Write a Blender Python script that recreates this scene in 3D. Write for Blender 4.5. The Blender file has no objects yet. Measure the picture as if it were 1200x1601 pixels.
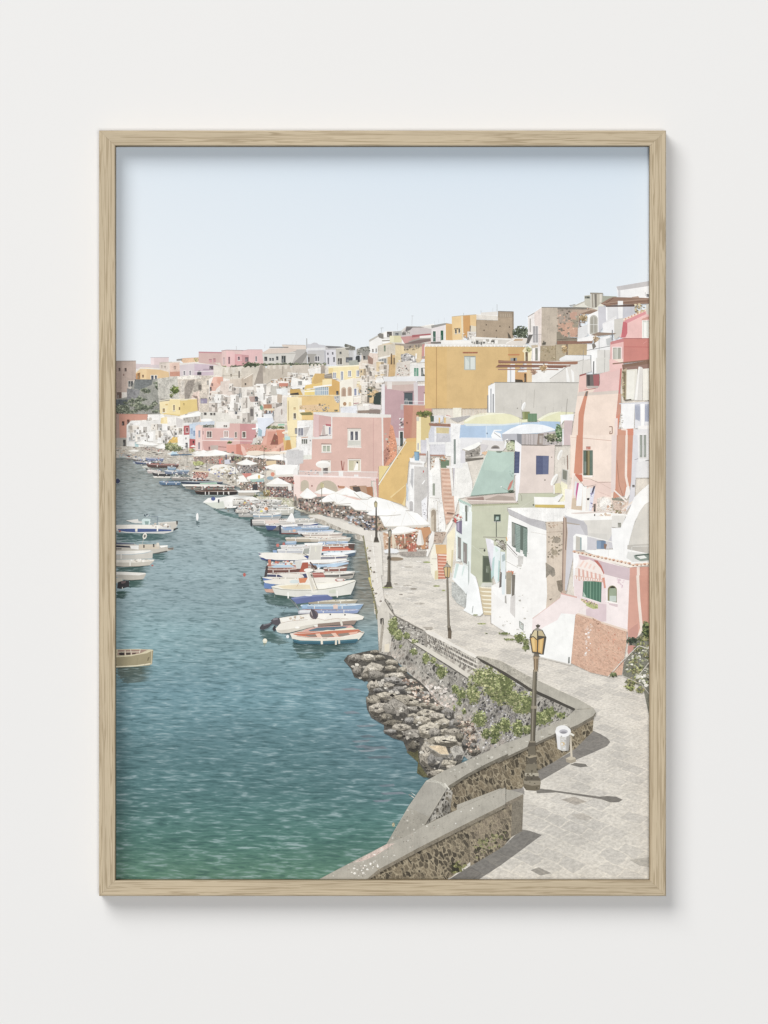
import bpy, bmesh, math, random
import numpy as np
from mathutils import Vector

# ------------------------------------------------------------------ camera, light, exposure
scene = bpy.context.scene
COL = scene.collection
S = 0.0006                       # metres per unit of the print plan (one pixel of the 1200 x 1601 photo)
CX, CY, ZC = 600.0, 800.5, 1.5   # plan centre and its height on the wall

cam_d = bpy.data.cameras.new("camera")
cam = bpy.data.objects.new("camera", cam_d)
COL.objects.link(cam)
CAM_DIST = 5.0
cam.location = (0, -CAM_DIST, ZC)
cam.rotation_euler = (math.radians(90), 0, 0)
cam_d.sensor_fit = 'VERTICAL'
cam_d.sensor_height = 24.0
cam_d.lens = 24.0 * (CAM_DIST - 0.022) / (1601 * S)
cam_d.clip_start = 0.1
cam_d.clip_end = 60
scene.camera = cam

world = bpy.data.worlds.new("World")
scene.world = world
world.use_nodes = True
world.node_tree.nodes["Background"].inputs[0].default_value = (0.95, 0.97, 1.0, 1)
world.node_tree.nodes["Background"].inputs[1].default_value = 0.10

def area(name, loc, size, power, color=(1, 1, 1)):
    d = bpy.data.lights.new(name, 'AREA')
    d.shape = 'SQUARE'; d.size = size; d.energy = power; d.color = color
    o = bpy.data.objects.new(name, d); COL.objects.link(o)
    o.location = loc
    o.rotation_euler = (Vector((0, 0, ZC)) - Vector(loc)).to_track_quat('-Z', 'Y').to_euler()
    return o
# window-like soft key from the upper left, and an added frontal fill that lifts its shadows
area("key_light", (-8.3, -13.2, ZC + 12.2), 11.4, 3010.0, (1.0, 0.995, 0.985))
area("front_fill", (0.6, -9.0, ZC - 0.6), 1.6, 370.0, (0.99, 0.995, 1.0))

scene.view_settings.view_transform = 'Standard'
scene.view_settings.look = 'None'
scene.view_settings.exposure = 0.0
scene.view_settings.gamma = 1.0
scene.view_settings.use_curve_mapping = False

# ------------------------------------------------------------------ helpers
def lin(c):
    c = c / 255.0
    return c / 12.92 if c <= 0.04045 else ((c + 0.055) / 1.055) ** 2.4
_hex = {}
def H(h):
    if not isinstance(h, str): return h
    if h not in _hex:
        _hex[h] = tuple(lin(int(h[i:i+2], 16)) for i in (0, 2, 4))
    return _hex[h]
def mixc(a, b, t):
    a, b = H(a), H(b)
    return tuple(a[i] * (1 - t) + b[i] * t for i in range(3))
def mulc(a, k):
    a = H(a); return tuple(min(0.97, v * k) for v in a)

def nodes_of(m):
    m.use_nodes = True
    nt = m.node_tree
    for n in list(nt.nodes): nt.nodes.remove(n)
    return nt, nt.nodes, nt.links
class NB:
    """tiny node builder"""
    def __init__(s, name, rough=0.7, spec=0.2):
        s.m = bpy.data.materials.new(name)
        s.nt, s.N, s.L = nodes_of(s.m)
        s.out = s.N.new('ShaderNodeOutputMaterial')
        s.b = s.N.new('ShaderNodeBsdfPrincipled')
        s.b.inputs['Roughness'].default_value = rough
        s.b.inputs['Specular IOR Level'].default_value = spec
        s.L.new(s.b.outputs[0], s.out.inputs[0])
    def set(s, inp, v):
        if hasattr(v, 'links') or isinstance(v, bpy.types.NodeSocket): s.L.new(v, inp)
        else: inp.default_value = v
    def math(s, op, a, b=0.0, clamp=False):
        n = s.N.new('ShaderNodeMath'); n.operation = op; n.use_clamp = clamp
        s.set(n.inputs[0], a); s.set(n.inputs[1], b); return n.outputs[0]
    def mapr(s, v, a, b, c, d):
        n = s.N.new('ShaderNodeMapRange'); n.interpolation_type = 'SMOOTHSTEP'
        s.set(n.inputs[0], v)
        for i, x in enumerate((a, b, c, d)): n.inputs[i + 1].default_value = x
        return n.outputs[0]
    def mix(s, fac, a, b, mode='MIX'):
        n = s.N.new('ShaderNodeMix'); n.data_type = 'RGBA'; n.blend_type = mode
        s.set(n.inputs[0], fac)
        for i, v in ((6, a), (7, b)):
            if isinstance(v, tuple) and len(v) == 3: v = v + (1,)
            s.set(n.inputs[i], v)
        return n.outputs[2]
    def scale(s, col, f):
        """multiply a colour by a float socket"""
        n = s.N.new('ShaderNodeVectorMath'); n.operation = 'SCALE'
        s.set(n.inputs[0], col[:3] if isinstance(col, tuple) else col); s.set(n.inputs[3], f); return n.outputs[0]
    def noise(s, vec, sc, detail=3, rough=0.55, dist=0.0):
        n = s.N.new('ShaderNodeTexNoise')
        s.L.new(vec, n.inputs['Vector']); n.inputs['Scale'].default_value = sc
        n.inputs['Detail'].default_value = detail; n.inputs['Roughness'].default_value = rough
        n.inputs['Distortion'].default_value = dist
        return n.outputs['Fac']
    def vor(s, vec, sc, feat='F1', rnd=1.0):
        n = s.N.new('ShaderNodeTexVoronoi'); n.feature = feat
        s.L.new(vec, n.inputs['Vector']); n.inputs['Scale'].default_value = sc
        n.inputs['Randomness'].default_value = rnd
        return n
    def mapping(s, vec, scale=(1, 1, 1), rot=(0, 0, 0)):
        n = s.N.new('ShaderNodeMapping'); n.vector_type = 'POINT'
        s.L.new(vec, n.inputs['Vector']); n.inputs['Scale'].default_value = scale
        n.inputs['Rotation'].default_value = rot
        return n.outputs[0]
    def obj(s):
        return s.N.new('ShaderNodeTexCoord').outputs['Object']
    def attr(s, name, t='GEOMETRY'):
        n = s.N.new('ShaderNodeAttribute'); n.attribute_type = t; n.attribute_name = name
        return n
    def col(s, c): s.set(s.b.inputs['Base Color'], c)

PX = 1.0 / S      # object coordinates -> plan units
# ---- printing inks: every one takes its colour from the mesh attribute "ink" and breaks it up procedurally
def ink_material(name, grain=0.04, blotch=0.06, streak=0.0, sx=1.0, sy=1.0, bl_scale=0.06, gr_scale=0.7, spots=0.0):
    b = NB(name, 0.62, 0.25)
    v = b.mapping(b.obj(), (PX * sx, PX, PX * sy))
    a = b.attr('ink').outputs['Color']
    f = b.math('MULTIPLY_ADD', b.mapr(b.noise(v, bl_scale, 4, 0.6), 0.3, 0.7, -1, 1), blotch)
    f.node.inputs[2].default_value = 1.0
    g = b.math('MULTIPLY', b.mapr(b.noise(v, gr_scale, 2, 0.6), 0.25, 0.75, -1, 1), grain)
    f = b.math('ADD', f, g)
    if streak:
        vs = b.mapping(b.obj(), (PX * 0.5, PX, PX * 0.03))
        st = b.math('MULTIPLY', b.mapr(b.noise(vs, 1.0, 3, 0.6), 0.45, 0.8, 0, 1), -streak)
        f = b.math('ADD', f, st)
    if spots:
        sp = b.math('MULTIPLY', b.mapr(b.noise(v, 0.28, 3, 0.7, 0.5), 0.56, 0.66, 0, 1), -spots)
        f = b.math('ADD', f, sp)
    b.col(b.scale(a, f))
    return b.m
MAT = {}
MAT['flat'] = ink_material('ink_flat', 0.025, 0.02)
MAT['plaster'] = ink_material('ink_plaster', 0.025, 0.05, 0.035)
MAT['worn'] = ink_material('ink_worn_plaster', 0.06, 0.09, 0.11, spots=0.12)
MAT['rough'] = ink_material('ink_rough_stone', 0.20, 0.16, 0.10, spots=0.25, bl_scale=0.09, gr_scale=0.5)
MAT['cloth'] = ink_material('ink_cloth', 0.02, 0.04)
MAT['leaf'] = ink_material('ink_foliage', 0.35, 0.25, bl_scale=0.2, gr_scale=0.8)
MAT['rock'] = ink_material('ink_rock', 0.34, 0.26, bl_scale=0.12, gr_scale=0.45, spots=0.22)

def ink_sky():
    b = NB('ink_sky', 0.62, 0.25)
    v = b.mapping(b.obj(), (PX, PX, PX))
    n = b.noise(v, 0.9, 2, 0.5)
    b.col(b.scale(b.attr('ink').outputs['Color'], b.mapr(n, 0.2, 0.8, 0.985, 1.012)))
    return b.m
MAT['sky'] = ink_sky()

def ink_water():
    b = NB('ink_water', 0.62, 0.25)
    uv = b.attr('plan').outputs['Vector']
    a = b.attr('ink').outputs['Color']
    n1 = b.noise(b.mapping(uv, (0.72, 1.25, 1), (0, 0, 0.05)), 1.0, 3, 0.55, 0.9)
    n2 = b.noise(b.mapping(uv, (1.35, 2.7, 1), (0, 0, -0.04)), 1.0, 2, 0.55, 0.3)
    n3 = b.noise(b.mapping(uv, (0.05, 0.06, 1)), 1.0, 3, 0.6)
    w = b.math('ADD', b.math('MULTIPLY', n1, 0.58), b.math('MULTIPLY', n2, 0.42))
    dark = b.mapr(w, 0.36, 0.51, 1.0, 0.0)
    light = b.mapr(w, 0.50, 0.63, 0.0, 1.0)
    glint = b.mapr(w, 0.585, 0.66, 0.0, 1.0)
    c = b.mix(b.math('MULTIPLY', dark, 0.48), a, H('1f4448'), 'MIX')
    c = b.mix(b.math('MULTIPLY', light, 0.30), c, H('bcd0d4'))
    c = b.mix(b.math('MULTIPLY', glint, 0.20), c, H('cfdee0'))
    c = b.scale(c, b.mapr(n3, 0.3, 0.7, 0.86, 1.10))
    b.col(c)
    return b.m
MAT['water'] = ink_water()

def ink_paving():
    b = NB('ink_paving', 0.62, 0.25)
    uv = b.attr('plan').outputs['Vector']
    a = b.attr('ink').outputs['Color']
    wob = b.N.new('ShaderNodeTexNoise'); b.L.new(uv, wob.inputs['Vector']); wob.inputs['Scale'].default_value = 1.1
    sub = b.N.new('ShaderNodeVectorMath'); sub.operation = 'SUBTRACT'; b.L.new(wob.outputs['Color'], sub.inputs[0]); sub.inputs[1].default_value = (0.5, 0.5, 0.5)
    sc = b.N.new('ShaderNodeVectorMath'); sc.operation = 'SCALE'; b.L.new(sub.outputs[0], sc.inputs[0]); sc.inputs[3].default_value = 0.42
    ad = b.N.new('ShaderNodeVectorMath'); ad.operation = 'ADD'; b.L.new(uv, ad.inputs[0]); b.L.new(sc.outputs[0], ad.inputs[1])
    uvr = b.mapping(ad.outputs[0], (1, 1, 1), (0, 0, math.radians(38)))
    br = b.N.new('ShaderNodeTexBrick')
    b.L.new(uvr, br.inputs['Vector'])
    br.inputs['Scale'].default_value = 1.6
    br.inputs['Color1'].default_value = (0.74, 0.74, 0.745, 1)
    br.inputs['Color2'].default_value = (1.0, 0.99, 0.97, 1)
    br.inputs['Mortar'].default_value = (1.08, 1.06, 1.02, 1)
    br.inputs['Mortar Size'].default_value = 0.06
    br.inputs['Mortar Smooth'].default_value = 0.8
    br.inputs['Bias'].default_value = 0.25
    br.inputs['Brick Width'].default_value = 1.25
    br.inputs['Row Height'].default_value = 0.95
    br.offset = 0.4
    c = b.mix(0.85, a, br.outputs['Color'], 'MULTIPLY')
    v = b.mapping(b.obj(), (PX, PX, PX))
    g = b.noise(uv, 7.0, 4, 0.75)
    g2 = b.noise(b.mapping(uv, (0.5, 0.5, 1)), 1.0, 3, 0.6)
    c = b.scale(c, b.mapr(g, 0.28, 0.72, 0.78, 1.16))
    c = b.scale(c, b.mapr(g2, 0.3, 0.7, 0.90, 1.08))
    b.col(c)
    return b.m
MAT['paving'] = ink_paving()

def ink_masonry(name, mortar, sx=1.0, sy=1.0, scale=0.12, width=0.10, vary=0.5, dark=0.5, patch=0.0):
    """rubble stones of the ink's colour in lighter mortar; runs on the "plan" coordinates of the wall face"""
    b = NB(name, 0.62, 0.25)
    a = b.attr('ink').outputs['Color']
    uv = b.mapping(b.attr('plan').outputs['Vector'], (sx, sy, 1))
    wn = b.N.new('ShaderNodeTexNoise'); b.L.new(uv, wn.inputs['Vector']); wn.inputs['Scale'].default_value = 0.22; wn.inputs['Detail'].default_value = 3
    ws = b.N.new('ShaderNodeVectorMath'); ws.operation = 'SCALE'; b.L.new(wn.outputs['Color'], ws.inputs[0]); ws.inputs[3].default_value = 7.0
    wa = b.N.new('ShaderNodeVectorMath'); wa.operation = 'ADD'; b.L.new(uv, wa.inputs[0]); b.L.new(ws.outputs[0], wa.inputs[1])
    uv = wa.outputs[0]
    e = b.vor(uv, scale, 'DISTANCE_TO_EDGE', 0.75).outputs['Distance']
    cc = b.vor(uv, scale, 'F1', 0.75).outputs['Color']
    sep = b.N.new('ShaderNodeSeparateColor'); b.L.new(cc, sep.inputs[0])
    stone = b.scale(a, b.mapr(sep.outputs[0], 0, 1, 1 - vary, 1 + vary))
    stone = b.scale(stone, b.mapr(b.noise(uv, 0.7, 3, 0.7), 0.3, 0.7, 1 - dark * 0.5, 1 + dark * 0.35))
    n = b.noise(uv, 0.35, 3, 0.65)
    mf = b.mapr(b.math('ADD', e, b.math('MULTIPLY', b.math('SUBTRACT', n, 0.5), 0.12)), width * 0.45, width * 1.3, 1.0, 0.0)
    mf = b.math('MULTIPLY', mf, b.mapr(b.noise(uv, 0.07, 3, 0.6), 0.38, 0.58, 0.35, 1.0))
    mcol = b.scale(H(mortar) + (1,), b.mapr(n, 0.3, 0.7, 0.8, 1.12))
    c = b.mix(mf, stone, mcol)
    b.col(c)
    return b.m
MAT['parapet'] = ink_masonry('ink_parapet_masonry', 'a69a82', 1, 0.55, 0.165, 0.10, 0.6, 1.1)
MAT['quaywall'] = ink_masonry('ink_quay_masonry', 'b9b4aa', 1, 0.6, 0.21, 0.17, 0.7, 1.2)
MAT['blocks'] = ink_masonry('ink_block_masonry', 'd8d2c6', 1, 0.5, 0.15, 0.20, 0.3, 0.5)
MAT['brickface'] = ink_masonry('ink_brick_face', 'e0bda6', 1, 1.25, 0.26, 0.13, 0.14, 0.3)

# ------------------------------------------------------------------ the drawing board of the print
X0, X1, Y0, Y1 = 176.0, 1020.0, 224.0, 1380.0
YP = -0.0040                     # face of the paper
DZ = 2.0e-6                      # one film of ink
RES = 4.0                        # cells per plan unit in the overlap map
LV = np.zeros((int((Y1 - Y0) * RES) + 4, int((X1 - X0) * RES) + 4), np.int32)
_T = [0.0, 0.0, 1.0]
def T(x=0, y=0, w=1200, n=1200): _T[:] = [x, y, w / n]
def pts_of(p):
    if isinstance(p, str):
        p = [tuple(float(v) for v in q.split(',')) for q in p.split()]
    return [(_T[0] + x * _T[2], _T[1] + y * _T[2]) for x, y in p]
def clip(poly):
    def side(poly, inside, cut):
        out = []
        for i, a in enumerate(poly):
            b = poly[i - 1]
            ia, ib = inside(a), inside(b)
            if ia != ib: out.append(cut(b, a))
            if ia: out.append(a)
        return out
    def lerp_x(v): return lambda p, q: (v, p[1] + (q[1] - p[1]) * (v - p[0]) / (q[0] - p[0]))
    def lerp_y(v): return lambda p, q: (p[0] + (q[0] - p[0]) * (v - p[1]) / (q[1] - p[1]), v)
    if all(X0 <= p[0] <= X1 and Y0 <= p[1] <= Y1 for p in poly): return poly
    for ins, cut in ((lambda p: p[0] >= X0, lerp_x(X0)), (lambda p: p[0] <= X1, lerp_x(X1)),
                     (lambda p: p[1] >= Y0, lerp_y(Y0)), (lambda p: p[1] <= Y1, lerp_y(Y1))):
        poly = side(poly, ins, cut)
        if len(poly) < 3: return []
    return poly
def level(poly):
    """number of ink films already lying under this shape, plus one"""
    q = [((x - X0) * RES, (y - Y0) * RES) for x, y in poly]
    xs = [p[0] for p in q]; ys = [p[1] for p in q]
    x0, x1 = int(min(xs)), int(max(xs)) + 1
    y0, y1 = int(min(ys)), int(max(ys)) + 1
    sub = LV[y0:y1 + 1, x0:x1 + 1]
    if sub.size <= 9:
        l = int(sub.max()) + 1; sub[:] = l; return l
    gx = np.arange(x0, x0 + sub.shape[1]) + .5
    gy = (np.arange(y0, y0 + sub.shape[0]) + .5)[:, None]
    m = np.zeros(sub.shape, bool)
    ex, ey = [], []
    for i in range(len(q)):
        (ax, ay), (bx, by) = q[i - 1], q[i]
        if ay != by:
            m ^= ((gy < ay) != (gy < by)) & (gx < (bx - ax) * (gy - ay) / (by - ay) + ax)
        k = int(max(abs(bx - ax), abs(by - ay)) * 1.5) + 2
        t = np.linspace(0, 1, k)
        ex.append(ax + (bx - ax) * t); ey.append(ay + (by - ay) * t)
    ix = np.clip(np.concatenate(ex).astype(int) - x0, 0, sub.shape[1] - 1)
    iy = np.clip(np.concatenate(ey).astype(int) - y0, 0, sub.shape[0] - 1)
    m[iy, ix] = True
    l = int(sub[m].max()) + 1
    sub[m] = l
    return l
def W3(x, y, l=0): return ((x - CX) * S, YP - l * DZ, ZC - (y - CY) * S)

PARTS = []
class Part:
    def __init__(s, name, label=None, mat='flat'):
        s.name, s.label, s.mat = name, label, mat
        s.v, s.f, s.c, s.m, s.uv, s.mats = [], [], [], [], [], []
        PARTS.append(s)
    def face(s, pts, cols, mat, uvs=None, lev=None):
        if lev is None:
            pts2 = clip(pts)
            if len(pts2) < 3: return
            if len(pts2) != len(pts) or pts2 is not pts:
                cols = cols[0] if isinstance(cols, list) else cols; uvs = None if uvs is None else 'plain'
            pts = pts2
            lev = level(pts)
        k = len(s.v)
        s.v += [W3(x, y, lev) for x, y in pts]
        s.f.append(list(range(k, k + len(pts))))
        s.c += cols if isinstance(cols, list) else [cols] * len(pts)
        s.uv += uvs if isinstance(uvs, list) else [(x, y) for x, y in pts]
        if mat not in s.mats: s.mats.append(mat)
        s.m.append(s.mats.index(mat))
cur = None
def P(name, label=None, mat='flat'):
    global cur
    cur = Part(name, label, mat)
    return cur
_seed = random.Random(5)
def f(p, c, mat=None):
    cur.face(pts_of(p), H(c), mat or cur.mat)
def r(x, y, w, h, c, mat=None):
    cur.face(pts_of([(x, y), (x + w, y), (x + w, y + h), (x, y + h)]), H(c), mat or cur.mat)
def e(x, y, rx, ry, c, mat=None, n=14, a0=0, a1=360, rot=0):
    q = []
    for i in range(n + (1 if a1 - a0 < 360 else 0)):
        t = math.radians(a0 + (a1 - a0) * i / n)
        u, v = rx * math.cos(t), -ry * math.sin(t)
        ca, sa = math.cos(math.radians(rot)), math.sin(math.radians(rot))
        q.append((x + u * ca - v * sa, y + u * sa + v * ca))
    cur.face(pts_of(q), H(c), mat or cur.mat)
def l(p, wd, c, mat=None):
    """a line of width wd (tile units)"""
    q = pts_of(p); hw = wd * _T[2] / 2
    for (ax, ay), (bx, by) in zip(q, q[1:]):
        dx, dy = bx - ax, by - ay
        n = math.hypot(dx, dy) or 1
        nx, ny = -dy / n * hw, dx / n * hw
        cur.face([(ax + nx, ay + ny), (bx + nx, by + ny), (bx - nx, by - ny), (ax - nx, ay - ny)], H(c), mat or cur.mat)
def w(x, y, W, Hh, glass='565a5e', frame=None, fw=5, split=1, sk=0):
    """window; sk = vertical skew across its width"""
    def q(a, b, c, d, col): cur.face(pts_of([(a, b + sk * (a - x) / W), (c, b + sk * (c - x) / W), (c, d + sk * (c - x) / W), (a, d + sk * (a - x) / W)]), H(col), 'flat')
    if frame: q(x - fw, y - fw, x + W + fw, y + Hh + fw, frame)
    q(x, y, x + W, y + Hh, glass)
    if W * _T[2] > 2.2 and Hh * _T[2] > 2.5:
        t = 1.0 / _T[2]
        q(x, y, x + W, y + min(.8 * t, Hh * .2), mulc(glass, .5))
        q(x + W * .12, y + Hh * .45, x + W * .42, y + Hh * .9, mixc(glass, 'cfd6d8', .22))
        if frame:
            q(x - fw * 1.3, y + Hh + fw * .6, x + W + fw * 1.3, y + Hh + fw * .6 + .55 * t, 'f4f0ea')
            q(x - fw * 1.2, y + Hh + fw * .6 + .55 * t, x + W + fw * 1.6, y + Hh + fw * .6 + 1.1 * t, '97908a')
    if frame and split > 1:
        for i in range(1, split):
            xx = x + W * i / split
            q(xx - fw * .3, y, xx + fw * .3, y + Hh, frame)
def arch(x, y, W, Hh, c, mat=None):
    """arched opening, top at y"""
    q = [(x, y + Hh)] + [(x + W / 2 - W / 2 * math.cos(math.pi * i / 10), y + min(W / 2, Hh) - min(W / 2, Hh) * math.sin(math.pi * i / 10)) for i in range(11)] + [(x + W, y + Hh)]
    cur.face(pts_of(q), H(c), mat or cur.mat)
def inside(poly, x, y):
    c = False
    for i in range(len(poly)):
        (ax, ay), (bx, by) = poly[i - 1], poly[i]
        if (ay > y) != (by > y) and x < (bx - ax) * (y - ay) / (by - ay) + ax: c = not c
    return c
def scatter(p, n, seed):
    if isinstance(p, str): p = [tuple(float(v) for v in q.split(',')) for q in p.split()]
    R = random.Random(seed)
    xs = [a[0] for a in p]; ys = [a[1] for a in p]
    out = []; k = 0
    while len(out) < n and k < n * 30:
        k += 1
        x, y = R.uniform(min(xs), max(xs)), R.uniform(min(ys), max(ys))
        if inside(p, x, y): out.append((x, y))
    return out, R
def specks(p, n, pal, s0, s1, seed=1, mat=None, asp=1.0):
    """small irregular dabs inside an area, sizes in tile units"""
    q, R = scatter(p, n, seed)
    q.sort(key=lambda a: a[1])
    for x, y in q:
        a = R.uniform(s0, s1); b = a * R.uniform(0.5, 1.0) * asp
        k = R.randint(4, 6); t0 = R.uniform(0, 6)
        g = [(x + a * .5 * math.cos(t0 + 6.283 * i / k) * R.uniform(.6, 1.2), y + b * .5 * math.sin(t0 + 6.283 * i / k) * R.uniform(.6, 1.2)) for i in range(k)]
        cur.face(pts_of(g), mulc(R.choice(pal), R.uniform(.88, 1.1)), mat or cur.mat)
def blocks(p, n, pal, w0, w1, h0, h1, seed=1, mat=None):
    """clutter of little upright shapes (doors, chimneys, ledges)"""
    q, R = scatter(p, n, seed)
    q.sort(key=lambda a: a[1])
    for x, y in q:
        a, b = R.uniform(w0, w1), R.uniform(h0, h1)
        sk = R.uniform(-.1, .1) * b
        cur.face(pts_of([(x - a / 2, y - b / 2), (x + a / 2, y - b / 2 + sk), (x + a / 2, y + b / 2 + sk), (x - a / 2, y + b / 2)]), mulc(R.choice(pal), R.uniform(.92, 1.06)), mat or cur.mat)
def bush(cx, cy, rx, ry, n, pal=('7f8a52', '98a05f', '66733f', 'aab070', '4f5c35'), seed=1, s=5.0, base='6f7a48'):
    R = random.Random(seed)
    g = []
    for i in range(14):
        t = 6.283 * i / 14; k = R.uniform(.7, 1.0)
        g.append((cx + rx * k * math.cos(t), cy + ry * k * math.sin(t)))
    if base: cur.face(pts_of(g), mulc(base, .62), 'leaf')
    for i in range(n):
        t = R.uniform(0, 6.283); k = math.sqrt(R.uniform(0, 1)) * 1.1
        x, y = cx + rx * k * math.cos(t), cy + ry * k * math.sin(t)
        a = s * R.uniform(.5, 1.2); t0 = R.uniform(0, 6)
        up = (cy - y) / max(ry, 1e-6)
        c = mulc(R.choice(pal), 0.74 + 0.30 * up + R.uniform(-.14, .14))
        cur.face(pts_of([(x + a * math.cos(t0), y + a * .8 * math.sin(t0)), (x + a * .7 * math.cos(t0 + 2), y + a * .7 * math.sin(t0 + 2)), (x + a * .8 * math.cos(t0 + 4), y + a * .6 * math.sin(t0 + 4))]), c, 'leaf')
def table(y, tab):
    """piecewise-linear colour by height"""
    for (ya, ca), (yb, cb) in zip(tab, tab[1:]):
        if y <= yb: return mixc(ca, cb, max(0, min(1, (y - ya) / (yb - ya))))
    return H(tab[-1][1])
def sheet(p, colour, mat, uvf=None, step=12):
    """an area cut into cells so that its colour can run smoothly; colour(x, y) in plan units"""
    poly = clip(pts_of(p))
    lev = level(poly)
    xs = [a[0] for a in poly]; ys = [a[1] for a in poly]
    bm = bmesh.new()
    vs = [bm.verts.new((a[0], a[1], 0)) for a in poly]
    bm.faces.new(vs)
    y = math.floor(min(ys) / step) * step + step
    while y < max(ys):
        bmesh.ops.bisect_plane(bm, geom=bm.verts[:] + bm.edges[:] + bm.faces[:], plane_co=(0, y, 0), plane_no=(0, 1, 0)); y += step
    x = math.floor(min(xs) / step) * step + step
    while x < max(xs):
        bmesh.ops.bisect_plane(bm, geom=bm.verts[:] + bm.edges[:] + bm.faces[:], plane_co=(x, 0, 0), plane_no=(1, 0, 0)); x += step
    for fc in bm.faces:
        q = [(v.co.x, v.co.y) for v in fc.verts]
        cur.face(q, [H(colour(a, b)) for a, b in q], mat, [uvf(a, b) for a, b in q] if uvf else None, lev)
    bm.free()

def water_uv(x, y):
    X = (x - 500) / (y - 450.0) * 29.0
    return (X, 250000.0 / (y + 110.0) + 0.10 * X)
def minis(p, n, pal, w0, w1, h0, h1, seed=1, mat='worn'):
    """tiny stepped houses: lit face, shaded side, pale roof edge, a few openings"""
    q, R = scatter(p, n, seed)
    q.sort(key=lambda a: a[1])
    u = 1.0 / _T[2]
    for x, y in q:
        a, b = R.uniform(w0, w1), R.uniform(h0, h1)
        c = mulc(R.choice(pal), R.uniform(.93, 1.05)); k = R.uniform(.25, .45) * a; sk = R.uniform(-.06, .1) * a
        dk = mixc(mulc(c, .55), '8f8680', .3)
        left = R.random() < .35
        xa, xb = (x - a / 2, x - a / 2 + k) if left else (x + a / 2 - k, x + a / 2)
        f([(x - a / 2, y - b), (x + a / 2, y - b + sk), (x + a / 2, y), (x - a / 2, y)], c, mat)
        f([(xa, y - b), (xb, y - b + sk * .5), (xb, y), (xa, y)], dk, mat)
        l([(x - a / 2, y - b), (x + a / 2, y - b + sk)], u * .9, mixc(c, 'f5f2ec', .7))
        l([(x - a / 2, y - .3 * u), (x + a / 2, y - .3 * u)], u * .7, mulc(c, .45))
        if R.random() < .4: f([(x - a / 2, y - b * .5), (x - a * .1, y - b * .45), (x - a * .2, y), (x - a / 2, y)], mulc(c, .7), mat)
        for i in range(R.randint(1, 3)):
            wx = x - a / 2 + R.uniform(.12, .85) * a; wy = y - b * R.uniform(.35, .85)
            ww, wh = u * R.uniform(1.1, 2.4), u * R.uniform(1.8, 4.0)
            g = R.choice(['6d6964', '56595c', '8a8078', '5d6a68', '7b7370'])
            if R.random() < .2: arch(wx, wy, ww * 1.6, wh, mixc(c, '7b7370', .55))
            else: r(wx, wy, ww, min(wh, max(u, y - wy)), g)
def pave_uv(x, y):
    d = max(30.0, y - 560.0)
    X = (x - 900) / d * 16.0
    return (X, 21900.0 / d)
# ------------------------------------------------------------------ the wall and the frame
def wall_material():
    b = NB('wall_paint', 0.85, 0.15)
    v = b.mapping(b.obj(), (1, 1, 1))
    n = b.noise(v, 260, 2, 0.5)
    big = b.noise(v, 1.3, 2, 0.5)
    c = b.scale((0.845, 0.836, 0.822, 1), b.mapr(big, 0.2, 0.8, 0.995, 1.005))
    b.col(c)
    bp = b.N.new('ShaderNodeBump'); bp.inputs['Strength'].default_value = 0.03; bp.inputs['Distance'].default_value = 0.0004
    b.L.new(n, bp.inputs['Height']); b.L.new(bp.outputs[0], b.b.inputs['Normal'])
    return b.m
def oak_material():
    b = NB('pale_oak', 0.7, 0.15)
    g = b.attr('grain').outputs['Vector']
    v = b.mapping(g, (6.0, 300.0, 300.0))
    n = b.noise(v, 1.0, 3, 0.55, 0.9)
    fine = b.noise(b.mapping(g, (60, 1500, 1500)), 1.0, 2, 0.6)
    rings = b.math('SINE', b.math('MULTIPLY', n, 26.0))
    lines = b.mapr(rings, 0.2, 1.0, 0.0, 1.0)
    c = b.mix(b.math('MULTIPLY', lines, 0.72), H('c8b89d'), H('9f8d72'))
    c = b.mix(b.math('MULTIPLY', b.mapr(fine, 0.5, 0.75, 0, 1), 0.35), c, H('a1906f'))
    big = b.noise(b.mapping(g, (5, 60, 60)), 1.0, 2, 0.5)
    c = b.scale(c, b.mapr(big, 0.3, 0.7, 0.95, 1.05))
    sp = b.N.new('ShaderNodeSeparateXYZ'); b.L.new(g, sp.inputs[0])
    # moulding sides darkened in colour to cut the light they bounce onto the wall
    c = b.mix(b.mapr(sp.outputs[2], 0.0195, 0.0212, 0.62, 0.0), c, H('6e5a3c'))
    b.col(c)
    bp = b.N.new('ShaderNodeBump'); bp.inputs['Strength'].default_value = 0.15; bp.inputs['Distance'].default_value = 0.0003
    b.L.new(fine, bp.inputs['Height']); b.L.new(bp.outputs[0], b.b.inputs['Normal'])
    return b.m
def plain(name, c, rough=0.7):
    b = NB(name, rough, 0.2)
    v = b.mapping(b.obj(), (PX, PX, PX))
    b.col(b.scale(H(c) + (1,), b.mapr(b.noise(v, 0.5, 2, 0.5), 0.2, 0.8, 0.97, 1.03)))
    return b.m
M_WALL, M_OAK = wall_material(), oak_material()

def link(name, verts, faces, mats, parent=None, smooth=False):
    me = bpy.data.meshes.new(name)
    me.from_pydata(verts, [], faces); me.update()
    for m in mats: me.materials.append(m)
    o = bpy.data.objects.new(name, me); COL.objects.link(o)
    if parent: o.parent = parent
    return o
wall = link('wall', [(-7, 0, -4), (7, 0, -4), (7, 0, 8), (-7, 0, 8)], [(0, 1, 2, 3)], [M_WALL])
wall['kind'] = 'structure'

ROOT = bpy.data.objects.new('framed_print', None); COL.objects.link(ROOT)
ROOT['label'] = 'large portrait harbour town print in a slim pale oak frame on the white wall'
ROOT['category'] = 'framed print'

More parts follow.
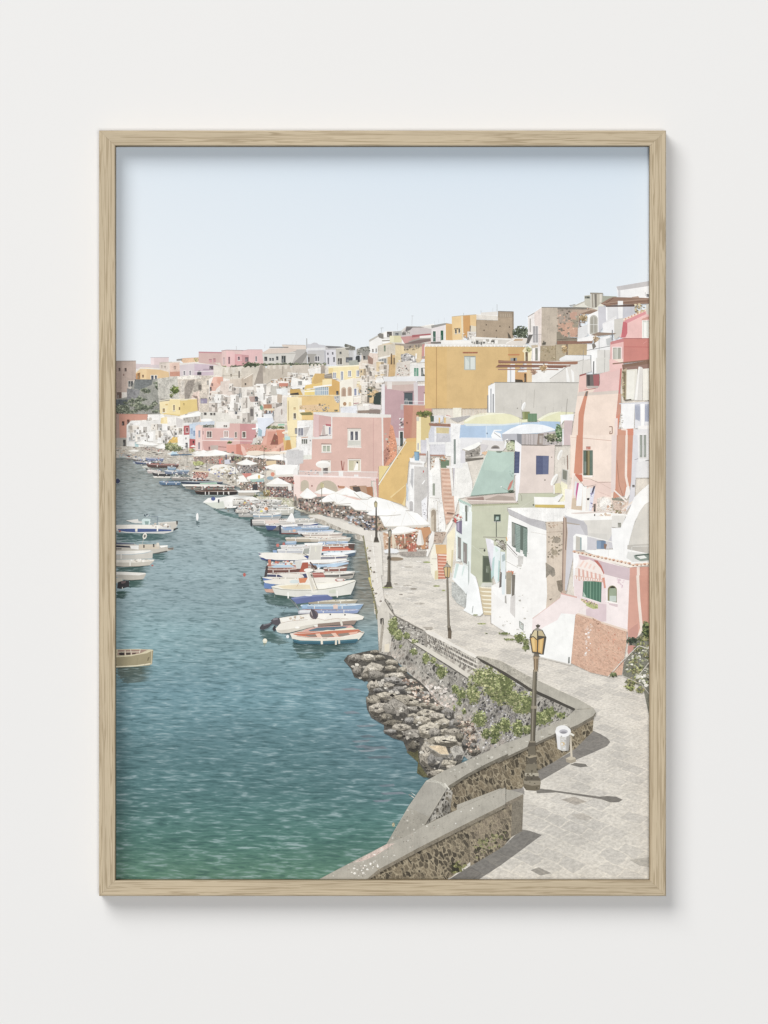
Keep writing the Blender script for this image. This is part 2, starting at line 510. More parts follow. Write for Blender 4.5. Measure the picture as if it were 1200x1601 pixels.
FO = (154.5, 204.0, 1041.0, 1401.0)      # outer edge of the frame: left, top, right, bottom
FI = (180.0, 228.0, 1015.5, 1376.5)      # opening
FD = 0.022                               # depth of the moulding
def rail(side, off):
    """one mitred length of moulding; profile runs from the outer back edge round to the opening"""
    prof = [(0, 0.0), (0, FD - .0009), (0.03, FD - .0003), (0.07, FD), (0.93, FD), (0.97, FD - .0003), (1, FD - .0009), (1, 0.0056), (.75, 0.0056), (.75, 0.0)]
    V, G = [], []
    for end in (0, 1):
        for t, d in prof:
            xl = FO[0] + (FI[0] - FO[0]) * t; xr = FO[2] + (FI[2] - FO[2]) * t
            yt = FO[1] + (FI[1] - FO[1]) * t; yb = FO[3] + (FI[3] - FO[3]) * t
            g = 0.00012 / S / 2         # hairline at the mitre
            if side == 'top': x, y = ((xl + g, yt), (xr - g, yt))[end]
            if side == 'bottom': x, y = ((xl + g, yb), (xr - g, yb))[end]
            if side == 'left': x, y = ((xl, yt + g), (xl, yb - g))[end]
            if side == 'right': x, y = ((xr, yt + g), (xr, yb - g))[end]
            V.append(((x - CX) * S, -d, ZC - (y - CY) * S))
            along = (x if side in ('top', 'bottom') else y) * S
            across = (y if side in ('top', 'bottom') else x) * S
            G.append((along + off, across + off * 3, d))
    n = len(prof)
    F = [(i, (i + 1) % n, n + (i + 1) % n, n + i) for i in range(n)] + [tuple(range(n)), tuple(range(2 * n - 1, n - 1, -1))]
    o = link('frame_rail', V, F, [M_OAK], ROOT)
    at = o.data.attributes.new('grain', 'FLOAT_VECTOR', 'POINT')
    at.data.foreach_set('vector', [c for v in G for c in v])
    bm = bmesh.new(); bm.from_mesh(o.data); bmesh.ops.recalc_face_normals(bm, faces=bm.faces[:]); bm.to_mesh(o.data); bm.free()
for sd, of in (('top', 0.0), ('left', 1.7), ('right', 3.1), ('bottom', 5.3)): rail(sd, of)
M_SEAM = plain('mitre_shadow_gap', '6d5c42')

def slab(name, x0, y0, x1, y1, d0, d1, mat, parent):
    V = [((x - CX) * S, -d, ZC - (y - CY) * S) for d in (d0, d1) for x, y in ((x0, y0), (x1, y0), (x1, y1), (x0, y1))]
    return link(name, V, [(0, 1, 2, 3), (4, 5, 6, 7), (0, 1, 5, 4), (1, 2, 6, 5), (2, 3, 7, 6), (3, 0, 4, 7)], [mat], parent)
slab('backing_board', 163, 212, 1033, 1393, 0.0008, 0.0030, plain('fibre_board', '8a6f50'), ROOT)
PAPER = slab('print', 170, 219, 1026, 1386, 0.0031, 0.0039, plain('art_paper', 'f4f3ef'), ROOT)
# ------------------------------------------------------------------ THE PRINTED VIEW, back to front
T()
P('printed_sky', 'pale blue hazy sky', 'sky')
SKY = [(228, 'd3e0ec'), (300, 'dbe5ee'), (400, 'e1e9f0'), (500, 'e6ecf1'), (600, 'ebeef0')]
def sky_col(x, y):
    c = table(y, SKY); k = max(0, min(1, (x - 180) / 840))
    return mixc(mixc(c, 'edf0f1', 0.30 * (1 - k)), c, k)
sheet([(176, 224), (1020, 224), (1020, 720), (176, 720)], sky_col, 'sky', None, 24)

P('printed_sea', 'rippled blue green harbour water', 'water')
SEA = [(690, '93938d'), (740, '9a9f9b'), (790, '9fa9a9'), (860, 'a0b2b6'), (930, '98aeb3'), (1000, '88a5aa'), (1080, '7597a0'), (1160, '63868c'), (1240, '557a7b'), (1320, '51796f'), (1380, '5f8570')]
def sea_col(x, y):
    c = table(y, SEA)
    k = max(0, min(1, (x - 480) / 180)) * max(0, min(1, (y - 950) / 100)) * max(0, min(1, (1290 - y) / 150))
    c = mixc(c, '71879a', 0.45 * k)
    s = max(0, min(1, (x - 530) / 30)) * max(0, min(1, (1000 - y) / 60)) * max(0, min(1, (y - 800) / 30))
    return mixc(c, '8d8474', .85 * s)
sheet([(176, 690), (600, 690), (720, 1000), (760, 1200), (640, 1380), (176, 1380)], sea_col, 'water', water_uv, 12)

P('printed_promenade', 'sunlit grey stone paving of the quay walk', 'paving')
def pav(x, y):
    c = table(y, [(800, 'd3cfc8'), (880, 'd8d2c9'), (1000, 'd6cfc5'), (1100, 'd0cac1'), (1380, 'c6c2ba')])
    return c
sheet([(455, 770), (560, 800), (700, 840), (760, 900), (880, 960), (1020, 1050), (1020, 1380), (700, 1380), (760, 1250), (930, 1110), (690, 1030), (585, 960), (578, 850), (545, 830)], pav, 'paving', pave_uv, 16)
# ------------------------------------------------------------------ printed town: far left hillside
T()
P('printed_hillside', 'cream and grey hillside behind the houses', 'worn')
f('176,600 235,588 330,570 420,575 560,570 640,560 700,600 900,600 1020,560 1020,1050 900,1000 760,980 700,900 640,840 560,780 430,745 300,720 176,715', 'd5ccc0')
minis('190,640 330,600 450,600 560,590 660,600 680,700 600,730 500,740 380,715 240,705 190,700', 150, ['ebe5dc', 'ddd2c6', 'efebe5', 'd2c4b3', 'c9bfb4', 'e3cfbb', 'dfc0b0'], 9, 20, 7, 16, 3)

T(180, 540, 210)
P('printed_house', 'far mauve house under the skyline', 'plaster')
f('170,160 480,168 480,200 170,205', 'c9bbc0'); f('308,106 470,104 470,170 308,168', 'd5bdc0'); f('308,106 340,106 340,168 308,168', 'e5cdd0'); l('306,104 472,102', 4, 'a79fa6')
P('printed_house', 'tall taupe house at the left edge', 'worn')
f('-30,138 175,135 178,300 118,320 95,480 -30,490', 'b7a196'); f('-30,138 48,135 46,480 -30,490', 'a89389'); l('-30,136 176,134', 6, '8f817a')
w(20, 198, 16, 28, '5b4a46'); w(74, 198, 18, 30, '5b4a46'); w(60, 250, 12, 18, '8a7068'); w(5, 415, 40, 55, '6c5a52'); w(108, 315, 42, 50, '55585a', 'cfc6bd', 5, 2)
f('50,415 95,415 95,478 50,478', 'd8d0c8'); w(100, 425, 18, 45, '666a72', 'c2bcb8', 4); w(130, 425, 16, 45, '666a72', 'c2bcb8', 4)
P('printed_house', 'small ochre house with blue shuttered windows', 'plaster')
f('175,225 215,195 270,190 470,210 475,280 378,300 175,298', 'e2bd86'); f('270,208 470,215 475,275 380,300 270,296', 'd9b27c'); f('175,250 215,235 215,298 175,298', 'c4894f')
f('175,215 215,190 475,205 475,218 270,205 215,205 175,240', 'ddd6cd'); w(312, 265, 22, 40, '4c5462', 'e8dfd0', 5); w(345, 265, 18, 38, '4c5462', 'e8dfd0', 5); w(232, 258, 14, 25, '7a5a44'); w(190, 245, 20, 50, '8a6a3e')
l('310,312 378,316', 9, '5b5f78')
P('printed_house', 'row of faded terracotta houses', 'worn')
f('385,150 570,138 570,275 480,272 475,235 388,212', 'd9c9bd'); f('478,150 575,150 575,240 480,240', 'dfb9a8'); f('478,232 572,228 572,274 480,272', 'c98b74'); f('385,148 500,140 500,152 385,160', 'c3b7ab')
w(515, 180, 20, 30, 'a98d80'); w(400, 175, 14, 24, 'b5a69b'); w(430, 180, 14, 20, 'a89a90')
f('575,128 590,112 742,104 742,142 600,152', 'e2b48e'); l('590,112 742,104', 5, 'cba084'); f('540,118 590,112 590,130 540,134', '8d8a86'); specks('690,110 740,110 740,140 690,140', 25, ['8a8f58', 'a8a768'], 8, 16, 3)
P('printed_house', 'mauve grey house with arched windows', 'plaster')
f('568,165 700,155 870,165 872,262 570,272', 'cbbec4'); f('700,160 870,168 872,262 700,268', 'c2adbc'); f('562,156 700,144 885,158 880,170 700,156 568,172', 'dcd4cd')
arch(725, 222, 38, 38, '4a4750'); w(602, 225, 16, 36, '86808a', 'ebe4e0', 4); w(655, 222, 14, 38, '86808a', 'ebe4e0', 4); w(778, 205, 60, 12, 'a793a4'); w(835, 180, 35, 32, '5d5558')
l('700,232 870,225', 5, 'e6dedd')
P('printed_house', 'long rose pink house on the skyline', 'plaster')
f('738,50 945,54 945,178 738,150', 'c8a5a0'); f('738,50 945,54 945,66 738,62', 'b98088'); f('945,42 990,34 1215,40 1215,192 1060,194 945,182', 'd6b2ae'); f('1062,72 1215,76 1215,192 1060,194', 'd4959a'); f('985,46 1062,52 1062,190 990,180', 'e3b0b1')
l('940,44 990,36 1215,42', 5, 'a07c82'); w(1004, 98, 15, 62, '7c5a64'); w(1090, 96, 17, 30, '6b4f5a', 'e8c0c0', 3); w(1124, 98, 18, 30, '6b4f5a', 'e8c0c0', 3); w(1156, 94, 30, 42, '75606a'); w(830, 118, 26, 30, 'c48a92'); w(868, 112, 22, 35, 'b57d86')
w(955, 105, 20, 60, 'c2a7a8'); l('1076,0 1076,38', 3, 'a9a5a6')
bush(1120, 185, 90, 14, 30, ('6f7760', '8a9272', '565c4a'), 4, 14, '6c7260'); bush(965, 185, 20, 8, 8, seed=8, s=10)
P('printed_bastion_wall', 'crenellated tuff wall below the skyline', 'worn')
f('880,150 945,185 945,295 1215,300 1215,180 1190,170 1100,185 1000,195 940,180 930,150', 'd9cfc0'); f('945,215 1215,195 1215,300 948,296', 'cdc3b4')
for i in range(9): f([(955 + i * 29, 200 - i), (973 + i * 29, 198 - i), (973 + i * 29, 240), (955 + i * 29, 242)], ['c6bcae', 'd8cfc2'][i % 2])
l('948,268 1215,262', 5, 'b0a595'); w(1095, 225, 12, 60, '6b645c'); w(1022, 250, 14, 25, '8a8072')
P('printed_cliff', 'scrub covered cliff with dark vaults', 'rough')
f('-30,480 95,460 170,298 330,300 390,288 400,612 -30,615', '8f908a'); f('165,298 325,300 320,345 210,395 160,380', '6d7274'); f('95,380 210,395 200,470 120,500 95,490', '85868a'); f('-30,480 95,480 110,540 30,580 -30,590', '5f666c')
for i in range(44):
    rr = random.Random(i)
    x = rr.uniform(0, 380); y = rr.uniform(max(330, 560 - x * .7), 600)
    bush(x, y, rr.uniform(15, 34), rr.uniform(10, 24), 16, ('8f9782', 'a3aa92', '7a8570', '646f5e', '555e52'), i, 13, '77806d')
P('printed_rock_face', 'weathered tuff retaining wall', 'rough')
f('368,292 545,270 575,300 570,480 470,490 380,522', 'b7b4ab'); f('545,275 700,262 870,270 862,592 735,590 720,470 570,482', 'cabdae')
f('640,310 705,300 690,380 650,470 615,480 610,380', '958c84'); f('575,310 612,312 608,440 575,430', 'd8cdc0'); f('700,330 760,310 765,400 720,430 690,400', 'aaa297'); f('735,345 765,345 765,390 735,395', '6f6862')
f('690,420 745,400 745,580 725,575 720,480 660,490', 'e1c4b6'); f('675,440 728,450 735,520 740,580 728,580 722,480', '9a857b'); w(755, 470, 60, 45, '8f86a0'); w(812, 310, 16, 40, '9b958f'); w(815, 385, 10, 50, 'b0a79c')
f('545,272 740,262 760,290 600,300 550,296', 'e3dace'); l('745,420 800,370', 8, 'd8c8b8')
bush(522, 395, 38, 40, 60, ('7c8f3e', '94a352', '66783a', '55653a'), 3, 12, '6f8040'); bush(495, 445, 15, 20, 10, seed=4, s=9)
P('printed_house', 'pale yellow house on the slope', 'plaster')
f('388,492 478,478 478,600 425,620 390,604', 'efd69a'); f('478,476 575,480 575,612 540,622 450,612', 'ecd08a'); f('572,484 722,476 730,580 640,598 572,612', 'dcbc66'); f('400,470 478,478 478,490 388,500', '8f8a84')
w(415, 560, 20, 34, '9a7f52', 'f3e3b8', 4); w(510, 530, 14, 48, '8a7452', 'f3e3b8', 4); w(560, 548, 12, 26, '80694a'); w(440, 520, 22, 12, 'd0aa5a'); l('388,492 478,476 575,478 722,474', 5, 'f5e8c4'); l('425,605 560,622 640,600', 9, 'e0be60')
w(598, 515, 14, 18, 'b89c50'); f('575,478 600,470 640,478 640,486 575,490', 'ddd0b0')
P('printed_house', 'tall white houses with narrow windows', 'worn')
f('830,300 870,275 960,290 1020,300 1215,300 1215,690 1040,690 830,600', 'e9e0d7'); f('870,278 955,275 960,330 900,380 850,470 840,360', 'e2aa98'); f('905,280 955,278 955,330 930,345 905,330', 'd99882')
f('935,320 1065,300 1060,470 960,470 930,420', 'd8c6bb'); f('1015,300 1215,292 1215,372 1070,380 1030,360', 'c9b9a9'); f('1030,475 1080,478 1075,580 1040,560', 'e2b8a8'); f('830,500 920,480 920,600 830,600', 'efe9e0')
arch(915, 400, 38, 36, 'b5a79d'); arch(905, 545, 56, 95, 'cfc7bd'); arch(915, 555, 36, 85, 'e8e2d8'); w(968, 480, 24, 30, 'a89c92'); w(920, 455, 16, 50, 'c9c0b6'); w(1085, 415, 42, 48, '77797a', 'f3efe9', 5, 3); w(1062, 568, 22, 44, '5c5f66'); w(1180, 430, 20, 24, '6d6a68'); w(1145, 480, 40, 20, 'd6ccc0')
w(850, 335, 18, 25, '8a6f68'); w(838, 368, 16, 34, '5f5556'); w(836, 424, 34, 34, '8c7d72'); w(1150, 335, 14, 16, '4c4846'); w(1130, 480, 50, 130, 'ded6cc'); w(1100, 520, 12, 40, 'cfc8c0'); w(1160, 480, 22, 90, 'c3bfb8')
minis('840,380 1210,420 1210,690 1040,680 840,600', 26, ['f1ece5', 'e3d9cf', 'd6cac0', 'e9d8ca'], 36, 80, 40, 90, 12)
f('830,590 1000,600 1030,650 1215,660 1215,695 760,690 745,600', 'd9d4ca'); w(785, 598, 24, 22, '4f4c4a'); w(840, 600, 22, 22, '5d5a56'); w(870, 600, 18, 22, '5d5a56'); w(760, 600, 14, 70, 'b7b5ae')
P('printed_house', 'salmon house at the left edge', 'plaster')
f('-30,612 22,612 30,830 -30,830', 'ad9186'); f('22,612 282,615 275,662 130,668 92,710 92,825 30,828', 'c88b78'); w(50, 675, 22, 38, '55403c'); w(96, 660, 22, 40, '6b4a42'); l('-30,610 282,613', 5, 'b57c6b')
f('-30,825 92,822 92,910 -30,900', 'a8a49c'); w(60, 840, 24, 60, '4f4d4c')
P('printed_house', 'white harbour houses at the waterfront', 'worn')
f('92,712 130,672 380,668 382,905 92,910', 'e7e5e1'); f('215,672 380,668 382,905 215,905', 'dedbd6'); f('92,712 150,668 170,680 120,715', 'f5f2ee'); w(120, 700, 60, 30, 'd2d0cc'); w(185, 800, 16, 36, '6f747c'); w(165, 865, 34, 45, '9ec3c8'); w(112, 820, 55, 30, '9aa0a6', 'e7e5e1', 6)
f('282,615 420,612 440,650 410,705 380,700 380,668 285,662', 'f0ece5'); arch(290, 640, 30, 25, 'c4bdb4'); w(360, 700, 24, 44, '4f4b4a', 'd8d2cc', 6)
f('380,700 430,640 600,628 600,880 382,890', 'ebe5dd'); f('400,645 425,640 425,715 395,720', 'e9cb86'); f('420,640 455,636 460,710 425,715', 'eed59a'); f('395,720 430,715 420,760 395,760', 'd8c49a')
f('535,640 600,660 590,750 560,780 540,720', 'c9c4c2'); f('380,760 440,740 470,830 400,850', 'd3cfca'); l('470,720 512,810', 9, '8f8a86'); f('462,870 475,845 545,785 552,868', 'e2b243'); l('515,840 550,800', 7, 'f1d276'); f('420,780 460,790 455,860 415,850', 'b9b4b2')
f('550,780 610,760 640,900 560,900', 'f0ebe5'); w(615, 865, 24, 44, '6a6c70'); w(600, 820, 12, 16, '8a8480')
minis('100,760 560,740 600,880 100,890', 22, ['f0ede9', 'e4e0db', 'd9d5cf', 'ebe1d4'], 40, 90, 40, 90, 14)
P('printed_awning', 'white terrace awning', 'cloth')
f('578,632 740,586 758,600 750,628 600,645', 'f6f4ef'); f('600,644 748,628 748,682 690,690 600,690', 'a9a59f'); blocks('605,650 745,640 745,680 605,685', 16, ['8d8884', 'c4bfb8', '77726e'], 8, 16, 12, 24, 5)
P('printed_house', 'powder blue and red houses behind the pink hotel', 'worn')
f('600,690 680,685 690,780 660,800 655,720 605,722', 'dcdad8'); f('605,715 660,712 655,800 605,800', 'b8595f'); w(625, 735, 18, 34, '7d4548', 'd9b0ae', 4); f('655,700 715,690 712,835 660,830', 'b9cfe6'); f('680,688 880,672 880,705 715,712', 'c3cfe0'); w(665, 740, 20, 50, '8ea6c8'); w(690, 760, 16, 46, '7a93b8')
f('650,830 712,838 712,905 655,930', 'bd5a5e'); w(684, 850, 14, 24, '4b3538'); f('575,800 655,795 655,910 575,890', 'eeebe6'); w(620, 868, 20, 44, '5d5f62'); w(618, 820, 12, 18, '8a8582')
e(810, 664, 55, 13, 'f3f1ec', 'cloth'); l('600,650 600,690', 4, 'cfcac4')

T(300, 660, 160)
P('printed_house', 'rose hotel with white balcony', 'plaster')
f('30,45 75,22 125,60 128,335 30,335', 'eac4bd'); f('110,60 270,66 280,20 350,10 430,12 555,12 555,335 112,335', 'd6a6a0'); f('555,14 742,18 742,180 690,248 555,252', 'c6878a'); f('270,-5 435,-5 432,60 275,66', 'e2dcd6')
l('110,62 430,72', 6, 'ecc3c2'); f('122,30 250,26 250,58 122,62', '6c7069'); blocks('122,28 250,28 250,58 122,60', 14, ['4c4f4a', 'a19c93', '7f837a'], 6, 14, 10, 24, 3)
w(168, 106, 52, 68, '6a615e', 'ead8cc', 7, 2); w(370, 104, 44, 66, 'b0928c', 'efe6e0', 8, 2); w(362, 32, 42, 24, '77716e', 'e9ddd4', 6, 2); w(495, 115, 22, 60, '77706a', 'e6d2c8', 5); w(584, 112, 36, 64, '69635c', 'ecdccf', 7); w(116, 100, 12, 42, '8a6468'); w(66, 95, 22, 80, '8f95a6', 'e8c4c4', 3); w(64, 235, 20, 80, '8a7f88', 'e8c4c4', 3)
f('322,182 480,182 478,210 326,210', 'aaa5b8'); l('320,182 485,182', 4, 'e2dcda')
for i in range(14): l([(330 + i * 11, 184), (330 + i * 11, 208)], 2.5, 'd8d2d4')
l('108,210 700,218', 7, 'f0d9d2'); l('130,65 128,335', 6, 'efc9c6'); f('200,262 300,260 300,322 205,320', 'bdb0a8'); f('120,218 400,226 400,330 130,330', 'd09a94', 'plaster'); f('205,270 298,268 298,322 210,320', 'b5a69e'); w(186, 285, 16, 36, '7d5c5c')
f('395,262 512,262 512,420 400,395', 'dd9384'); f('510,258 560,252 600,400 585,415 512,422', 'c67867'); bush(432, 236, 30, 14, 24, seed=2, s=12); l('300,285 395,292', 8, '8d6660'); w(455, 345, 30, 50, '8b7470', 'd69c90', 4); f('560,255 690,248 600,300 640,380 600,400', 'd29080')
P('printed_house', 'white stair house with blue door', 'worn')
f('742,0 852,-5 845,95 800,110 840,175 760,175 742,100', 'dfe3ea'); f('770,30 850,20 850,90 775,100', 'c6d2e2'); w(795, 95, 34, 70, '7fa2b4'); f('695,70 760,62 778,78 700,84', 'f2eeea', 'cloth')
blocks('740,100 860,90 860,260 700,260', 60, ['e8e4de', 'c7a9a0', '77706c', 'b5b0aa', 'a7b08a', '8c5f58'], 6, 22, 8, 24, 6); f('710,190 760,170 745,255 698,255', 'c9c5be')
P('printed_house', 'salmon terraces with plants', 'plaster')
f('832,82 990,80 980,110 885,300 832,300 800,265 830,190', 'dfa08e'); f('885,110 985,105 960,180 885,300 865,270', 'd48f7c'); f('980,82 1085,80 1062,250 1002,262', 'd58464'); f('960,130 1000,160 1005,260 910,265', '8f5a4c'); f('600,255 720,262 720,330 620,345', 'd08c80'); f('715,262 1000,262 1092,252 1092,352 640,385 600,350', 'd3947f'); f('905,330 1090,215 1090,250 960,345', 'e3a894')
f('565,262 600,290 640,360 600,400 572,330', 'e6b2a4'); specks('600,260 720,250 990,200 1000,330 640,340', 60, ['7d8a5c', '8d5548', 'c8aa98', '6a6f4c', 'b5705c'], 8, 20, 5); l('832,92 1085,84', 6, 'e9c4b4')
bush(880, 48, 40, 20, 40, seed=4, s=13); bush(960, 58, 60, 18, 40, ('8f9a68', 'a9a888', '76825a'), 5, 13, '8a9170'); bush(1040, 60, 40, 16, 24, seed=6, s=12); f('1000,18 1080,14 1080,36 1005,38', '8cc0a4', 'cloth'); f('1122,25 1152,25 1152,62 1125,62', 'cf5560', 'cloth'); f('1085,30 1120,28 1122,80 1088,82', 'b7aca4')
f('1060,180 1200,165 1215,340 1080,345', 'ddb060'); f('1105,200 1140,200 1165,345 1080,345', 'c68f3e'); f('1140,150 1215,150 1215,335 1165,310', 'f0d494'); f('1085,165 1140,160 1150,205 1080,210', 'a9d6d0', 'cloth')
e(1098, 120, 48, 16, 'f4ecd8', 'cloth'); f('1050,120 1148,120 1098,132', 'd9b878', 'cloth'); f('1150,118 1180,118 1176,150 1155,150', '5c4f50')
# ------------------------------------------------------------------ printed town: castle ridge and middle slope
T(380, 500, 210)
P('printed_house', 'far rose house beside the crenellated wall', 'plaster')
f('-20,275 40,262 165,262 178,300 178,390 -20,405', 'dfaeb0'); f('-20,305 45,312 45,400 -20,405', 'c18a8e'); w(104, 322, 14, 44, '7f7880', 'e8c6c4', 3); w(12, 330, 30, 40, '77656c'); l('-20,274 40,262 165,262', 5, 'b99a9c')
P('printed_house', 'long grey villa on the ridge', 'plaster')
f('165,298 400,262 470,285 470,392 178,392', 'c9c6c0'); f('400,262 560,258 570,392 430,392 470,290', 'aeaaa6'); f('340,215 555,222 562,258 400,262 350,240', 'd9c7ba'); f('160,292 230,250 400,245 470,258 470,270 400,290 165,300', 'd3bfb2'); l('230,240 400,240', 8, '6f6d6b'); l('345,218 555,222', 5, 'b3a69d')
w(184, 325, 26, 38, '43474a'); w(228, 336, 18, 26, '5a5d5e'); w(252, 336, 18, 26, '5a5d5e'); w(290, 322, 20, 34, '4b4e50'); w(340, 318, 34, 60, '41474a', 'a8a59f', 5, 2)
f('430,392 560,275 575,300 520,392', '8b8884'); l('180,300 470,296', 4, 'a39f98'); l('564,160 564,255', 9, 'a7a9ab'); l('270,190 265,215', 2.5, 'b9bcbe'); l('190,215 188,250', 2.5, 'b9bcbe'); l('440,190 440,215', 2, 'c0c4c6'); l('470,188 470,215', 2, 'c0c4c6')
P('printed_house', 'blue grey palace with arched attic', 'plaster')
f('565,250 570,212 600,212 625,198 655,200 672,215 730,222 740,392 575,392', 'bfc0c8'); f('565,246 745,242 745,262 570,268', 'd7d8da'); f('730,225 860,232 905,238 905,300 735,290', 'b4b2b4'); f('575,270 720,268 722,392 575,392', 'b5b4b6'); f('570,298 650,300 650,392 575,392', '9b9894')
w(576, 330, 14, 40, '4d4a4c'); w(640, 322, 16, 42, '53535a', 'cfcdd0', 4); w(662, 322, 14, 42, '53535a', 'cfcdd0', 4); l('728,275 730,390', 5, '7b7a80')
f('735,262 830,262 830,400 740,400', 'cfcdd6'); w(748, 288, 12, 20, '66646c'); w(790, 284, 14, 22, '66646c'); w(750, 332, 16, 60, '72737c', 'e2e0e4', 3); w(802, 328, 14, 44, '5f6068'); f('730,228 860,232 900,242 760,250', '77777a')
P('printed_house', 'grey villa with big arched window', 'worn')
f('825,250 940,238 945,410 830,402', 'bab5aa'); f('905,208 935,215 1000,238 1000,275 915,262', '7c7a74'); f('940,270 1060,262 1060,392 945,400', 'b8b8ba'); w(858, 280, 18, 22, '5b5c5c'); w(842, 338, 38, 56, '5a5550', 'cbc6bb', 5, 2); w(915, 330, 60, 46, '5c6068'); arch(1003, 312, 40, 62, '3f4346'); arch(1015, 322, 14, 50, '60676e')
f('985,268 1060,262 1060,392 985,395', 'c4c6cc'); arch(1003, 314, 38, 60, '44494e'); f('1045,240 1130,232 1130,290 1050,280', '6f706e'); specks('905,205 1000,235 1130,240 1130,270 915,262', 40, ['6d6f60', '8b8b84', '555852'], 8, 20, 4)
l('830,252 940,240', 5, 'dcd9d2'); f('940,360 1060,350 1060,398 945,402', '9ea49a')
P('printed_hedge', 'dark hedge along the ridge wall', 'leaf')
for i in range(34): bush(60 + i * 20, 392 + (i % 3) * 4, 18, 10, 12, ('5d6650', '747d62', '474f3e', '8a9274'), i, 12, '5b6350')
bush(60, 400, 70, 22, 50, ('5a6650', '6e7a5c', '48503f'), 2, 14, '566049')
P('printed_bastion', 'tall tuff bastion with merlons', 'worn')
f('-20,440 40,408 80,440 150,395 200,430 215,402 410,395 410,420 585,395 590,440 640,420 735,405 735,430 600,520 440,520 240,540 90,585 -20,600', 'cbc0b1'); f('150,395 172,400 175,585 88,585', '9c9187'); f('172,430 410,420 430,470 420,520 240,545 178,585', 'c2b6a6'); f('430,400 580,395 585,520 440,470', 'c4b8aa')
for i in range(8): arch(212 + i * 26, 400 - (i % 2) * 2, 20, 34, ['d2c7b8', 'bdb1a2'][i % 2])
for i in range(3): arch(28 + i * 40, 408, 28, 40, 'cbc1b2')
for i in range(4): arch(600 + i * 32, 390, 22, 36, 'd3cabc')
arch(170, 405, 22, 60, 'b3a798'); f('-20,520 82,470 78,590 -20,610', 'bbaa98'); l('0,522 82,475', 7, 'e4dacb'); w(8, 562, 14, 18, '4d453f'); w(345, 412, 9, 70, '9b9084'); w(470, 455, 5, 50, 'a2978a')
f('575,440 715,415 715,480 600,520', 'efe9e0'); f('690,405 725,400 725,470 690,480', '9f958a'); w(592, 488, 30, 20, 'a0a1a0'); l('575,440 690,405', 5, 'f4f0e8')
P('printed_terrace', 'roof terraces with red parasol and plants', 'worn')
minis('230,560 410,500 600,500 600,640 410,660 240,660', 24, ['ece5db', 'ddd1c4', 'd3c6b8', 'e8dfd3'], 40, 80, 30, 60, 21)
specks('240,540 340,515 440,520 460,600 250,600', 70, ['a9704f', 'c7864f', '8a6a4e', '9a8f6a', 'cfc3b3', '6d5a48', 'd9ab77'], 8, 22, 6); f('300,548 400,545 405,560 310,566', 'efe2da', 'cloth'); f('295,560 400,562 395,590 300,592', 'c27a66')
f('430,505 545,540 600,530 610,570 460,600 420,590', 'f2ede6'); w(488, 545, 34, 34, '8d8d8c', 'e8e2d9', 5); f('415,598 545,585 590,570 605,590 440,615', 'f6f3ee')
P('printed_house', 'cream maze of terraces below the bastion', 'worn')
f('-20,600 100,590 240,590 300,640 400,670 400,900 290,910 0,920 -20,910', 'e4dcd2')
minis('-10,660 240,640 400,690 400,900 10,915', 40, ['f1ece6', 'e2d9cf', 'd5ccc2', 'ebe1d6', 'c9c0b8'], 40, 100, 50, 120, 22)
f('45,680 120,680 125,730 60,730', 'b59a92'); w(98, 682, 30, 44, '57585c'); f('110,600 180,600 200,720 190,760 120,680', 'eeeae4'); arch(52, 772, 40, 120, 'a7a09a'); arch(58, 790, 26, 70, '6f6b6a'); w(176, 650, 14, 60, 'a8a39e'); f('240,590 300,585 300,670 240,680', 'b7b3aa'); f('290,612 390,608 392,670 300,672', 'dde0e0')
f('175,752 250,752 252,790 178,790', 'b27a5c'); f('180,790 275,788 272,812 185,812', 'e2cda6'); e(158, 782, 14, 22, '6fa089'); f('180,812 270,808 270,865 190,865', '8f939c'); blocks('185,812 270,812 270,840 190,840', 10, ['5c6068', 'a87860', 'cfd2d6'], 8, 14, 16, 28, 4); f('250,672 400,672 400,720 345,740 250,730', 'e9e0d6'); f('300,660 345,665 340,740 300,735', 'b5a28f')
f('345,690 392,690 400,910 275,910 275,790 345,760', 'd9d0c8'); e(340, 820, 8, 30, 'a89a94')
P('printed_house', 'pale blue walled terrace house', 'plaster')
f('118,872 260,868 270,910 200,960 190,1035 120,1035 135,960', 'd4dcec'); f('175,840 250,838 262,868 180,872', 'e3e7ee'); f('130,960 165,985 160,1035 130,1035', '8fb0bf'); l('118,872 260,866', 7, 'f1f2f4'); f('70,965 125,962 130,976 75,976', 'f2eeea', 'cloth')
P('printed_house', 'golden yellow villa with glazed veranda', 'plaster')
f('610,520 640,475 725,478 720,520 790,520 790,590 760,670 610,572', 'e2b95e'); f('640,475 725,476 720,545 640,570 612,560', 'cda355'); f('705,530 790,522 790,585 705,580', 'f1d698'); f('790,520 862,552 860,680 760,672 765,600 790,585', 'd2a048'); f('555,580 610,570 700,582 690,600 540,615', 'e3b855')
f('415,618 500,615 545,620 545,670 415,668', 'c49a3f'); f('415,655 490,645 495,668 415,668', '4a4640'); f('505,620 545,618 545,668 530,668', 'd8d0c0'); f('545,620 640,618 640,668 545,668', 'e9c65c'); f('542,632 636,624 636,638 545,642', 'f4ebcc', 'cloth'); w(636, 596, 122, 72, '8fa4b4'); 
for i in range(8): l([(640 + i * 17, 596), (640 + i * 17, 668)], 4, 'd7d9d6')
l('636,630 758,628', 4, 'd7d9d6'); f('622,592 785,572 790,585 625,605', 'f4f1ea'); w(828, 632, 22, 40, '4e5056')
f('388,690 500,678 520,690 520,900 600,890 600,1035 400,1040 388,920', 'eed69c'); f('490,680 860,672 855,820 640,820 620,895 515,890 495,840', 'dfb56a'); f('488,690 520,690 520,895 488,860', 'f0dba8'); l('400,672 860,670', 6, 'efd9a4'); l('398,720 402,900', 5, 'a98b56')
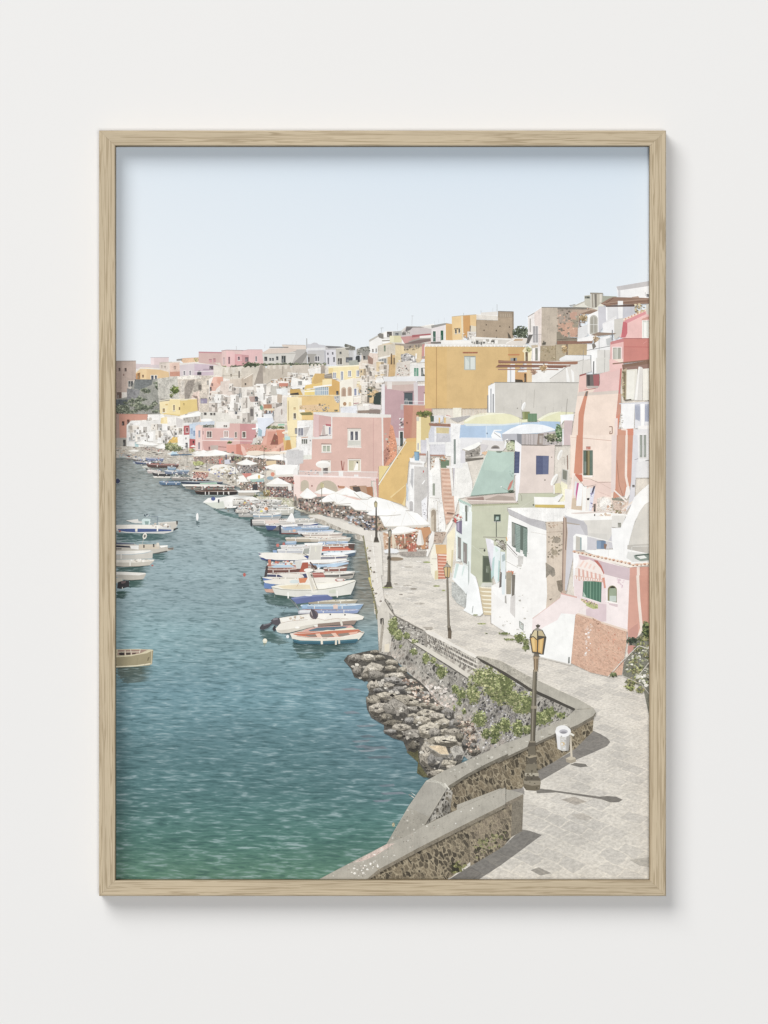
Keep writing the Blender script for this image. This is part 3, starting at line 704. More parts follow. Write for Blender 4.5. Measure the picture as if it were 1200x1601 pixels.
w(446, 780, 20, 20, 'c8a970'); w(446, 832, 22, 48, '6e6456', 'f5e7c6', 4); w(458, 965, 22, 50, '77736e'); f('500,762 700,750 710,800 640,812 500,800', 'd8b283'); f('495,800 545,800 550,822 500,818', 'eae6de', 'cloth'); specks('500,770 700,760 800,790 640,815 500,810', 36, ['c59a7d', '9a8a68', 'e3cbb0', '8b8c60'], 7, 16, 7)
specks('700,745 760,750 770,810 710,815', 24, ['8d8b88', '6f7276', 'a9a6a2', '5b5b5b'], 9, 20, 8); w(672, 745, 16, 20, '7d6d50'); f('500,828 600,820 620,835 615,850 520,850', '7f7a4a'); f('520,850 620,848 620,892 520,890', 'e6bc6a'); w(812, 800, 30, 16, '6e6a56'); l('628,820 640,1035', 3, 'bca06a')
f('500,900 620,895 620,960 560,1035 500,1035', 'e8e6ea'); f('480,960 580,935 560,1035 480,1035', 'd9d6d6'); w(500, 965, 34, 70, '6e7078', 'efece8', 5, 2); f('480,958 575,935 590,950 500,965', 'f7f5f1')
P('printed_house', 'butter yellow arcade house', 'plaster')
f('758,420 1055,400 1060,520 980,520 970,545 870,548 850,520 760,500', 'ecd596'); f('758,412 1055,396 1056,408 760,424', 'f3e6c0'); f('762,428 800,424 800,500 765,490', 'e0c278')
for x, y, ww, hh in ((802, 468, 22, 50), (870, 458, 20, 76), (938, 452, 22, 48), (1012, 448, 20, 52)): w(x, y, ww, hh, '7783a2', 'f6eed6', 6, 2)
l('850,535 912,532', 5, 'cfd0cc'); f('720,490 790,470 795,522 725,520', '8d847a'); l('722,500 790,490', 4, 'b8b0a6')
f('860,548 985,512 980,775 862,775', 'efe5d2'); f('978,520 1055,512 1055,740 985,760', 'e3d6c6'); arch(874, 598, 44, 84, 'c2a78f'); arch(930, 594, 38, 82, 'bfa18a'); arch(884, 612, 28, 66, 'a98c78'); arch(940, 608, 24, 64, 'a98c78'); w(990, 612, 20, 60, '8088a8', 'f2ece2', 5); w(1026, 625, 14, 40, '8a8ea0', 'f2ece2', 4); w(1016, 545, 36, 30, 'f0e2b8'); w(1012, 568, 40, 30, 'e6c890')
f('870,700 980,690 980,775 862,775', 'efe6d0'); e(905, 748, 16, 18, 'a9805c'); arch(940, 730, 24, 40, 'd2bf9c'); l('985,690 1050,685', 5, 'f4f2ee'); f('805,680 860,672 862,720 845,745 815,710', 'b5b5b4'); specks('810,685 858,680 850,740 820,735', 14, ['9a9a9c', 'd2d2d4', '7c7e84'], 10, 20, 3)
P('printed_house', 'worn grey tenement with broken plaster', 'worn')
f('1055,290 1110,300 1160,360 1215,350 1215,760 1075,740 1058,520', 'c6b9ac'); f('1110,300 1150,340 1160,400 1120,380', '9a8172'); w(1070, 318, 22, 30, '6c665f'); w(1130, 470, 22, 32, '8b8178'); w(1100, 540, 10, 30, '96897f'); f('1055,600 1100,590 1105,735 1058,720', 'd6cbbd')
minis('1065,480 1215,450 1215,745 1070,740', 12, ['d9cec0', 'c8bbae', 'e0d3c2', 'ccb38a'], 40, 70, 60, 120, 31); f('1110,640 1150,600 1135,735 1105,735', '6f665c'); f('1130,640 1190,620 1185,740 1125,740', 'd3b07c'); w(1165, 655, 50, 95, '3f4f48')
f('1000,770 1215,760 1215,800 1010,810', 'dbd5ce'); f('870,780 1010,760 1020,830 870,840', 'd9dce4'); f('1010,808 1215,800 1215,830 1015,830', '8d7c70'); l('1015,690 1018,830', 3.5, 'e4e0dc'); l('985,745 1030,740', 7, '9a5a68')
# ------------------------------------------------------------------ printed town: ridge centre, ochre block, right hand hill
T(560, 470, 180)
P('printed_house', 'white gabled houses on the ridge', 'plaster')
f('110,410 210,360 225,335 270,325 300,312 360,312 440,310 500,262 760,265 770,480 200,520 115,545', 'cfcac2'); f('112,410 205,365 245,395 245,470 200,520 120,545', 'ebe8e3'); f('108,405 205,352 250,362 250,385 205,372 115,425', 'b5b2ac'); w(142, 498, 16, 34, '7d7673'); w(178, 492, 14, 40, '8e8986')
f('0,490 110,480 120,560 -20,560 -20,500', '8e8d87'); specks('0,490 110,465 120,560 0,560', 50, ['6f6e68', 'a3a29c', '555a52', 'bcbab4'], 10, 26, 2); f('40,530 110,520 115,610 50,620', '8b8a86'); w(48, 572, 24, 30, '504c4a'); arch(-10, 565, 24, 70, '3f4245')
f('200,345 225,330 262,345 262,395 215,380', '7c7974'); f('262,322 300,310 300,380 262,375', 'f1eeea'); w(298, 318, 52, 56, '5f5a56', 'e8e4de', 4); f('360,315 450,308 455,370 365,372', 'a8aaa8'); w(385, 330, 34, 26, '6a7074'); f('245,392 330,388 330,430 250,440', 'f2efe9'); f('245,405 330,402 330,415 250,420', '9c958c')
f('325,360 452,358 450,430 328,430', 'cfc796'); f('325,360 372,362 370,430 328,428', 'ded8ae'); f('455,378 490,380 488,440 455,440', 'e9e6e0')
f('500,262 560,262 700,268 762,285 762,340 640,355 520,372 440,372', 'c0b5b6'); f('500,260 690,264 690,274 500,276', '8f8a87'); f('500,268 570,270 540,300 490,310', '6e6a6c'); blocks('460,300 540,295 540,345 460,350', 14, ['8a8681', '6e6b69', 'bdb8b2'], 12, 26, 12, 30, 6)
l('562,150 558,255', 3, 'a4a8aa'); l('552,152 580,152', 3, 'a4a8aa'); l('410,228 408,300', 2.5, 'b9bcbe'); l('240,275 240,335', 3, 'a0a4a6'); l('230,280 262,276', 4, 'a0a4a6'); l('838,190 838,225', 2, 'b0b4b6'); l('897,175 897,225', 2, 'b0b4b6'); l('795,205 795,232', 2, 'b0b4b6')
f('440,372 640,352 755,335 758,420 520,440 480,440', 'c08a88'); f('560,352 755,335 758,352 560,378', 'a65c62'); f('520,420 640,380 756,372 756,395 650,405 540,440', '9d9690'); f('640,362 756,352 756,380 640,385', 'e5ddd8'); f('480,440 640,400 755,390 755,415 640,440 500,448', '7c6a68')
f('640,262 790,235 790,262 762,290', 'd8d3cc'); f('690,250 790,235 790,245 700,262', 'eeeae4')
P('printed_house', 'stained ochre tenement', 'worn')
f('200,465 330,430 385,448 500,450 670,450 670,600 640,640 470,640 400,660 380,780 310,790 200,620', 'd3bb94'); f('200,465 385,440 385,600 330,580 205,600', 'c9bfae'); f('385,448 480,452 480,560 440,620 388,650', 'dcc391'); f('480,450 665,455 660,600 480,560', 'cfb78c')
w(265, 462, 18, 62, '6d7c68'); f('380,440 500,445 640,440 750,430 750,460 640,475 480,500 470,465 385,455', '9b8e84'); f('665,452 762,430 765,600 660,600', 'c18480'); w(694, 468, 34, 100, 'b3bcc8', 'e5dcd8', 6, 2); f('665,575 762,570 762,590 665,592', '9c928e')
specks('480,470 650,460 640,500 480,520', 30, ['6d665c', '8a7f70', 'b39b74'], 8, 26, 5, 'worn'); l('600,455 605,500', 6, '6a635a'); l('632,450 630,480', 8, '6a635a')
f('440,560 500,540 600,575 600,640 450,640', 'a9a6a6'); specks('440,560 520,545 600,580 600,660 410,680', 70, ['8a888a', 'c9c6c4', '9c9a9c', 'e4e0da', '72706e'], 12, 34, 9, 'rough'); f('595,545 612,545 610,600 595,600', 'e9e4dc')
f('540,650 770,620 770,790 540,790', 'e2dfda'); l('610,645 770,632', 10, 'b9b3ac'); w(580, 696, 48, 88, '5d9680', 'efece6', 5, 2); w(655, 694, 46, 88, '59605e', 'efece6', 5); f('672,700 700,700 695,770 680,760', 'e9e4de'); w(702, 720, 26, 62, 'b8948a'); w(732, 722, 24, 60, '6b5a55')
f('400,640 540,620 540,790 385,790', 'cfc5bb'); specks('410,680 530,670 530,780 400,785', 50, ['e8e2da', '9a8f88', 'b8a79a', 'a8625c', '5b5654', 'd9d2c8'], 10, 24, 11); f('310,560 382,560 382,780 310,790', 'c9a36a'); f('340,545 352,545 352,660 336,660', '6b5c48'); w(366, 590, 14, 70, '77664e')
f('200,600 300,590 300,650 205,660', '9d9a98'); w(212, 598, 80, 52, '86898c', 'd6cfc4', 6, 3); f('200,590 330,560 335,575 205,612', 'e6e0d6')
P('printed_house', 'crumbling cream houses stepping down', 'worn')
f('110,540 200,545 205,620 320,660 310,790 180,830 165,870 30,880 20,620 100,610', 'd9cabc'); f('110,540 200,545 200,620 155,650 120,580', 'e8cfc0'); f('95,560 155,600 150,660 100,650', '9e7e70'); f('30,620 100,620 110,860 35,870', 'd2c2b0')
minis('30,700 300,690 300,860 130,1000 40,1000', 22, ['dccfc0', 'cfc2b4', 'e6dbcd', 'd8bd92', 'e2d6c8'], 45, 90, 60, 120, 41)
f('175,830 205,800 250,800 270,835 260,850 180,850', 'f0ece6'); w(115, 740, 24, 40, '7b726b'); w(70, 760, 14, 40, 'a8988a')
specks('100,900 160,880 200,940 190,1000 100,1000', 40, ['c0a06e', '6b6c58', '8d8270', '4b5850', 'd8c8a8'], 16, 36, 5); f('180,960 235,945 235,1010 170,1010', '3c4a46')
P('printed_house', 'mauve palace with white cornice', 'plaster')
f('270,880 620,880 770,880 770,1200 500,1400 330,1400 270,1280', 'b8939a'); f('255,790 590,782 770,785 770,830 620,835 600,850 270,838', 'dddde0'); f('275,838 600,835 595,870 330,885 280,880', 'c9bcb4'); f('275,880 600,865 590,930 480,940 300,915', 'c3a9a2'); f('300,840 350,840 350,918 300,918', 'ddd5d0')
f('575,850 620,845 622,1240 590,1240', 'cdc4c8'); l('620,875 770,872', 16, 'ece6e4'); f('240,870 275,860 275,1260 242,1250', 'e2dde0'); w(478, 958, 88, 130, '4f5b62', 'a7828e', 5); f('470,945 575,940 575,955 470,960', '7d6f72'); w(685, 965, 80, 130, 'e9e4de'); w(700, 978, 18, 110, '50585e'); w(738, 978, 26, 110, '50585e'); l('680,955 770,950', 8, '7c6468')
T(580, 580, 180)
f('205,560 300,480 340,350 340,690 290,770 240,700', 'b58f98'); f('310,345 630,350 630,460 480,480 480,700 345,700 340,350', 'bd8069'); f('340,352 440,356 400,700 340,690', 'b97a68'); f('440,356 630,360 620,430 480,470 470,690 420,700', 'c58c72'); l('310,346 630,352', 9, 'c6bdbb')
l('345,308 632,318', 5, 'e3dfdc'); l('345,310 345,346', 3, 'dcd6d4'); l('390,310 390,346', 3, 'dcd6d4'); l('440,312 440,346', 3, 'dcd6d4'); f('592,308 632,308 632,350 592,350', 'f0eeea'); f('306,346 336,350 334,400 306,400', 'b5acae'); specks('300,490 335,485 335,600 290,600', 22, ['e2ddda', '6d6668', '9c9496', 'c9c2c2'], 12, 30, 4)
w(288, 618, 50, 160, 'e8e0de'); w(300, 630, 32, 150, '3f4b48'); w(366, 528, 16, 22, '8c5a48'); f('240,690 285,695 290,770 240,770', 'c9c5c6'); f('100,210 100,350 40,345 20,330 30,260', '3d4a48'); f('-20,345 100,350 100,400 -20,380', 'd9cfcf'); f('-20,395 95,400 90,440 -20,435', '8a7a74')
P('printed_house', 'ridge house with green shutters', 'plaster')
T(560, 470, 180)
f('765,258 915,232 920,438 760,440', 'd9d0d2'); f('760,252 915,226 985,238 985,256 915,244 765,282', '8f8e8c'); f('915,235 985,242 985,405 920,440', 'cfa15c'); l('905,250 910,440', 8, 'e8e4e0'); w(778, 312, 30, 108, '44665a', 'f1ebe6', 6); w(858, 304, 30, 110, '2f5f4c', 'f1ebe6', 6); l('765,380 860,378', 3, 'b8b0b4'); f('755,425 935,418 940,440 755,445', '77706c'); l('815,300 815,425', 4, 'e2c9d0')
P('printed_house', 'golden villa below the ridge top', 'plaster')
T(700, 470, 180)
f('42,160 160,148 165,400 50,405 45,300', 'e6bd7c'); f('160,150 235,145 240,250 240,380 165,380', 'c9914a'); f('232,140 300,138 300,330 240,330', 'e2b878'); f('138,150 160,148 165,400 150,400', 'dbc9a4'); l('42,160 160,148 300,138', 6, 'b9a88c'); f('68,282 132,278 132,292 68,296', '6b5a44'); w(76, 292, 18, 44, '4f4a48', 'f0d9a8', 3); w(112, 288, 18, 40, '5c5450', 'f0d9a8', 3); w(230, 255, 32, 60, '5b524c')
f('240,250 300,262 300,330 240,330', 'd6c9b0'); f('205,315 310,318 320,400 205,405', 'd3cdc6'); specks('150,330 310,320 320,400 150,400', 24, ['b8b0a8', 'efeae4', '8f8882'], 14, 30, 6); l('348,95 350,135', 4, '9a9c9c'); l('516,30 516,105', 5, 'a7abad'); l('472,70 472,110', 2.5, 'b0b4b6'); l('166,118 166,148', 3, '9a9c9c'); f('-20,232 45,235 50,400 -20,405', 'd0a05a'); f('345,118 520,105 520,145 345,140', 'd9d3cc')
P('printed_house', 'brown tuff block tower', 'worn')
f('300,190 525,200 525,105 688,108 690,388 300,385', 'a8947c'); f('525,105 688,108 686,170 525,168', '978672'); f('300,138 525,148 525,198 300,186', 'ddd4c8'); l('300,138 525,150', 6, 'f0ebe2'); l('525,104 688,108', 6, '6f6559'); f('672,108 690,108 690,388 676,388', '8d7c68')
for x, y in ((398, 238), (540, 252), (374, 296), (502, 300), (640, 262), (505, 372)): w(x, y, 12, 14, '5c4f42')
for i in range(7): w(545 + i * 19, 130, 7, 34, 'b0a08a')
f('625,320 650,350 665,388 635,388', '5f574b'); l('300,200 300,385', 5, '8a7860')
P('printed_tree', 'dark tree between the roofs', 'leaf')
bush(765, 325, 78, 62, 190, ('5f6b58', '7d8872', '49543f', '8f9a80', '3c4636'), 7, 17, '566250'); bush(815, 390, 40, 20, 20, ('5f6b58', '49543f'), 2, 16, '566250')
P('printed_house', 'large ochre house with tiled eaves', 'plaster')
f('-240,465 -10,470 780,478 830,480 800,640 630,860 450,860 440,1120 -240,1120', 'd3ac66'); f('-240,478 -10,480 -10,1120 -240,1120', 'd2a85f')
f('-10,478 800,480 800,560 640,640 640,840 440,860 430,1120 -10,1120', 'd0a966')
f('630,480 830,480 820,640 700,640 640,620', 'c89e5a')
l('-118,480 -118,1120', 10, 'b38a4e'); f('-240,440 -70,448 -66,406 240,408 260,430 830,450 830,470 -240,470', 'e2ded8')
for i in range(56): e(-232 + i * 19, 466, 9.5, 9, ['efece8', 'd9d3cb'][i % 2])
f('-70,408 240,408 255,440 -70,448', 'ebe7e1'); f('250,385 690,395 690,448 255,448', 'c9c4bc'); blocks('255,395 520,400 520,445 255,440', 26, ['8b8b88', '63625f', 'dad6cf', 'a7a29a', 'f1ede6'], 12, 34, 14, 40, 6); f('245,370 690,390 690,405 250,390', 'e8e3db'); f('680,380 830,385 840,420 780,470 600,448', 'd8cfc6'); f('690,395 790,398 780,410 690,412', 'b58d5c')
l('610,440 700,395', 8, 'efeae2'); w(172, 572, 120, 146, 'a5ada9'); w(182, 580, 44, 130, 'c3cdc8'); w(238, 580, 46, 130, 'ccd4ce'); f('182,580 226,640 226,580', 'b3bfbb'); f('155,528 315,528 312,546 158,546', 'a86a44', 'rough'); l('155,548 315,548', 5, 'd2ae7c'); f('628,552 752,550 750,566 630,566', 'c07844')
P('printed_house', 'cream gateway house behind the pergola', 'plaster')
f('800,600 980,600 1240,560 1240,860 800,860', 'dedcd6'); f('880,700 1240,690 1240,760 1000,850 880,850', 'e6e4e0')
f('780,520 810,480 870,480 880,520 870,640 800,630 800,540', 'e9d9ac'); bush(845, 505, 30, 26, 26, ('b9b878', 'd6d29a', '9a9c60'), 5, 14, 'bdbb80'); w(812, 530, 26, 100, '6e5b44', 'efe2b8', 5); f('705,740 850,742 855,845 700,845', 'c9965a'); w(800, 755, 22, 90, '5d4a34'); f('825,640 880,640 880,845 830,845', 'dcb987'); f('705,815 780,820 790,845 705,845', '4d4438')
P('printed_house', 'white and tuff house above the pergola', 'worn')
f('838,160 905,120 985,60 990,640 875,640 880,480 840,440', 'efe6e2'); f('905,118 988,62 985,480 945,470 905,210', 'e6d3cb'); l('838,162 908,120', 9, 'a39c98'); w(856, 180, 14, 140, 'a5a09c'); w(892, 262, 50, 170, '98969a', 'dedad8', 6, 2); l('850,350 985,345', 4, '8a888a')
for i in range(12): l([(855 + i * 11, 352), (855 + i * 11, 430)], 2, 'a2a0a2')
f('840,430 950,440 950,470 850,460', 'dad6d4'); f('845,350 890,350 850,440 820,440', '63615f'); w(880, 480, 12, 150, 'd2cfcc'); w(915, 490, 26, 130, '7f8076', 'dedad4', 5); f('870,460 940,455 945,480 880,490', 'b9a890')
T(840, 430, 180)
f('50,330 215,335 215,640 195,730 45,735', 'b9ab9a'); f('215,335 550,335 640,360 450,400 420,640 280,640 215,580', 'b49b88'); f('215,335 545,335 545,352 215,352', '7e776d'); f('220,350 350,350 340,470 230,500', 'a09185'); f('225,500 420,480 425,640 300,640 225,590', 'c79880'); f('370,400 440,420 430,540 370,540', '9a8f7c'); f('350,370 420,380 410,460 340,450', 'c09480')
specks('215,340 540,340 440,640 215,640', 90, ['c9a088', '8d8477', 'a39a8c', 'd0a48c', '7a7166'], 12, 40, 8, 'rough'); w(308, 388, 16, 14, '4e453c'); l('48,330 545,332', 7, '75706a')
f('35,735 195,728 195,890 30,895', 'a49376'); f('195,715 330,710 330,830 300,830 240,860 240,890 195,890', 'a89a80'); f('328,712 525,712 522,828 328,828', 'b39c74'); f('205,590 240,580 270,640 420,650 420,680 205,715', '8b8271'); f('210,680 580,680 580,706 210,718', '8d6858'); l('210,668 420,655', 10, '6f665c'); w(308, 712, 12, 115, '6d5445'); bush(288, 765, 26, 44, 30, ('c9a570', 'dcbf90', 'a98a58'), 3, 14, 'c5a574')
specks('45,740 190,735 190,880 40,885', 30, ['94835f', 'b6a888', '86795c'], 10, 26, 4, 'rough'); bush(75, 705, 20, 18, 16, ('77736a', '5c5a50'), 2, 12, '6b675e'); l('195,720 195,890', 5, '857557')
P('printed_house', 'white stepped houses with chimneys on the hilltop', 'plaster')
f('365,325 500,265 560,250 690,270 700,330 640,360 550,332', 'd8d6c8'); f('370,318 500,262 500,275 380,330', 'b4b0a4'); l('340,312 400,300', 8, '8b8880')
f('495,208 555,200 560,330 530,320 500,300', 'b8b6a8'); w(502, 215, 50, 22, '5a5e58'); f('560,180 612,178 615,335 575,345 560,320', 'bdb8ac'); f('622,182 688,182 685,280 650,300 625,330', 'b3ad9f'); f('575,190 585,190 590,330 578,330', '8a8378'); f('600,185 625,182 625,330 605,330', '77726a'); f('556,175 690,178 690,194 556,190', '8f897e'); f('655,190 680,190 675,270 655,280', 'd0c9bc')
f('688,210 840,215 700,290 680,280', '9a9d8e'); f('830,118 1180,55 1180,240 850,220', 'e8e8ea'); f('830,112 1180,52 1180,105 870,150 850,155', 'b6b4b8'); f('850,150 872,150 872,220 850,220', 'c5c4ca'); w(1130, 170, 8, 40, 'b9bbbe'); w(1145, 190, 25, 30, '7b7a80')
f('665,290 760,235 800,222 1180,232 1180,290 1020,300 850,300 720,315', '8d6f5f'); l('700,300 800,232', 7, '705648'); l('760,290 1170,262', 5, '6f5446'); l('690,292 850,270 1175,240', 6, 'a88b7a'); f('990,222 1060,212 1070,230 1000,232', 'a98e80')
f('640,320 1020,320 1020,400 900,460 820,455 690,540 640,600', 'c0c0ca'); f('720,325 845,325 845,440 730,470', 'd2d2d6'); f('845,262 900,262 895,445 850,445', 'ebeaea'); f('900,322 1020,322 1015,395 900,440', 'b7b9c4'); f('720,312 1020,300 1020,322 720,325', '5f4c44'); f('720,325 735,325 738,470 722,470', 'f0eff0')
f('685,500 830,420 830,460 810,600 690,620', 'e9e8ea'); f('808,455 905,440 900,600 830,660 808,660', 'c5c1ba'); l('690,505 830,430', 6, 'd5d3d4')
f('530,410 640,355 645,600 560,640 530,600', 'f0eeec'); arch(552, 410, 84, 200, 'b0ada4'); arch(562, 425, 62, 170, '9c998e'); l('552,510 635,510', 4, 'e4e4e0'); l('594,430 594,600', 4, 'dcdcd6')
f('445,400 560,360 640,362 560,398', '8a7060'); l('448,405 448,540', 8, '7c5f50'); bush(485, 445, 34, 38, 34, ('c5a878', 'd9c29a', 'a48758'), 4, 16, 'bfa374'); f('430,545 530,505 530,620 425,680', 'd5d6d8'); f('425,660 560,625 640,630 590,680 420,686', 'ecebea'); f('560,620 640,590 830,600 810,612 640,628', '8e7a6a'); bush(620, 670, 36, 42, 26, ('c2a483', 'd5bda0', 'a08560'), 5, 16, 'c0a585')
f('580,720 690,640 760,620 790,740 760,780 640,780 570,800', 'e4e3e4'); f('525,712 580,720 570,830 520,830', 'e9e7e5'); f('575,720 600,700 620,740 585,770', '77726c'); f('720,660 790,640 780,730 730,730', 'b4b8bb'); l('788,565 786,670', 10, '71747a')
f('232,870 300,830 555,835 560,880 300,885 240,890', 'e0e0e0'); f('240,890 480,880 560,870 565,1000 330,1000 260,960', 'd7d4ce'); f('560,800 640,770 640,1000 565,1000', 'f0efee'); f('630,775 765,775 755,990 720,1000 630,1000', 'd3d0cb'); w(706, 775, 6, 210, '9a9894'); w(584, 890, 22, 120, '94938f')
l('520,780 765,735', 5, '5c6064'); l('485,780 480,1000', 4, '82868a'); l('440,900 560,870', 3, '9a9c9c'); l('565,830 565,1000', 6, '6a6d70'); l('650,640 650,780', 4, '82868a')
T(860, 560, 160)
f('330,30 480,10 490,150 350,190 340,290 200,275 0,275 0,235', 'd3cfc9'); f('490,-10 560,-10 560,170 510,180 490,140', 'f0efed'); f('545,-10 700,-10 700,150 550,178', 'd2d0ca'); l('395,0 385,180', 4, 'a5a39f'); l('482,0 490,150', 5, '8b8a88'); l('648,0 645,160', 5, '9b9a97'); l('0,238 240,70 400,10', 4, '85827c'); f('190,110 205,110 240,275 200,275', 'e8e7e4'); f('250,120 285,160 290,275 265,275', 'e9e8e5')
P('printed_pergola', 'brown timber pergola beams on white posts', 'flat')
T(700, 470, 180)
f('625,680 660,655 704,655 704,845 622,845', 'e6e6e8'); f('650,670 664,660 664,845 652,845', 'b3b6ba'); f('655,595 725,590 725,640 660,640', '8d9194'); f('688,592 708,592 706,635 688,635', '2d2f31')
f('528,615 600,620 1240,632 1240,652 530,648', '8e6450'); f('500,690 530,662 1240,668 1240,690 540,692', '7f5646'); f('525,706 1000,706 1150,708 1150,718 525,718', '9a7464'); l('540,628 1240,640', 4, 'a98370'); l('510,680 1230,680', 3, 'a98370')
bush(900, 740, 32, 32, 20, ('c29c82', 'a98168', 'd2b59c'), 3, 14, 'b9937a'); bush(998, 700, 36, 36, 24, ('cda878', 'e0c49a', 'b28d5e'), 4, 14, 'c8a676'); l('1005,640 1005,660', 8, '4a3b32')
T(860, 560, 160)
f('-20,40 330,30 330,60 300,68 -20,64', '9b6d56'); f('-20,78 250,78 240,92 -20,94', '8e6350'); f('-20,95 160,100 155,110 -20,108', '7e5546'); f('-20,120 100,122 105,135 -20,130', '9a7260')
# ------------------------------------------------------------------ printed town: middle ground houses
T(440, 600, 180)
P('printed_house', 'white houses with striped awning beside the pink house', 'worn')
f('160,380 330,375 330,790 190,790 180,900 -10,900 -20,700 60,690 150,660', 'e9e6e2'); f('165,455 250,430 300,430 250,545 165,545', 'c9c4c2'); w(170, 460, 52, 78, '7f8190', 'e9e6e4', 5, 2); f('160,450 285,428 290,445 165,462', 'f7f5f1'); w(205, 575, 60, 48, '6b6e68', 'efece6', 6, 3); l('200,562 270,552', 9, 'c9997c'); f('200,632 268,632 268,740 180,760', 'f4f2ee'); f('180,745 310,740 310,785 185,782', 'd8dace'); w(138, 460, 22, 60, '8a8a8c'); l('290,590 300,590', 14, '6b6967')
f('60,700 180,680 180,850 130,870 60,800', 'c3bfc0'); specks('0,740 170,700 170,850 0,860', 40, ['a8a5a6', 'e4e2e0', '8b8989', '5f5d5e'], 12, 32, 3); f('0,860 170,840 120,960 -20,970', 'f8f6f2', 'cloth')
P('printed_house', 'big dusty pink house with white cornice and roof terrace', 'plaster')
f('330,300 390,310 390,560 320,560', 'debab2'); f('385,322 520,326 520,550 385,545', 'cda09c'); f('520,335 1050,340 1060,850 1010,860 1010,980 180,980 185,790 310,785 315,570 520,570', 'd6aa9e')
f('1055,345 1140,345 1130,500 1110,850 1060,860', 'c98f80'); f('325,292 600,296 1140,318 1140,348 1050,350 520,342 390,322 330,312', 'dfdad4'); f('1040,330 1058,330 1064,860 1050,860', 'e3dcd6'); f('312,548 525,540 525,572 312,575', 'ded8d4'); l('520,340 520,560', 12, 'e0dad6'); f('330,315 385,318 385,555 335,555', 'd9b2b2')
f('430,430 455,425 500,430 505,540 405,540', 'ded5ce'); f('455,415 512,420 510,440 458,435', 'b5606a'); w(490, 450, 18, 75, '85879c', 'efeae6', 4); l('392,542 480,530', 9, '5f5b60'); f('425,440 445,428 455,535 415,535', 'b9a8a4')
f('408,618 520,622 520,632 410,630', '9a7f78'); w(428, 645, 72, 58, 'a3ab98', 'e6ded2', 14, 2); f('680,458 830,460 828,470 684,470', '8d746c'); w(698, 478, 115, 164, 'e9e4da', 'd8cfc4', 13); w(716, 494, 30, 90, '5c5e6a'); w(764, 494, 30, 90, '5c5e6a'); f('692,590 822,592 822,640 692,640', 'bfc0b6')
for i in range(12): l([(698 + i * 11, 592), (698 + i * 11, 640)], 3, 'dddbd2')
l('680,658 830,662', 9, 'efe6dc'); f('690,778 828,780 826,790 690,788', '8d746c'); w(698, 796, 116, 108, 'cfc4a8', 'e6ded2', 12); f('780,810 798,830 795,900 750,900', 'f2eee6'); f('778,808 795,808 795,830 780,826', '4f4b48'); f('700,800 750,800 745,900 700,900', 'bdb795'); l('620,800 632,900', 12, '9a5b50'); l('650,810 640,900', 8, 'a96a60')
f('405,790 508,792 505,802 408,800', '9a7f78'); w(420, 805, 82, 110, 'd9cdc0', 'e6ded2', 8); w(432, 875, 48, 60, '6d6462'); e(430, 838, 78, 40, 'f3f0ea', 'cloth'); e(430, 850, 70, 26, 'e5e1da', 'cloth'); l('428,870 430,960', 6, 'b7b2ac')
l('955,350 955,980', 5, 'c2928e')
f('120,960 1010,975 1010,1010 120,1000', 'e7c6c2')
for i in range(78):
    l([(165 + i * 10.7, 905 + i * .2), (165 + i * 10.7, 968 + i * .2)], 3.4, 'dcd6d6')
specks('170,900 380,895 380,965 170,965', 22, ['c9c5c8', 'a9a5a8', '8e8a8e'], 12, 30, 3); l('160,908 1000,918', 6, 'e6e2e0'); f('590,905 640,908 640,975 592,972', 'e9e6e2'); f('755,945 800,945 800,980 755,980', 'e3dedc'); f('385,920 430,920 430,975 385,975', 'd5d1cd')
f('120,880 165,870 165,970 120,965', 'e6e3df')
P('printed_house', 'orange ruin wall beside the pink house', 'rough')
f('1135,420 1160,440 1200,620 1200,760 1110,850 1075,850 1070,720 1110,600', 'd98c66'); f('1060,700 1120,640 1125,760 1075,850 1062,850', 'b07868'); specks('1080,500 1180,600 1190,740 1090,840', 40, ['8d5a48', 'c98468', 'eaa07a', '6d4a40', 'a9b0a4'], 12, 30, 3)
P('printed_house', 'pink ground floor with arches', 'plaster')
T(380, 730, 180)
f('520,85 1330,110 1330,420 1150,420 900,300 600,330 520,330', 'e3bdb3'); f('520,85 590,95 590,320 520,330', 'eecfc6'); f('515,78 1330,104 1330,118 515,96', 'efdad6'); arch(595, 135, 85, 120, 'b9ad98'); arch(755, 138, 230, 130, 'b5a994'); f('985,195 1060,200 1050,225 990,222', 'b57f60'); f('1105,200 1180,190 1180,240 1110,215', '6e5b50'); w(706, 190, 14, 14, '8a4f4a'); w(982, 192, 12, 14, '8a4f4a')
w(815, 170, 22, 40, 'c9bd8a')
T(440, 720, 260)
f('490,185 610,180 640,250 600,260 500,235', 'b08a70'); f('510,188 560,186 575,230 520,225', '5a504c'); f('610,190 655,188 660,262 620,250', 'a9714c'); f('680,130 698,128 698,270 690,270', 'c2867e'); l('668,150 672,262', 10, 'e9c2bd')
P('printed_house', 'golden stair wall with steep parapet', 'plaster')
T(580, 580, 180)
f('370,700 470,695 470,740 200,1000 80,1000 100,985 205,990', 'dba85a'); f('475,470 525,475 520,850 470,850', 'f3e2b0'); f('520,472 620,470 620,730 520,740', 'd3ba74'); f('470,478 500,478 500,520 475,520', 'c9c2b4'); bush(555, 445, 72, 30, 60, ('7d8340', '98994e', '5f6a38'), 4, 20, '757c3e'); f('615,465 655,465 655,520 620,525', '4d6150')
f('520,735 600,735 600,860 520,860', 'c9c8d2'); w(484, 750, 12, 70, '9a9daa', 'efe6d0', 3)
T(580, 690, 160)
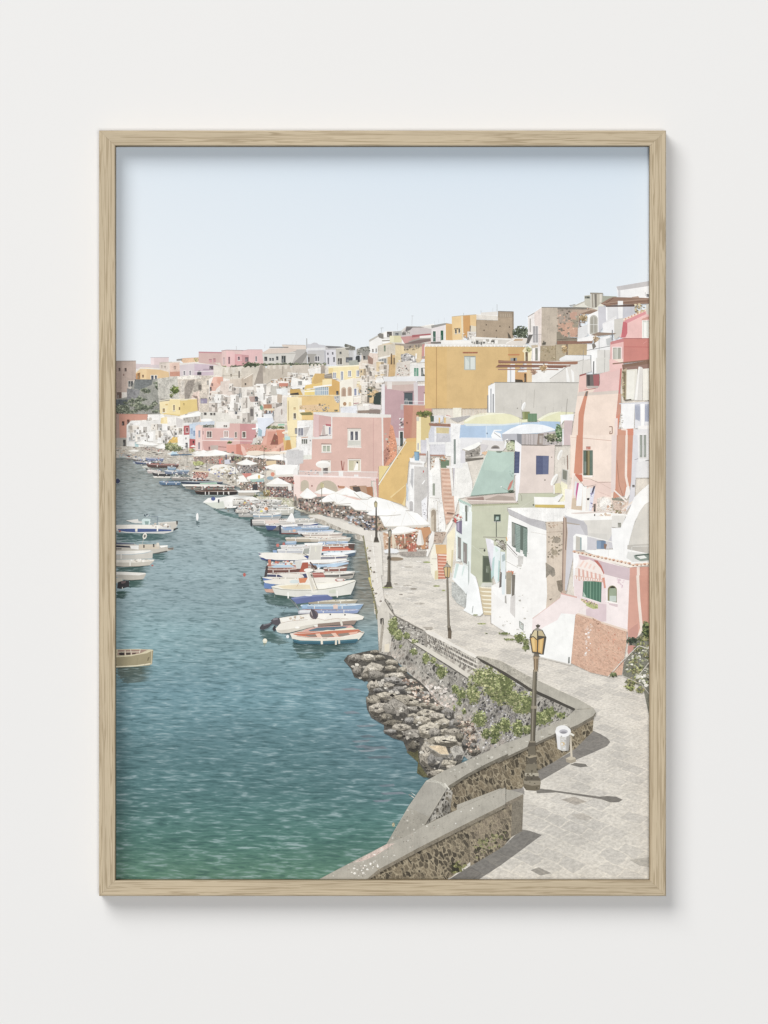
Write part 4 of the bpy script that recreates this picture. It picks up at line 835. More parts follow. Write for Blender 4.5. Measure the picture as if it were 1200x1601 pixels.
f('90,290 215,285 130,440 92,500', 'e3c676'); f('400,0 530,0 528,120 470,200 440,240 400,750 85,655 90,520', 'd9ae5e'); f('240,660 400,510 385,740 360,740', 'd2a658'); f('215,655 400,508 400,520 235,662', 'e6c27c'); l('412,0 85,510', 13, 'e8e0d0'); l('400,10 95,470', 5, '8d8a6a')
f('360,745 405,640 400,760', 'e6c47a'); w(340, 140, 12, 10, '8f7c40'); w(302, 195, 12, 10, '8f7c40')
P('printed_house', 'white tower houses with tall narrow windows', 'worn')
f('455,200 620,200 640,640 640,900 450,820 405,740 420,560 450,300', 'e6e4e2'); f('500,290 650,300 650,900 500,840', 'c3c0be'); f('455,250 505,250 505,820 455,800', 'f0eeec'); f('410,480 440,560 435,700 415,690', 'b9c4cf'); arch(450, 700, 40, 120, 'b3b1b2'); f('450,190 600,215 640,250 470,280', 'f3f1ee'); f('450,240 600,255 600,275 460,270', 'c9c5c2'); f('470,320 500,320 490,560 460,480', 'b7b8bc')
f('505,120 565,122 562,225 512,222', '7aa6c4'); f('545,125 565,122 562,225 548,222', '6890b0'); l('505,120 565,122', 7, '56737f'); w(608, 340, 12, 24, 'c0504e'); l('600,500 632,455', 12, 'f3f2f0'); f('590,700 660,640 655,930 600,900', 'e9e9ee'); specks('600,660 655,660 655,920 600,880', 26, ['b3b0ba', 'efeff2', '8e8c94'], 10, 26, 6)
P('printed_house', 'white chapel like houses with brick stairway', 'worn')
f('640,-40 680,-40 690,120 690,560 650,900 655,200', 'ece9e6'); l('663,110 668,640 658,900', 10, '8d8688'); l('690,110 695,560', 6, 'a7a2a4')
f('580,-20 650,-20 650,120 580,125', 'c9c8d2'); f('690,10 930,15 900,160 690,150', 'cfced8'); f('560,140 640,140 640,165 565,160', 'b07c6c'); f('695,145 860,150 860,175 695,170', 'a87c6e'); f('580,165 650,165 645,240 580,230', 'd8d4d2'); f('870,0 940,0 935,170 880,170', 'edebe9'); specks('700,180 760,180 750,300 700,320', 18, ['b08a70', '9a9086', '6d6a64'], 14, 30, 7); f('810,210 920,220 915,290 880,310 820,310', '6b8068'); specks('780,180 880,180 900,230 800,230', 18, ['b0683c', '8d5a3c', 'c98a58', '7c8a5a'], 12, 26, 3)
f('750,190 800,190 830,650 875,980 870,1060 670,1060 665,800 690,560 690,340 740,300', 'efece6'); arch(722, 490, 28, 145, '98a093'); f('690,340 720,400 715,640 690,660', 'f7f5f0'); arch(690, 780, 80, 280, 'e0d8ca'); arch(705, 800, 58, 260, 'a0917e'); f('705,900 735,860 740,1060 705,1060', 'c2b49e'); l('780,700 790,1060', 8, 'c9c2b8'); l('690,660 800,670', 6, 'bdb7b0')
specks('690,660 860,700 870,1040 780,1060', 24, ['b5aea6', 'd8d2c9', '9a938a'], 8, 22, 9)
f('820,315 920,320 975,650 985,840 960,900 880,980 830,650', 'd8ab93')
for i in range(26): l([(822 + i * 2.3, 330 + i * 24), (924 + i * 2.5, 334 + i * 24)], 7, ['b98a72', 'e8c4ae'][i % 2])
f('920,310 950,310 975,640 950,640', 'ece8e2'); f('880,285 1000,285 1000,305 890,308', 'f0ede8'); f('960,310 1000,310 995,620 975,620', 'b9b4be'); f('860,1060 950,900 965,910 890,1060', 'f0e9da'); f('890,830 970,840 975,860 885,850', '8a6a5c')
f('940,-40 1010,-40 1010,285 935,285 935,100', 'e9e7e4'); f('968,20 990,20 990,140 970,140', '77827e'); f('970,150 990,150 990,270 972,270', '7f8a86'); f('1000,-60 1075,-60 1070,240 1130,240 1190,480 1190,640 1030,670 985,840 970,600', 'efece5')
P('printed_house', 'white terraces with canvas lean to', 'worn')
T(580, 580, 180)
f('600,540 835,550 835,580 610,568', '9a6f5c'); f('655,460 755,460 745,530 655,540', 'd9d8dc'); f('705,480 722,485 720,540 705,540', 'e0b564'); f('760,480 780,485 778,540 762,540', 'e0b564'); l('770,462 830,475', 16, 'e9e4dc'); l('780,458 830,470', 6, 'c26a68'); f('855,380 945,380 945,490 860,490', 'e6e0cc'); f('820,490 1030,460 1040,480 900,530', 'a7a5a6')
f('625,570 835,580 835,740 680,740 600,760 600,650', 'cdd0dc'); f('680,585 815,588 812,650 680,645', 'cfbc84'); f('680,650 820,655 820,740 680,740', 'c4c4cc'); f('660,580 680,580 680,740 660,740', 'e9e9ec'); f('600,740 900,735 900,760 610,765', 'efeeee'); f('830,540 940,550 940,800 960,1010 830,1010', 'ecebea'); w(862, 710, 22, 260, '7d8985'); f('775,740 830,740 825,870 775,870', 'efeeec'); f('615,765 775,760 770,870 620,870', 'd2d2da')
P('printed_house', 'pale blue domed house', 'plaster')
T(720, 580, 180)
f('0,560 1040,520 1040,700 0,700', 'a9c6e4'); f('0,560 270,560 270,700 -10,700', '9fbde0'); l('268,565 270,700', 8, 'c4d8ec'); f('830,520 1040,525 1000,640 840,600', '9cbcdf'); f('0,690 450,695 450,730 0,715', 'd7dde8'); w(272, 640, 14, 16, '6a7f9a')
P('printed_dome', 'pale yellow barrel dome', 'plaster')
f('35,515 110,470 200,438 330,430 440,434 530,450 600,478 640,500 640,535 450,550 80,560 40,545', 'dfdcae'); f('35,515 110,470 200,438 330,430 440,434 480,442 300,452 160,480 60,530', 'eae8c8'); f('800,505 860,465 930,432 1020,418 1180,420 1180,520 1040,525 830,520', 'd8d8aa'); f('800,505 860,465 930,432 1020,418 1060,418 980,440 880,480 830,515', 'e8e8c6'); f('30,545 450,550 640,530 640,548 450,565 60,572', 'cfdce0')
P('printed_house', 'large pale grey house with flat roof', 'plaster')
f('290,150 355,118 1240,122 1240,430 1020,418 930,432 860,465 800,505 690,500 600,478 530,450 440,434 290,430', 'c6c2ba'); f('290,155 360,120 362,430 292,430', 'f0f0f0'); f('312,180 325,178 325,430 312,430', '9fa2a8'); f('335,235 350,235 350,430 335,430', '8f9298'); f('280,250 292,245 292,430 280,430', '84868a'); l('355,114 1240,118', 7, '8b8984'); l('0,390 280,390', 2, 'b89868')
for i in range(18): l([(10 + i * 15, 392), (10 + i * 15, 455)], 2, 'b3915c')
for x in (455, 885, 970, 1060): l([(x, 370), (x, 430)], 3, 'a6a29a')
l('775,190 765,380', 5, 'a9a59d'); l('688,200 682,370', 3, 'b1ada5'); l('1118,285 1090,600', 5, '8d8880'); l('640,300 640,660', 4, '9a9a98'); l('620,470 622,650', 4, 'b5b5b2'); w(590, 380, 12, 10, '7f7b74')
P('printed_satellite_dish', 'white dish on the domed roof', 'flat')
e(660, 362, 18, 44, 'f4f4f2', rot=20); e(666, 365, 10, 34, 'd9d9d6', rot=20)
P('printed_water_tank', 'green roof tank', 'flat')
f('645,420 725,420 725,518 650,515', '7c8450'); f('705,440 800,440 800,525 705,525', '5f8262'); f('655,425 668,425 668,510 655,510', '97a06a'); f('640,505 700,500 700,530 640,535', 'dfe0b4')
for i in range(6): l([(715 + i * 15, 446), (715 + i * 15, 520)], 4, '78987a')
P('printed_house', 'white domed terrace with railing', 'plaster')
f('430,655 520,600 620,560 740,548 860,558 950,585 1000,610 860,640 640,655', 'e9eef4'); f('430,655 520,600 620,560 740,548 700,556 580,600 500,650', 'f6f8fa'); f('430,655 590,650 640,655 640,770 590,760 560,720 440,720', 'aeb0ba'); f('590,650 640,655 640,770 595,755', '83868f')
f('320,670 350,610 430,610 430,620 350,625 420,650 430,710 330,700', 'eef0f2'); l('350,640 420,690', 7, '9a9a9c'); f('0,700 230,705 230,745 190,740 20,810 0,960', 'dcdce0'); f('20,810 190,738 228,750 110,838', 'f8f6ee'); f('50,838 200,790 210,870 60,905', '8f8a84'); specks('60,840 200,800 200,870 70,900', 20, ['77726c', 'b5aea4', '5d5955'], 14, 34, 3); f('50,910 240,900 240,918 60,945', '6e6962'); f('0,820 50,830 50,960 0,960', 'd0cfd6')
f('230,715 450,730 470,800 440,830 280,830 240,860 200,880', 'd8d3d2'); e(365, 808, 46, 36, '8d8680', a0=0, a1=180); e(365, 808, 34, 24, '6f6a68', a0=0, a1=180); f('460,720 500,700 470,800 460,800', 'efefee'); f('480,750 560,720 590,760 560,830 480,820', 'b9c09a'); f('520,715 575,718 570,745 525,742', '4c5348'); specks('470,720 570,740 560,830 480,820', 24, ['8fa07c', 'd5d8c0', '6d6a60'], 12, 24, 5)
f('570,740 640,790 635,1080 560,1080 600,880', 'e9e8ee')
f('640,655 800,650 1000,620 1060,700 1060,770 640,770', 'b9b0b2')
for i in range(26): l([(650 + i * 16, 658), (650 + i * 16, 765)], 4, '77726f' if i % 3 else 'a39d9a')
l('640,655 1050,650', 4, '85807c'); l('640,768 1060,775', 8, '6d6660'); f('810,650 870,650 860,765 800,765', '8a7c74'); w(825, 665, 34, 90, 'a99f9a')
bush(1030, 650, 42, 90, 90, ('6d8f62', '88a878', '55784e', '9ab08a'), 5, 18, '67875e'); bush(950, 690, 60, 44, 50, ('a8aa86', '7d8565', 'c3c2a4', '5d5f50'), 6, 18, '8d9070'); specks('880,680 1050,680 1050,765 890,765', 40, ['4b4a44', '6c705c', 'cfcdb8', '39403a'], 10, 24, 7)
f('1045,455 1185,445 1180,520 1080,515 1050,560', 'eef2f6'); f('1085,512 1175,512 1150,770 1075,770', 'c9b2b4'); l('1072,600 1072,770', 14, 'e6e6ea')
P('printed_house', 'blush house with blue shutters', 'plaster')
T(700, 690, 160)
f('860,45 1130,50 1260,40 1240,610 830,620 850,480', 'd8c6be'); f('790,-20 868,40 850,480 825,690 800,720 795,400 845,370 845,125 790,110', 'eeecf0'); f('830,610 1260,600 1240,760 1020,780 700,790 820,740', 'b9bca6'); l('830,610 1240,612', 6, 'a5a58f')
f('1040,165 1190,168 1185,385 1038,388', '50597c'); f('1115,168 1188,168 1184,385 1114,386', '5c6688')
for i in range(14): l([(1046, 180 + i * 15), (1108, 180 + i * 15)], 3, '6d7698'); l([(1122, 180 + i * 15), (1180, 180 + i * 15)], 3, '747da0')
f('788,115 848,120 840,370 782,372', '454f70')
for i in range(15): l([(794, 130 + i * 16), (838, 130 + i * 16)], 5, '6a7598')
w(1138, 445, 14, 14, '8d8078'); w(1000, 735, 14, 20, '5c5a50')
f('1015,650 1260,655 1260,735 1020,735', 'f3f0ea'); f('1030,735 1260,738 1260,780 1030,775', 'c9ac3e'); l('870,700 870,640 850,620', 5, '8d8a78'); l('1020,680 850,780', 3, 'cfcfc0')
P('printed_roof', 'verdigris green sloping roof', 'plaster')
f('470,105 780,120 780,400 770,600 560,615 265,640 300,560', 'a3bfb5'); f('470,105 780,120 780,240 640,360 420,330', 'a9c6ba'); l('262,640 470,105', 8, 'd5ded2'); l('270,640 560,612 770,598', 8, '6f7f74'); l('470,105 600,120 790,118', 7, 'b9bfa8'); f('570,110 650,112 620,135 575,130', '77857a')
f('700,560 735,480 770,445 765,480 740,550 715,575', 'c5786c'); l('620,530 710,580', 3, '6f7a70'); w(622, 525, 14, 12, 'e0e6e2'); bush(745, 590, 38, 24, 24, ('5c6a58', '7b8a74', '484f44'), 3, 12, '5c665a'); specks('720,330 770,360 775,420 740,410', 8, ['7f9c92', '8fb0a6'], 12, 24, 3)
f('400,120 470,115 455,150 440,160 400,140', 'e0b48c'); f('380,20 480,40 440,110 400,130', 'c9c4c8', 'plaster')
P('printed_house', 'sage green house with flat roof', 'plaster')
f('200,655 420,640 560,620 780,605 800,700 830,720 270,735', 'c6b5ac'); f('225,668 420,650 430,690 240,685', '9a8078'); f('440,680 590,632 770,650 790,690 450,692', 'a7988e'); l('240,690 800,708', 10, 'e6d6cc')
f('130,675 265,735 290,760 285,1290 200,1230 95,1200 90,1010 140,800', 'dfeae6'); f('125,670 270,738 262,760 130,700', 'a4c2b8'); f('180,750 205,758 205,960 185,955', 'eef4f2'); w(203, 752, 30, 192, '7a8078', 'e9efe9', 6); f('195,955 235,960 225,985 200,975', 'e6ece8')
f('280,740 830,725 860,740 810,760 700,775 690,1500 280,1500', 'bcc0a6'); f('280,740 830,725 840,740 290,762', 'a3a685'); w(552, 868, 62, 70, '4c5e54', '6e7c70', 5); w(568, 885, 32, 40, '8ba79c'); l('572,940 572,1120', 7, '4f5a50')
T(640, 800, 180)
f('650,0 1050,0 1040,350 860,650 870,760 730,790 700,690 640,640', 'b9bea4'); f('545,0 655,0 640,640 560,560 490,250 545,210', 'dde7e4')
f('490,250 545,290 545,520 485,520', 'e6efec'); w(506, 262, 32, 225, '847f7c', 'c0d0ca', 7, sk=16); w(562, 318, 40, 212, '8a8380', 'bcd0ca', 8, sk=20); l('640,340 800,470', 3, 'cfd3c2'); w(888, 34, 60, 66, '4b5a52', '5c6a60', 6); w(904, 48, 30, 38, '9ab5aa'); l('908,100 908,270', 8, '3f4a42'); f('585,0 605,0 605,100 585,100', '6f756c'); f('575,105 610,115 600,145 580,130', 'eaf0ee')
f('450,700 480,540 560,560 640,640 600,870 440,700', 'e9f0ef'); f('490,540 520,545 480,700 460,690', 'bdd6d2'); f('560,570 580,575 550,680 545,660', 'c6dcd8')
f('440,735 480,740 520,780 570,830 600,880 585,1010 490,950 440,880', 'b3b7b4', 'rough'); l('620,520 620,800 595,870', 8, '8f9c98'); f('600,860 640,640 690,680 720,780 770,1060 740,1090 660,1085 560,1030 590,1000', 'eff3f2', 'plaster'); f('640,650 690,680 720,780 770,1060 750,1060 700,800', 'f8faf9'); l('665,985 655,1060', 7, '8f9694')
f('765,460 845,465 860,740 762,738', '66705f'); f('775,480 830,480 840,730 772,730', '565f52'); w(800, 560, 30, 80, '6f7a68'); l('730,385 800,385', 8, '9a9c8c'); e(785, 405, 10, 14, '4f524a')
f('762,745 870,742 865,785 740,785', 'c9cbc0')
for i in range(7):
    f([(725 + i * 7, 785 + i * 42), (870, 790 + i * 42), (870, 832 + i * 42), (735 + i * 7, 827 + i * 42)], 'c9b68f'); f([(725 + i * 7, 785 + i * 42), (870, 790 + i * 42), (870, 806 + i * 42), (765 + i * 4, 800 + i * 42)], 'efe4c8')
P('printed_stairs', 'yellow walled stair with terracotta steps', 'plaster')
f('240,340 280,340 300,710 260,712 225,640 215,500', 'f2ead2'); f('270,345 385,345 390,440 280,440', 'dba966'); f('290,440 400,440 400,700 300,705', 'c8785c')
for i in range(8): l([(300, 452 + i * 32), (400, 456 + i * 32)], 11, 'eab49c' if i else 'f0e0d0')
f('395,240 470,160 480,200 450,560 440,640 385,560', 'eedfb8'); f('440,400 460,400 445,640 432,640', 'cdbf94'); f('265,620 300,610 300,705 262,710', 'd8c794'); f('310,330 440,90 455,110 330,335', 'f3ede2'); f('250,215 390,215 340,330 255,330', 'b9a290'); specks('255,225 380,225 330,320 260,325', 20, ['9a8474', 'cdb9a6', '7f6c60'], 10, 26, 3)
f('180,330 240,200 262,215 250,330 190,470 175,465', 'e9e4dc'); l('185,465 190,340 240,210', 8, 'f4f1ec')
specks('450,30 560,20 550,110 460,100', 26, ['b85a58', '5c5660', 'e0cdb8', '7a6a60'], 12, 28, 6); f('490,110 550,90 548,240 492,200', '77708a'); f('500,120 520,110 520,205 500,195', 'a59ab5'); f('465,60 490,75 490,120 470,110', 'c2504e')
# ------------------------------------------------------------------ printed town: right hand foreground houses
T(840, 430, 180)
P('printed_house', 'rose pink house with tiled gable', 'plaster')
f('905,470 1130,365 1180,380 1180,660 930,660 860,640 905,560', 'e6b0ae'); f('900,480 945,480 945,600 925,645 880,645', 'c4606a'); f('900,465 1130,362 1140,400 945,495', 'd7868e'); f('900,452 1135,350 1140,368 905,472', 'e3c0a6')
for i in range(15): e(910 + i * 16, 456 - i * 7, 8, 8, ['f0d8c4', 'cf9078'][i % 2])
f('1095,450 1180,420 1180,450 1098,470', 'c98e84'); w(1105, 470, 80, 175, 'd3d9d2', 'f0efe9', 6, 2); l('1130,490 1130,640', 14, 'f5f5f1')
specks('1030,300 1080,280 1140,330 1130,370 1030,385', 40, ['c5b48c', 'a08d66', 'd8c8a2', '7f7052'], 14, 34, 5); f('1140,300 1180,290 1180,410 1145,400', 'c9c4ba')
f('765,700 905,655 1180,655 1180,880 905,905 905,930 765,925', 'c4766e'); f('765,705 905,658 905,930 765,925', 'e4acaa'); f('770,690 905,652 905,690 770,720', 'c4797c'); l('905,655 1180,655', 7, '9d5652'); w(797, 752, 80, 130, '9a9c92', 'efd9d6', 10); f('805,760 850,752 845,870 810,870', 'b8b9ae'); l('840,755 838,880', 4, 'e1e0da'); l('910,742 1180,745', 6, 'b55f5c'); l('785,925 905,910 1180,880', 14, '7d5648')
l('1150,680 1110,710', 4, 'd98f8a')
P('printed_house', 'peach coloured house with buttressed wall', 'plaster')
T(860, 560, 160)
f('350,205 430,185 440,330 550,340 590,300 590,180 700,150 705,10 860,0 860,120 830,330 800,700 790,1060 770,1400 240,1400 245,1000 320,480', 'ecd0bf'); f('350,200 430,180 432,320 450,370 400,380 340,400', 'e6b3aa'); f('590,175 860,105 835,120 820,380 500,400 550,340 590,300', 'e2b4b1'); f('700,10 725,0 860,60 860,120 710,160', 'e9b3b0')
f('340,390 420,385 440,400 820,370 815,410 500,430 325,440', 'cfc0b6'); f('430,185 585,180 585,310 560,340 450,350 430,330', '6e6866'); f('510,190 585,182 582,320 520,340', 'a35e62'); f('440,190 470,190 475,330 445,330', '4f4c4c'); f('430,320 585,320 560,350 450,352', 'b5aaa4'); l('518,30 515,180', 14, '6d6f70'); f('350,190 430,170 430,185 350,210', '9c5a58')
f('425,385 455,385 430,500 400,680 385,1060 380,1400 310,1400 330,900 340,640 400,450', 'cc8164'); f('425,385 452,380 440,440 415,440', '77706a'); l('408,370 540,350', 8, 'b8655c')
l('700,800 735,800 735,880 705,885 712,850', 10, '8e6a58'); l('250,920 330,925', 5, 'cfa394'); l('390,932 760,965', 5, 'c69a88')
f('830,115 850,115 830,380 835,640 780,690 810,380', 'c26e68'); f('810,410 838,410 835,640 785,690', 'c58a74'); 
f('850,70 1190,20 1190,60 880,130 860,140', '7f6454'); l('740,60 1190,12', 14, '876858'); f('870,100 1190,60 1190,120 900,130', '8d6f66'); f('850,140 905,110 905,480 870,490 845,300', 'b3a387'); f('865,150 895,150 890,480 870,485', '7f7058')
specks('850,150 890,150 880,480 850,460', 24, ['8d8c60', '6f6a4c', 'c4b48c'], 14, 30, 3); f('905,130 1030,120 1030,480 900,490', 'd8d6ca'); f('915,150 1000,145 990,470 905,480', 'e5e3d8'); f('1045,95 1075,95 1095,110 1090,490 1000,490 990,460', 'cfcdca'); f('1045,95 1060,92 1030,480 1000,488', 'ebeae7'); f('1095,120 1190,110 1190,490 1095,490', 'e2e0d6'); l('880,490 960,480', 14, '5f584c')
f('815,525 1190,505 1190,535 820,535', 'c9ccd8'); f('840,530 1000,530 990,830 840,830', 'eeeeef'); f('1000,530 1190,525 1190,820 1000,820', 'd5d7df'); f('1000,540 1060,535 1060,740 1010,710', 'a9b0c4'); f('1120,535 1190,530 1190,740 1120,740', 'a5adc2'); f('1070,530 1115,530 1110,790 1075,790', 'f2f2f2'); f('1035,790 1190,785 1190,825 1040,830', 'ecebea')
for i in range(7): l([(1008 + i * 9, 560), (1008 + i * 9, 720)], 3, '7c87a4'); l([(1126 + i * 9, 550), (1126 + i * 9, 735)], 3, '7c87a4')
specks('820,650 860,640 870,830 800,830', 16, ['e3ded8', 'a8a49c', 'cfc8c0'], 20, 40, 3)
f('780,690 830,640 805,830 985,820 985,1400 770,1400', 'd07c62'); f('805,835 890,840 880,1400 790,1400', 'c88a70'); f('765,700 800,700 790,1400 755,1400', 'e2cac4'); l('840,830 905,835 905,1400', 20, 'e9d2c6'); f('985,830 1190,825 1190,1400 985,1400', 'd5d6db'); w(1065, 880, 24, 190, '9aa09c', 'c9cacc', 4); w(1112, 880, 24, 190, '9aa09c', 'c9cacc', 4)
T(840, 680, 180)
f('345,0 800,0 800,600 780,800 340,790 340,600 370,400', 'efd4c4'); f('415,0 480,0 475,400 385,420 400,200', 'cc8164'); f('385,410 470,410 480,480 440,500 390,480', 'c8694f'); f('370,400 400,400 380,560 350,790 330,780', 'f0dcd0'); l('480,30 800,60', 5, 'c39a8a'); l('355,20 415,28', 4, 'd0a898')
w(484, 158, 100, 262, '4e5f56', 'e9cfc2', 5); w(515, 158, 36, 262, '8a7f58'); f('515,158 530,158 530,418 515,418', '5c553c')
for i in range(22): l([(486, 166 + i * 12), (512, 168 + i * 12)], 4, '6f8578'); l([(556, 164 + i * 12), (582, 166 + i * 12)], 4, '7e9486')
w(514, 118, 46, 32, 'c07868'); f('480,420 580,425 578,440 482,435', 'efe9e0')
f('480,460 640,480 780,490 770,800 480,790', 'e8c5ba'); l('485,450 560,460 640,495 780,490', 5, 'a48a80'); l('640,590 770,640', 3, 'c0a094'); l('660,500 770,560', 3, 'c0a094')
f('385,420 400,420 480,520 470,790 360,780 380,560', 'e3ccbd'); f('370,660 480,650 480,780 360,780', 'cdb59a')
P('printed_laundry', 'pastel washing hung beside the peach house', 'cloth')
f('398,480 420,490 400,640 385,620', 'd8d6e0'); f('418,500 445,500 430,620 408,690 405,600', 'c25a90'); f('440,500 480,510 465,740 410,740 415,650', 'f0eff0'); f('480,530 520,530 510,800 470,800', 'f2f0ea'); f('520,560 560,540 550,800 515,800', 'e9e4dc'); f('560,560 610,530 600,620 570,790 545,790', 'd3d3e6'); f('590,535 612,530 590,600 560,640', '4f5062'); l('450,480 500,540 620,520', 4, '77706a'); specks('560,600 590,590 585,780 555,780', 16, ['8a86b4', 'f0eff4', '5d5a80'], 10, 20, 4); f('520,660 550,655 545,680 525,680', '3a3836')
f('590,720 615,715 612,850 595,850', '6e655c')
P('printed_ruin', 'pile of pale rubble at the wall foot', 'rough')
f('630,660 700,640 770,650 790,780 920,790 960,820 650,850 620,780', 'ded0c4'); e(715, 720, 60, 68, 'e9e2da'); f('790,660 920,670 960,700 940,800 800,790', 'c9b0a0'); specks('780,700 940,700 940,820 640,830 640,780', 44, ['a8947c', 'd9c8b8', '8b7f60', 'c49a80', 'efe8e0'], 14, 44, 5); f('780,655 930,665 925,690 785,680', '8a8a7c')
bush(810, 800, 60, 14, 20, ('8d8c5c', 'b0a878', '6d6c48'), 3, 14, None)
P('printed_house', 'orange and white wall with drain pipes', 'plaster')
f('820,0 1010,0 985,480 960,620 800,660 800,560 815,400', 'cb876c'); f('845,0 920,0 925,500 900,640 850,600 835,300', 'c99078'); f('780,0 835,0 820,560 800,600 775,600', 'e0cbc6'); l('937,0 930,430 950,530 970,620', 24, 'ead6ca'); f('935,540 965,530 975,610 940,670 915,650', 'eee6e0'); f('1005,0 1075,0 1070,250 1040,290 1020,680 930,800 960,700 985,480', 'cdcdd6'); f('1050,-20 1200,-20 1200,260 1060,280', 'dcdde0'); w(1076, 0, 26, 230, '8c948e', 'c5c6c8', 4); w(1116, 0, 26, 230, '8c948e', 'c5c6c8', 4)
l('805,575 940,700', 16, 'eadad2'); l('1010,690 890,780', 18, 'e3d2c6'); l('835,260 860,520 900,640', 5, '9a6252'); w(996, 520, 26, 26, '6d6a6a'); l('1020,258 1060,245', 5, '8a8a90'); l('1135,268 1170,262', 8, '77787c')
P('printed_satellite_dish', 'white dishes on the blush house', 'flat')
e(240, 205, 20, 58, 'f1efea', rot=22); e(246, 208, 11, 44, 'd8d4cd', rot=22); e(180, 465, 24, 70, 'f5f3ee', rot=28); e(188, 468, 14, 54, 'dcd8d0', rot=28); l('178,520 180,610', 16, 'e8e4da'); w(148, 225, 12, 10, '7d746c'); w(76, 462, 12, 14, '857c72'); l('265,230 285,235 290,310', 4, 'a2988e'); l('318,210 322,360', 12, '8d7468')
P('printed_house', 'white and lemon roofs below the blush house', 'plaster')
f('265,350 325,370 315,500 255,470', 'b3b3ae'); f('270,360 315,375 310,470 270,455', '7d7f74'); f('250,480 320,520 300,740 240,700 245,560', 'f0eac0'); f('185,510 240,500 255,600 190,610', 'd8cf9c'); f('-20,610 225,620 215,650 -20,645', 'b5bb9c'); f('-20,645 160,650 215,700 290,690 290,730 -20,725', 'f2efe8'); f('-20,725 290,728 288,758 -20,755', 'c8ad44'); f('165,655 215,700 275,620 260,610', 'e9e9e8'); f('290,560 370,570 350,800 290,770', 'efe8e2'); f('-20,760 330,770 480,790 640,800 960,830 940,850 640,850 300,830 290,890 80,900 -20,860', 'f3f0ea')
l('360,820 820,795', 16, 'd8c8c0'); w(595, 775, 14, 26, '4f4a46'); w(597, 825, 12, 26, '5d5852'); specks('640,830 760,820 760,860 640,855', 8, ['e0c8b4', 'c4ac94'], 20, 50, 3)
T(740, 780, 180)
P('printed_house', 'whitewashed house with peeling side wall', 'worn')
f('355,95 640,90 1000,100 960,160 940,235 760,240 580,200', 'f4f1ec'); f('355,97 580,200 750,240 765,330 600,275 500,225 375,160', 'b4b3b8'); f('370,165 500,225 600,275 765,330 765,700 755,1150 330,1150 340,900 350,480', 'f0eeea', 'plaster'); f('765,238 945,235 930,1150 750,1150 765,700', 'cdbba8'); f('945,180 985,200 970,980 920,1000 935,600', 'bfa491'); f('940,200 960,200 940,960 925,960', '8d766c')
f('372,165 400,180 390,500 355,480', 'fbf9f6'); w(402, 238, 165, 260, '5f6d66', 'f6f4f0', 8, sk=62); f('404,245 436,260 430,495 402,488', '8a8f88'); f('440,262 492,285 490,565 445,548', '8ba09a'); f('524,300 570,320 560,610 520,590', '7f948c')
for i in range(16): l([(446, 285 + i * 17), (488, 300 + i * 17)], 4, '6c827a'); l([(526, 325 + i * 17), (562, 340 + i * 17)], 4, '647a72')
f('355,480 400,490 445,520 445,560 360,510', 'f5f3ef'); f('470,565 535,580 530,600 475,590', 'f5f3ee'); l('350,470 460,590', 8, '7f7a78'); l('345,495 455,610', 4, 'a8a4a2'); l('600,345 765,375', 4, 'c9c2ba')
specks('790,390 930,360 930,560 850,620 780,620', 70, ['8f8374', 'a39582', '77705f', 'b9a68e'], 12, 34, 5, 'rough'); e(875, 430, 42, 34, '9a8f80', 'rough'); e(850, 560, 34, 30, 'a1947f', 'rough')
f('705,770 740,715 800,720 855,770 860,810 830,830 780,800 740,830', '8f877b', 'rough'); f('770,900 860,860 935,880 920,960 900,1000 780,930', 'a59b88', 'rough'); f('860,920 930,860 935,960 900,960', '7f776a', 'rough'); e(555, 850, 34, 70, 'a7a39c', rot=10); f('520,850 590,780 580,830', '8f8c86'); l('560,850 620,880', 4, '9a9690'); w(650, 870, 14, 16, '8d8880')
f('740,780 800,790 850,900 760,1000 740,900', 'b9a896', 'rough'); specks('470,600 560,640 520,800 480,1000 560,1080 460,1100', 26, ['c3c0ba', 'b0ada6', 'dad7d2', 'a09c96'], 14, 44, 6, 'worn'); f('465,590 525,600 520,680 470,700', 'c5c3c0'); specks('580,880 740,850 740,1100 560,1100', 14, ['dad7d1', 'cfcbc4', 'c0bcb5'], 12, 36, 8)
specks('780,250 930,245 930,300 780,300', 16, ['9d8874', 'b89f8a'], 12, 30, 8); l('765,350 930,340', 4, 'a08b7a')
f('360,780 460,770 470,1100 340,1120', 'd3cfc9'); f('345,760 425,755 410,800 350,790', 'd67a5a'); specks('350,755 420,755 420,800 355,800', 12, ['c0563a', 'e39a7c', 'b5703a'], 12, 26, 3); f('350,800 405,800 395,1010 345,1000', 'a39a86'); f('405,800 445,810 430,1000 400,1010', '6f6a60'); l('340,800 335,1010', 8, '6d6a66')
T(740, 880, 180)
f('190,240 300,190 440,120 560,0 765,0 775,470 620,580 612,800 480,790 350,735 240,665 188,630', 'efece8', 'plaster'); f('755,0 930,0 925,320 900,370 760,480 775,300', 'cdbba8', 'worn'); f('345,100 405,100 395,330 345,330', 'a39a86'); f('405,120 440,130 430,380 400,370', '77726a')
f('330,350 345,340 350,430 330,420', 'a9a6a2'); f('390,360 440,330 438,580 385,520', 'c9c5c3'); f('480,605 528,640 525,715 482,680', '8d958f'); f('490,622 518,645 516,700 490,672', 'c3cbc6'); specks('270,520 400,600 380,720 280,640', 8, ['b9b6b0', 'a8a49e', 'cfccc6'], 14, 34, 8); specks('440,300 620,380 600,760 460,700', 14, ['c9c6c0', 'b5b1aa', 'd9d6d0'], 12, 44, 9, 'worn'); f('760,0 850,60 860,130 830,150 800,120 760,160', '8f877b', 'rough'); f('870,190 930,180 925,320 890,290', '85796a', 'rough'); f('790,380 830,372 810,395', '77695c')
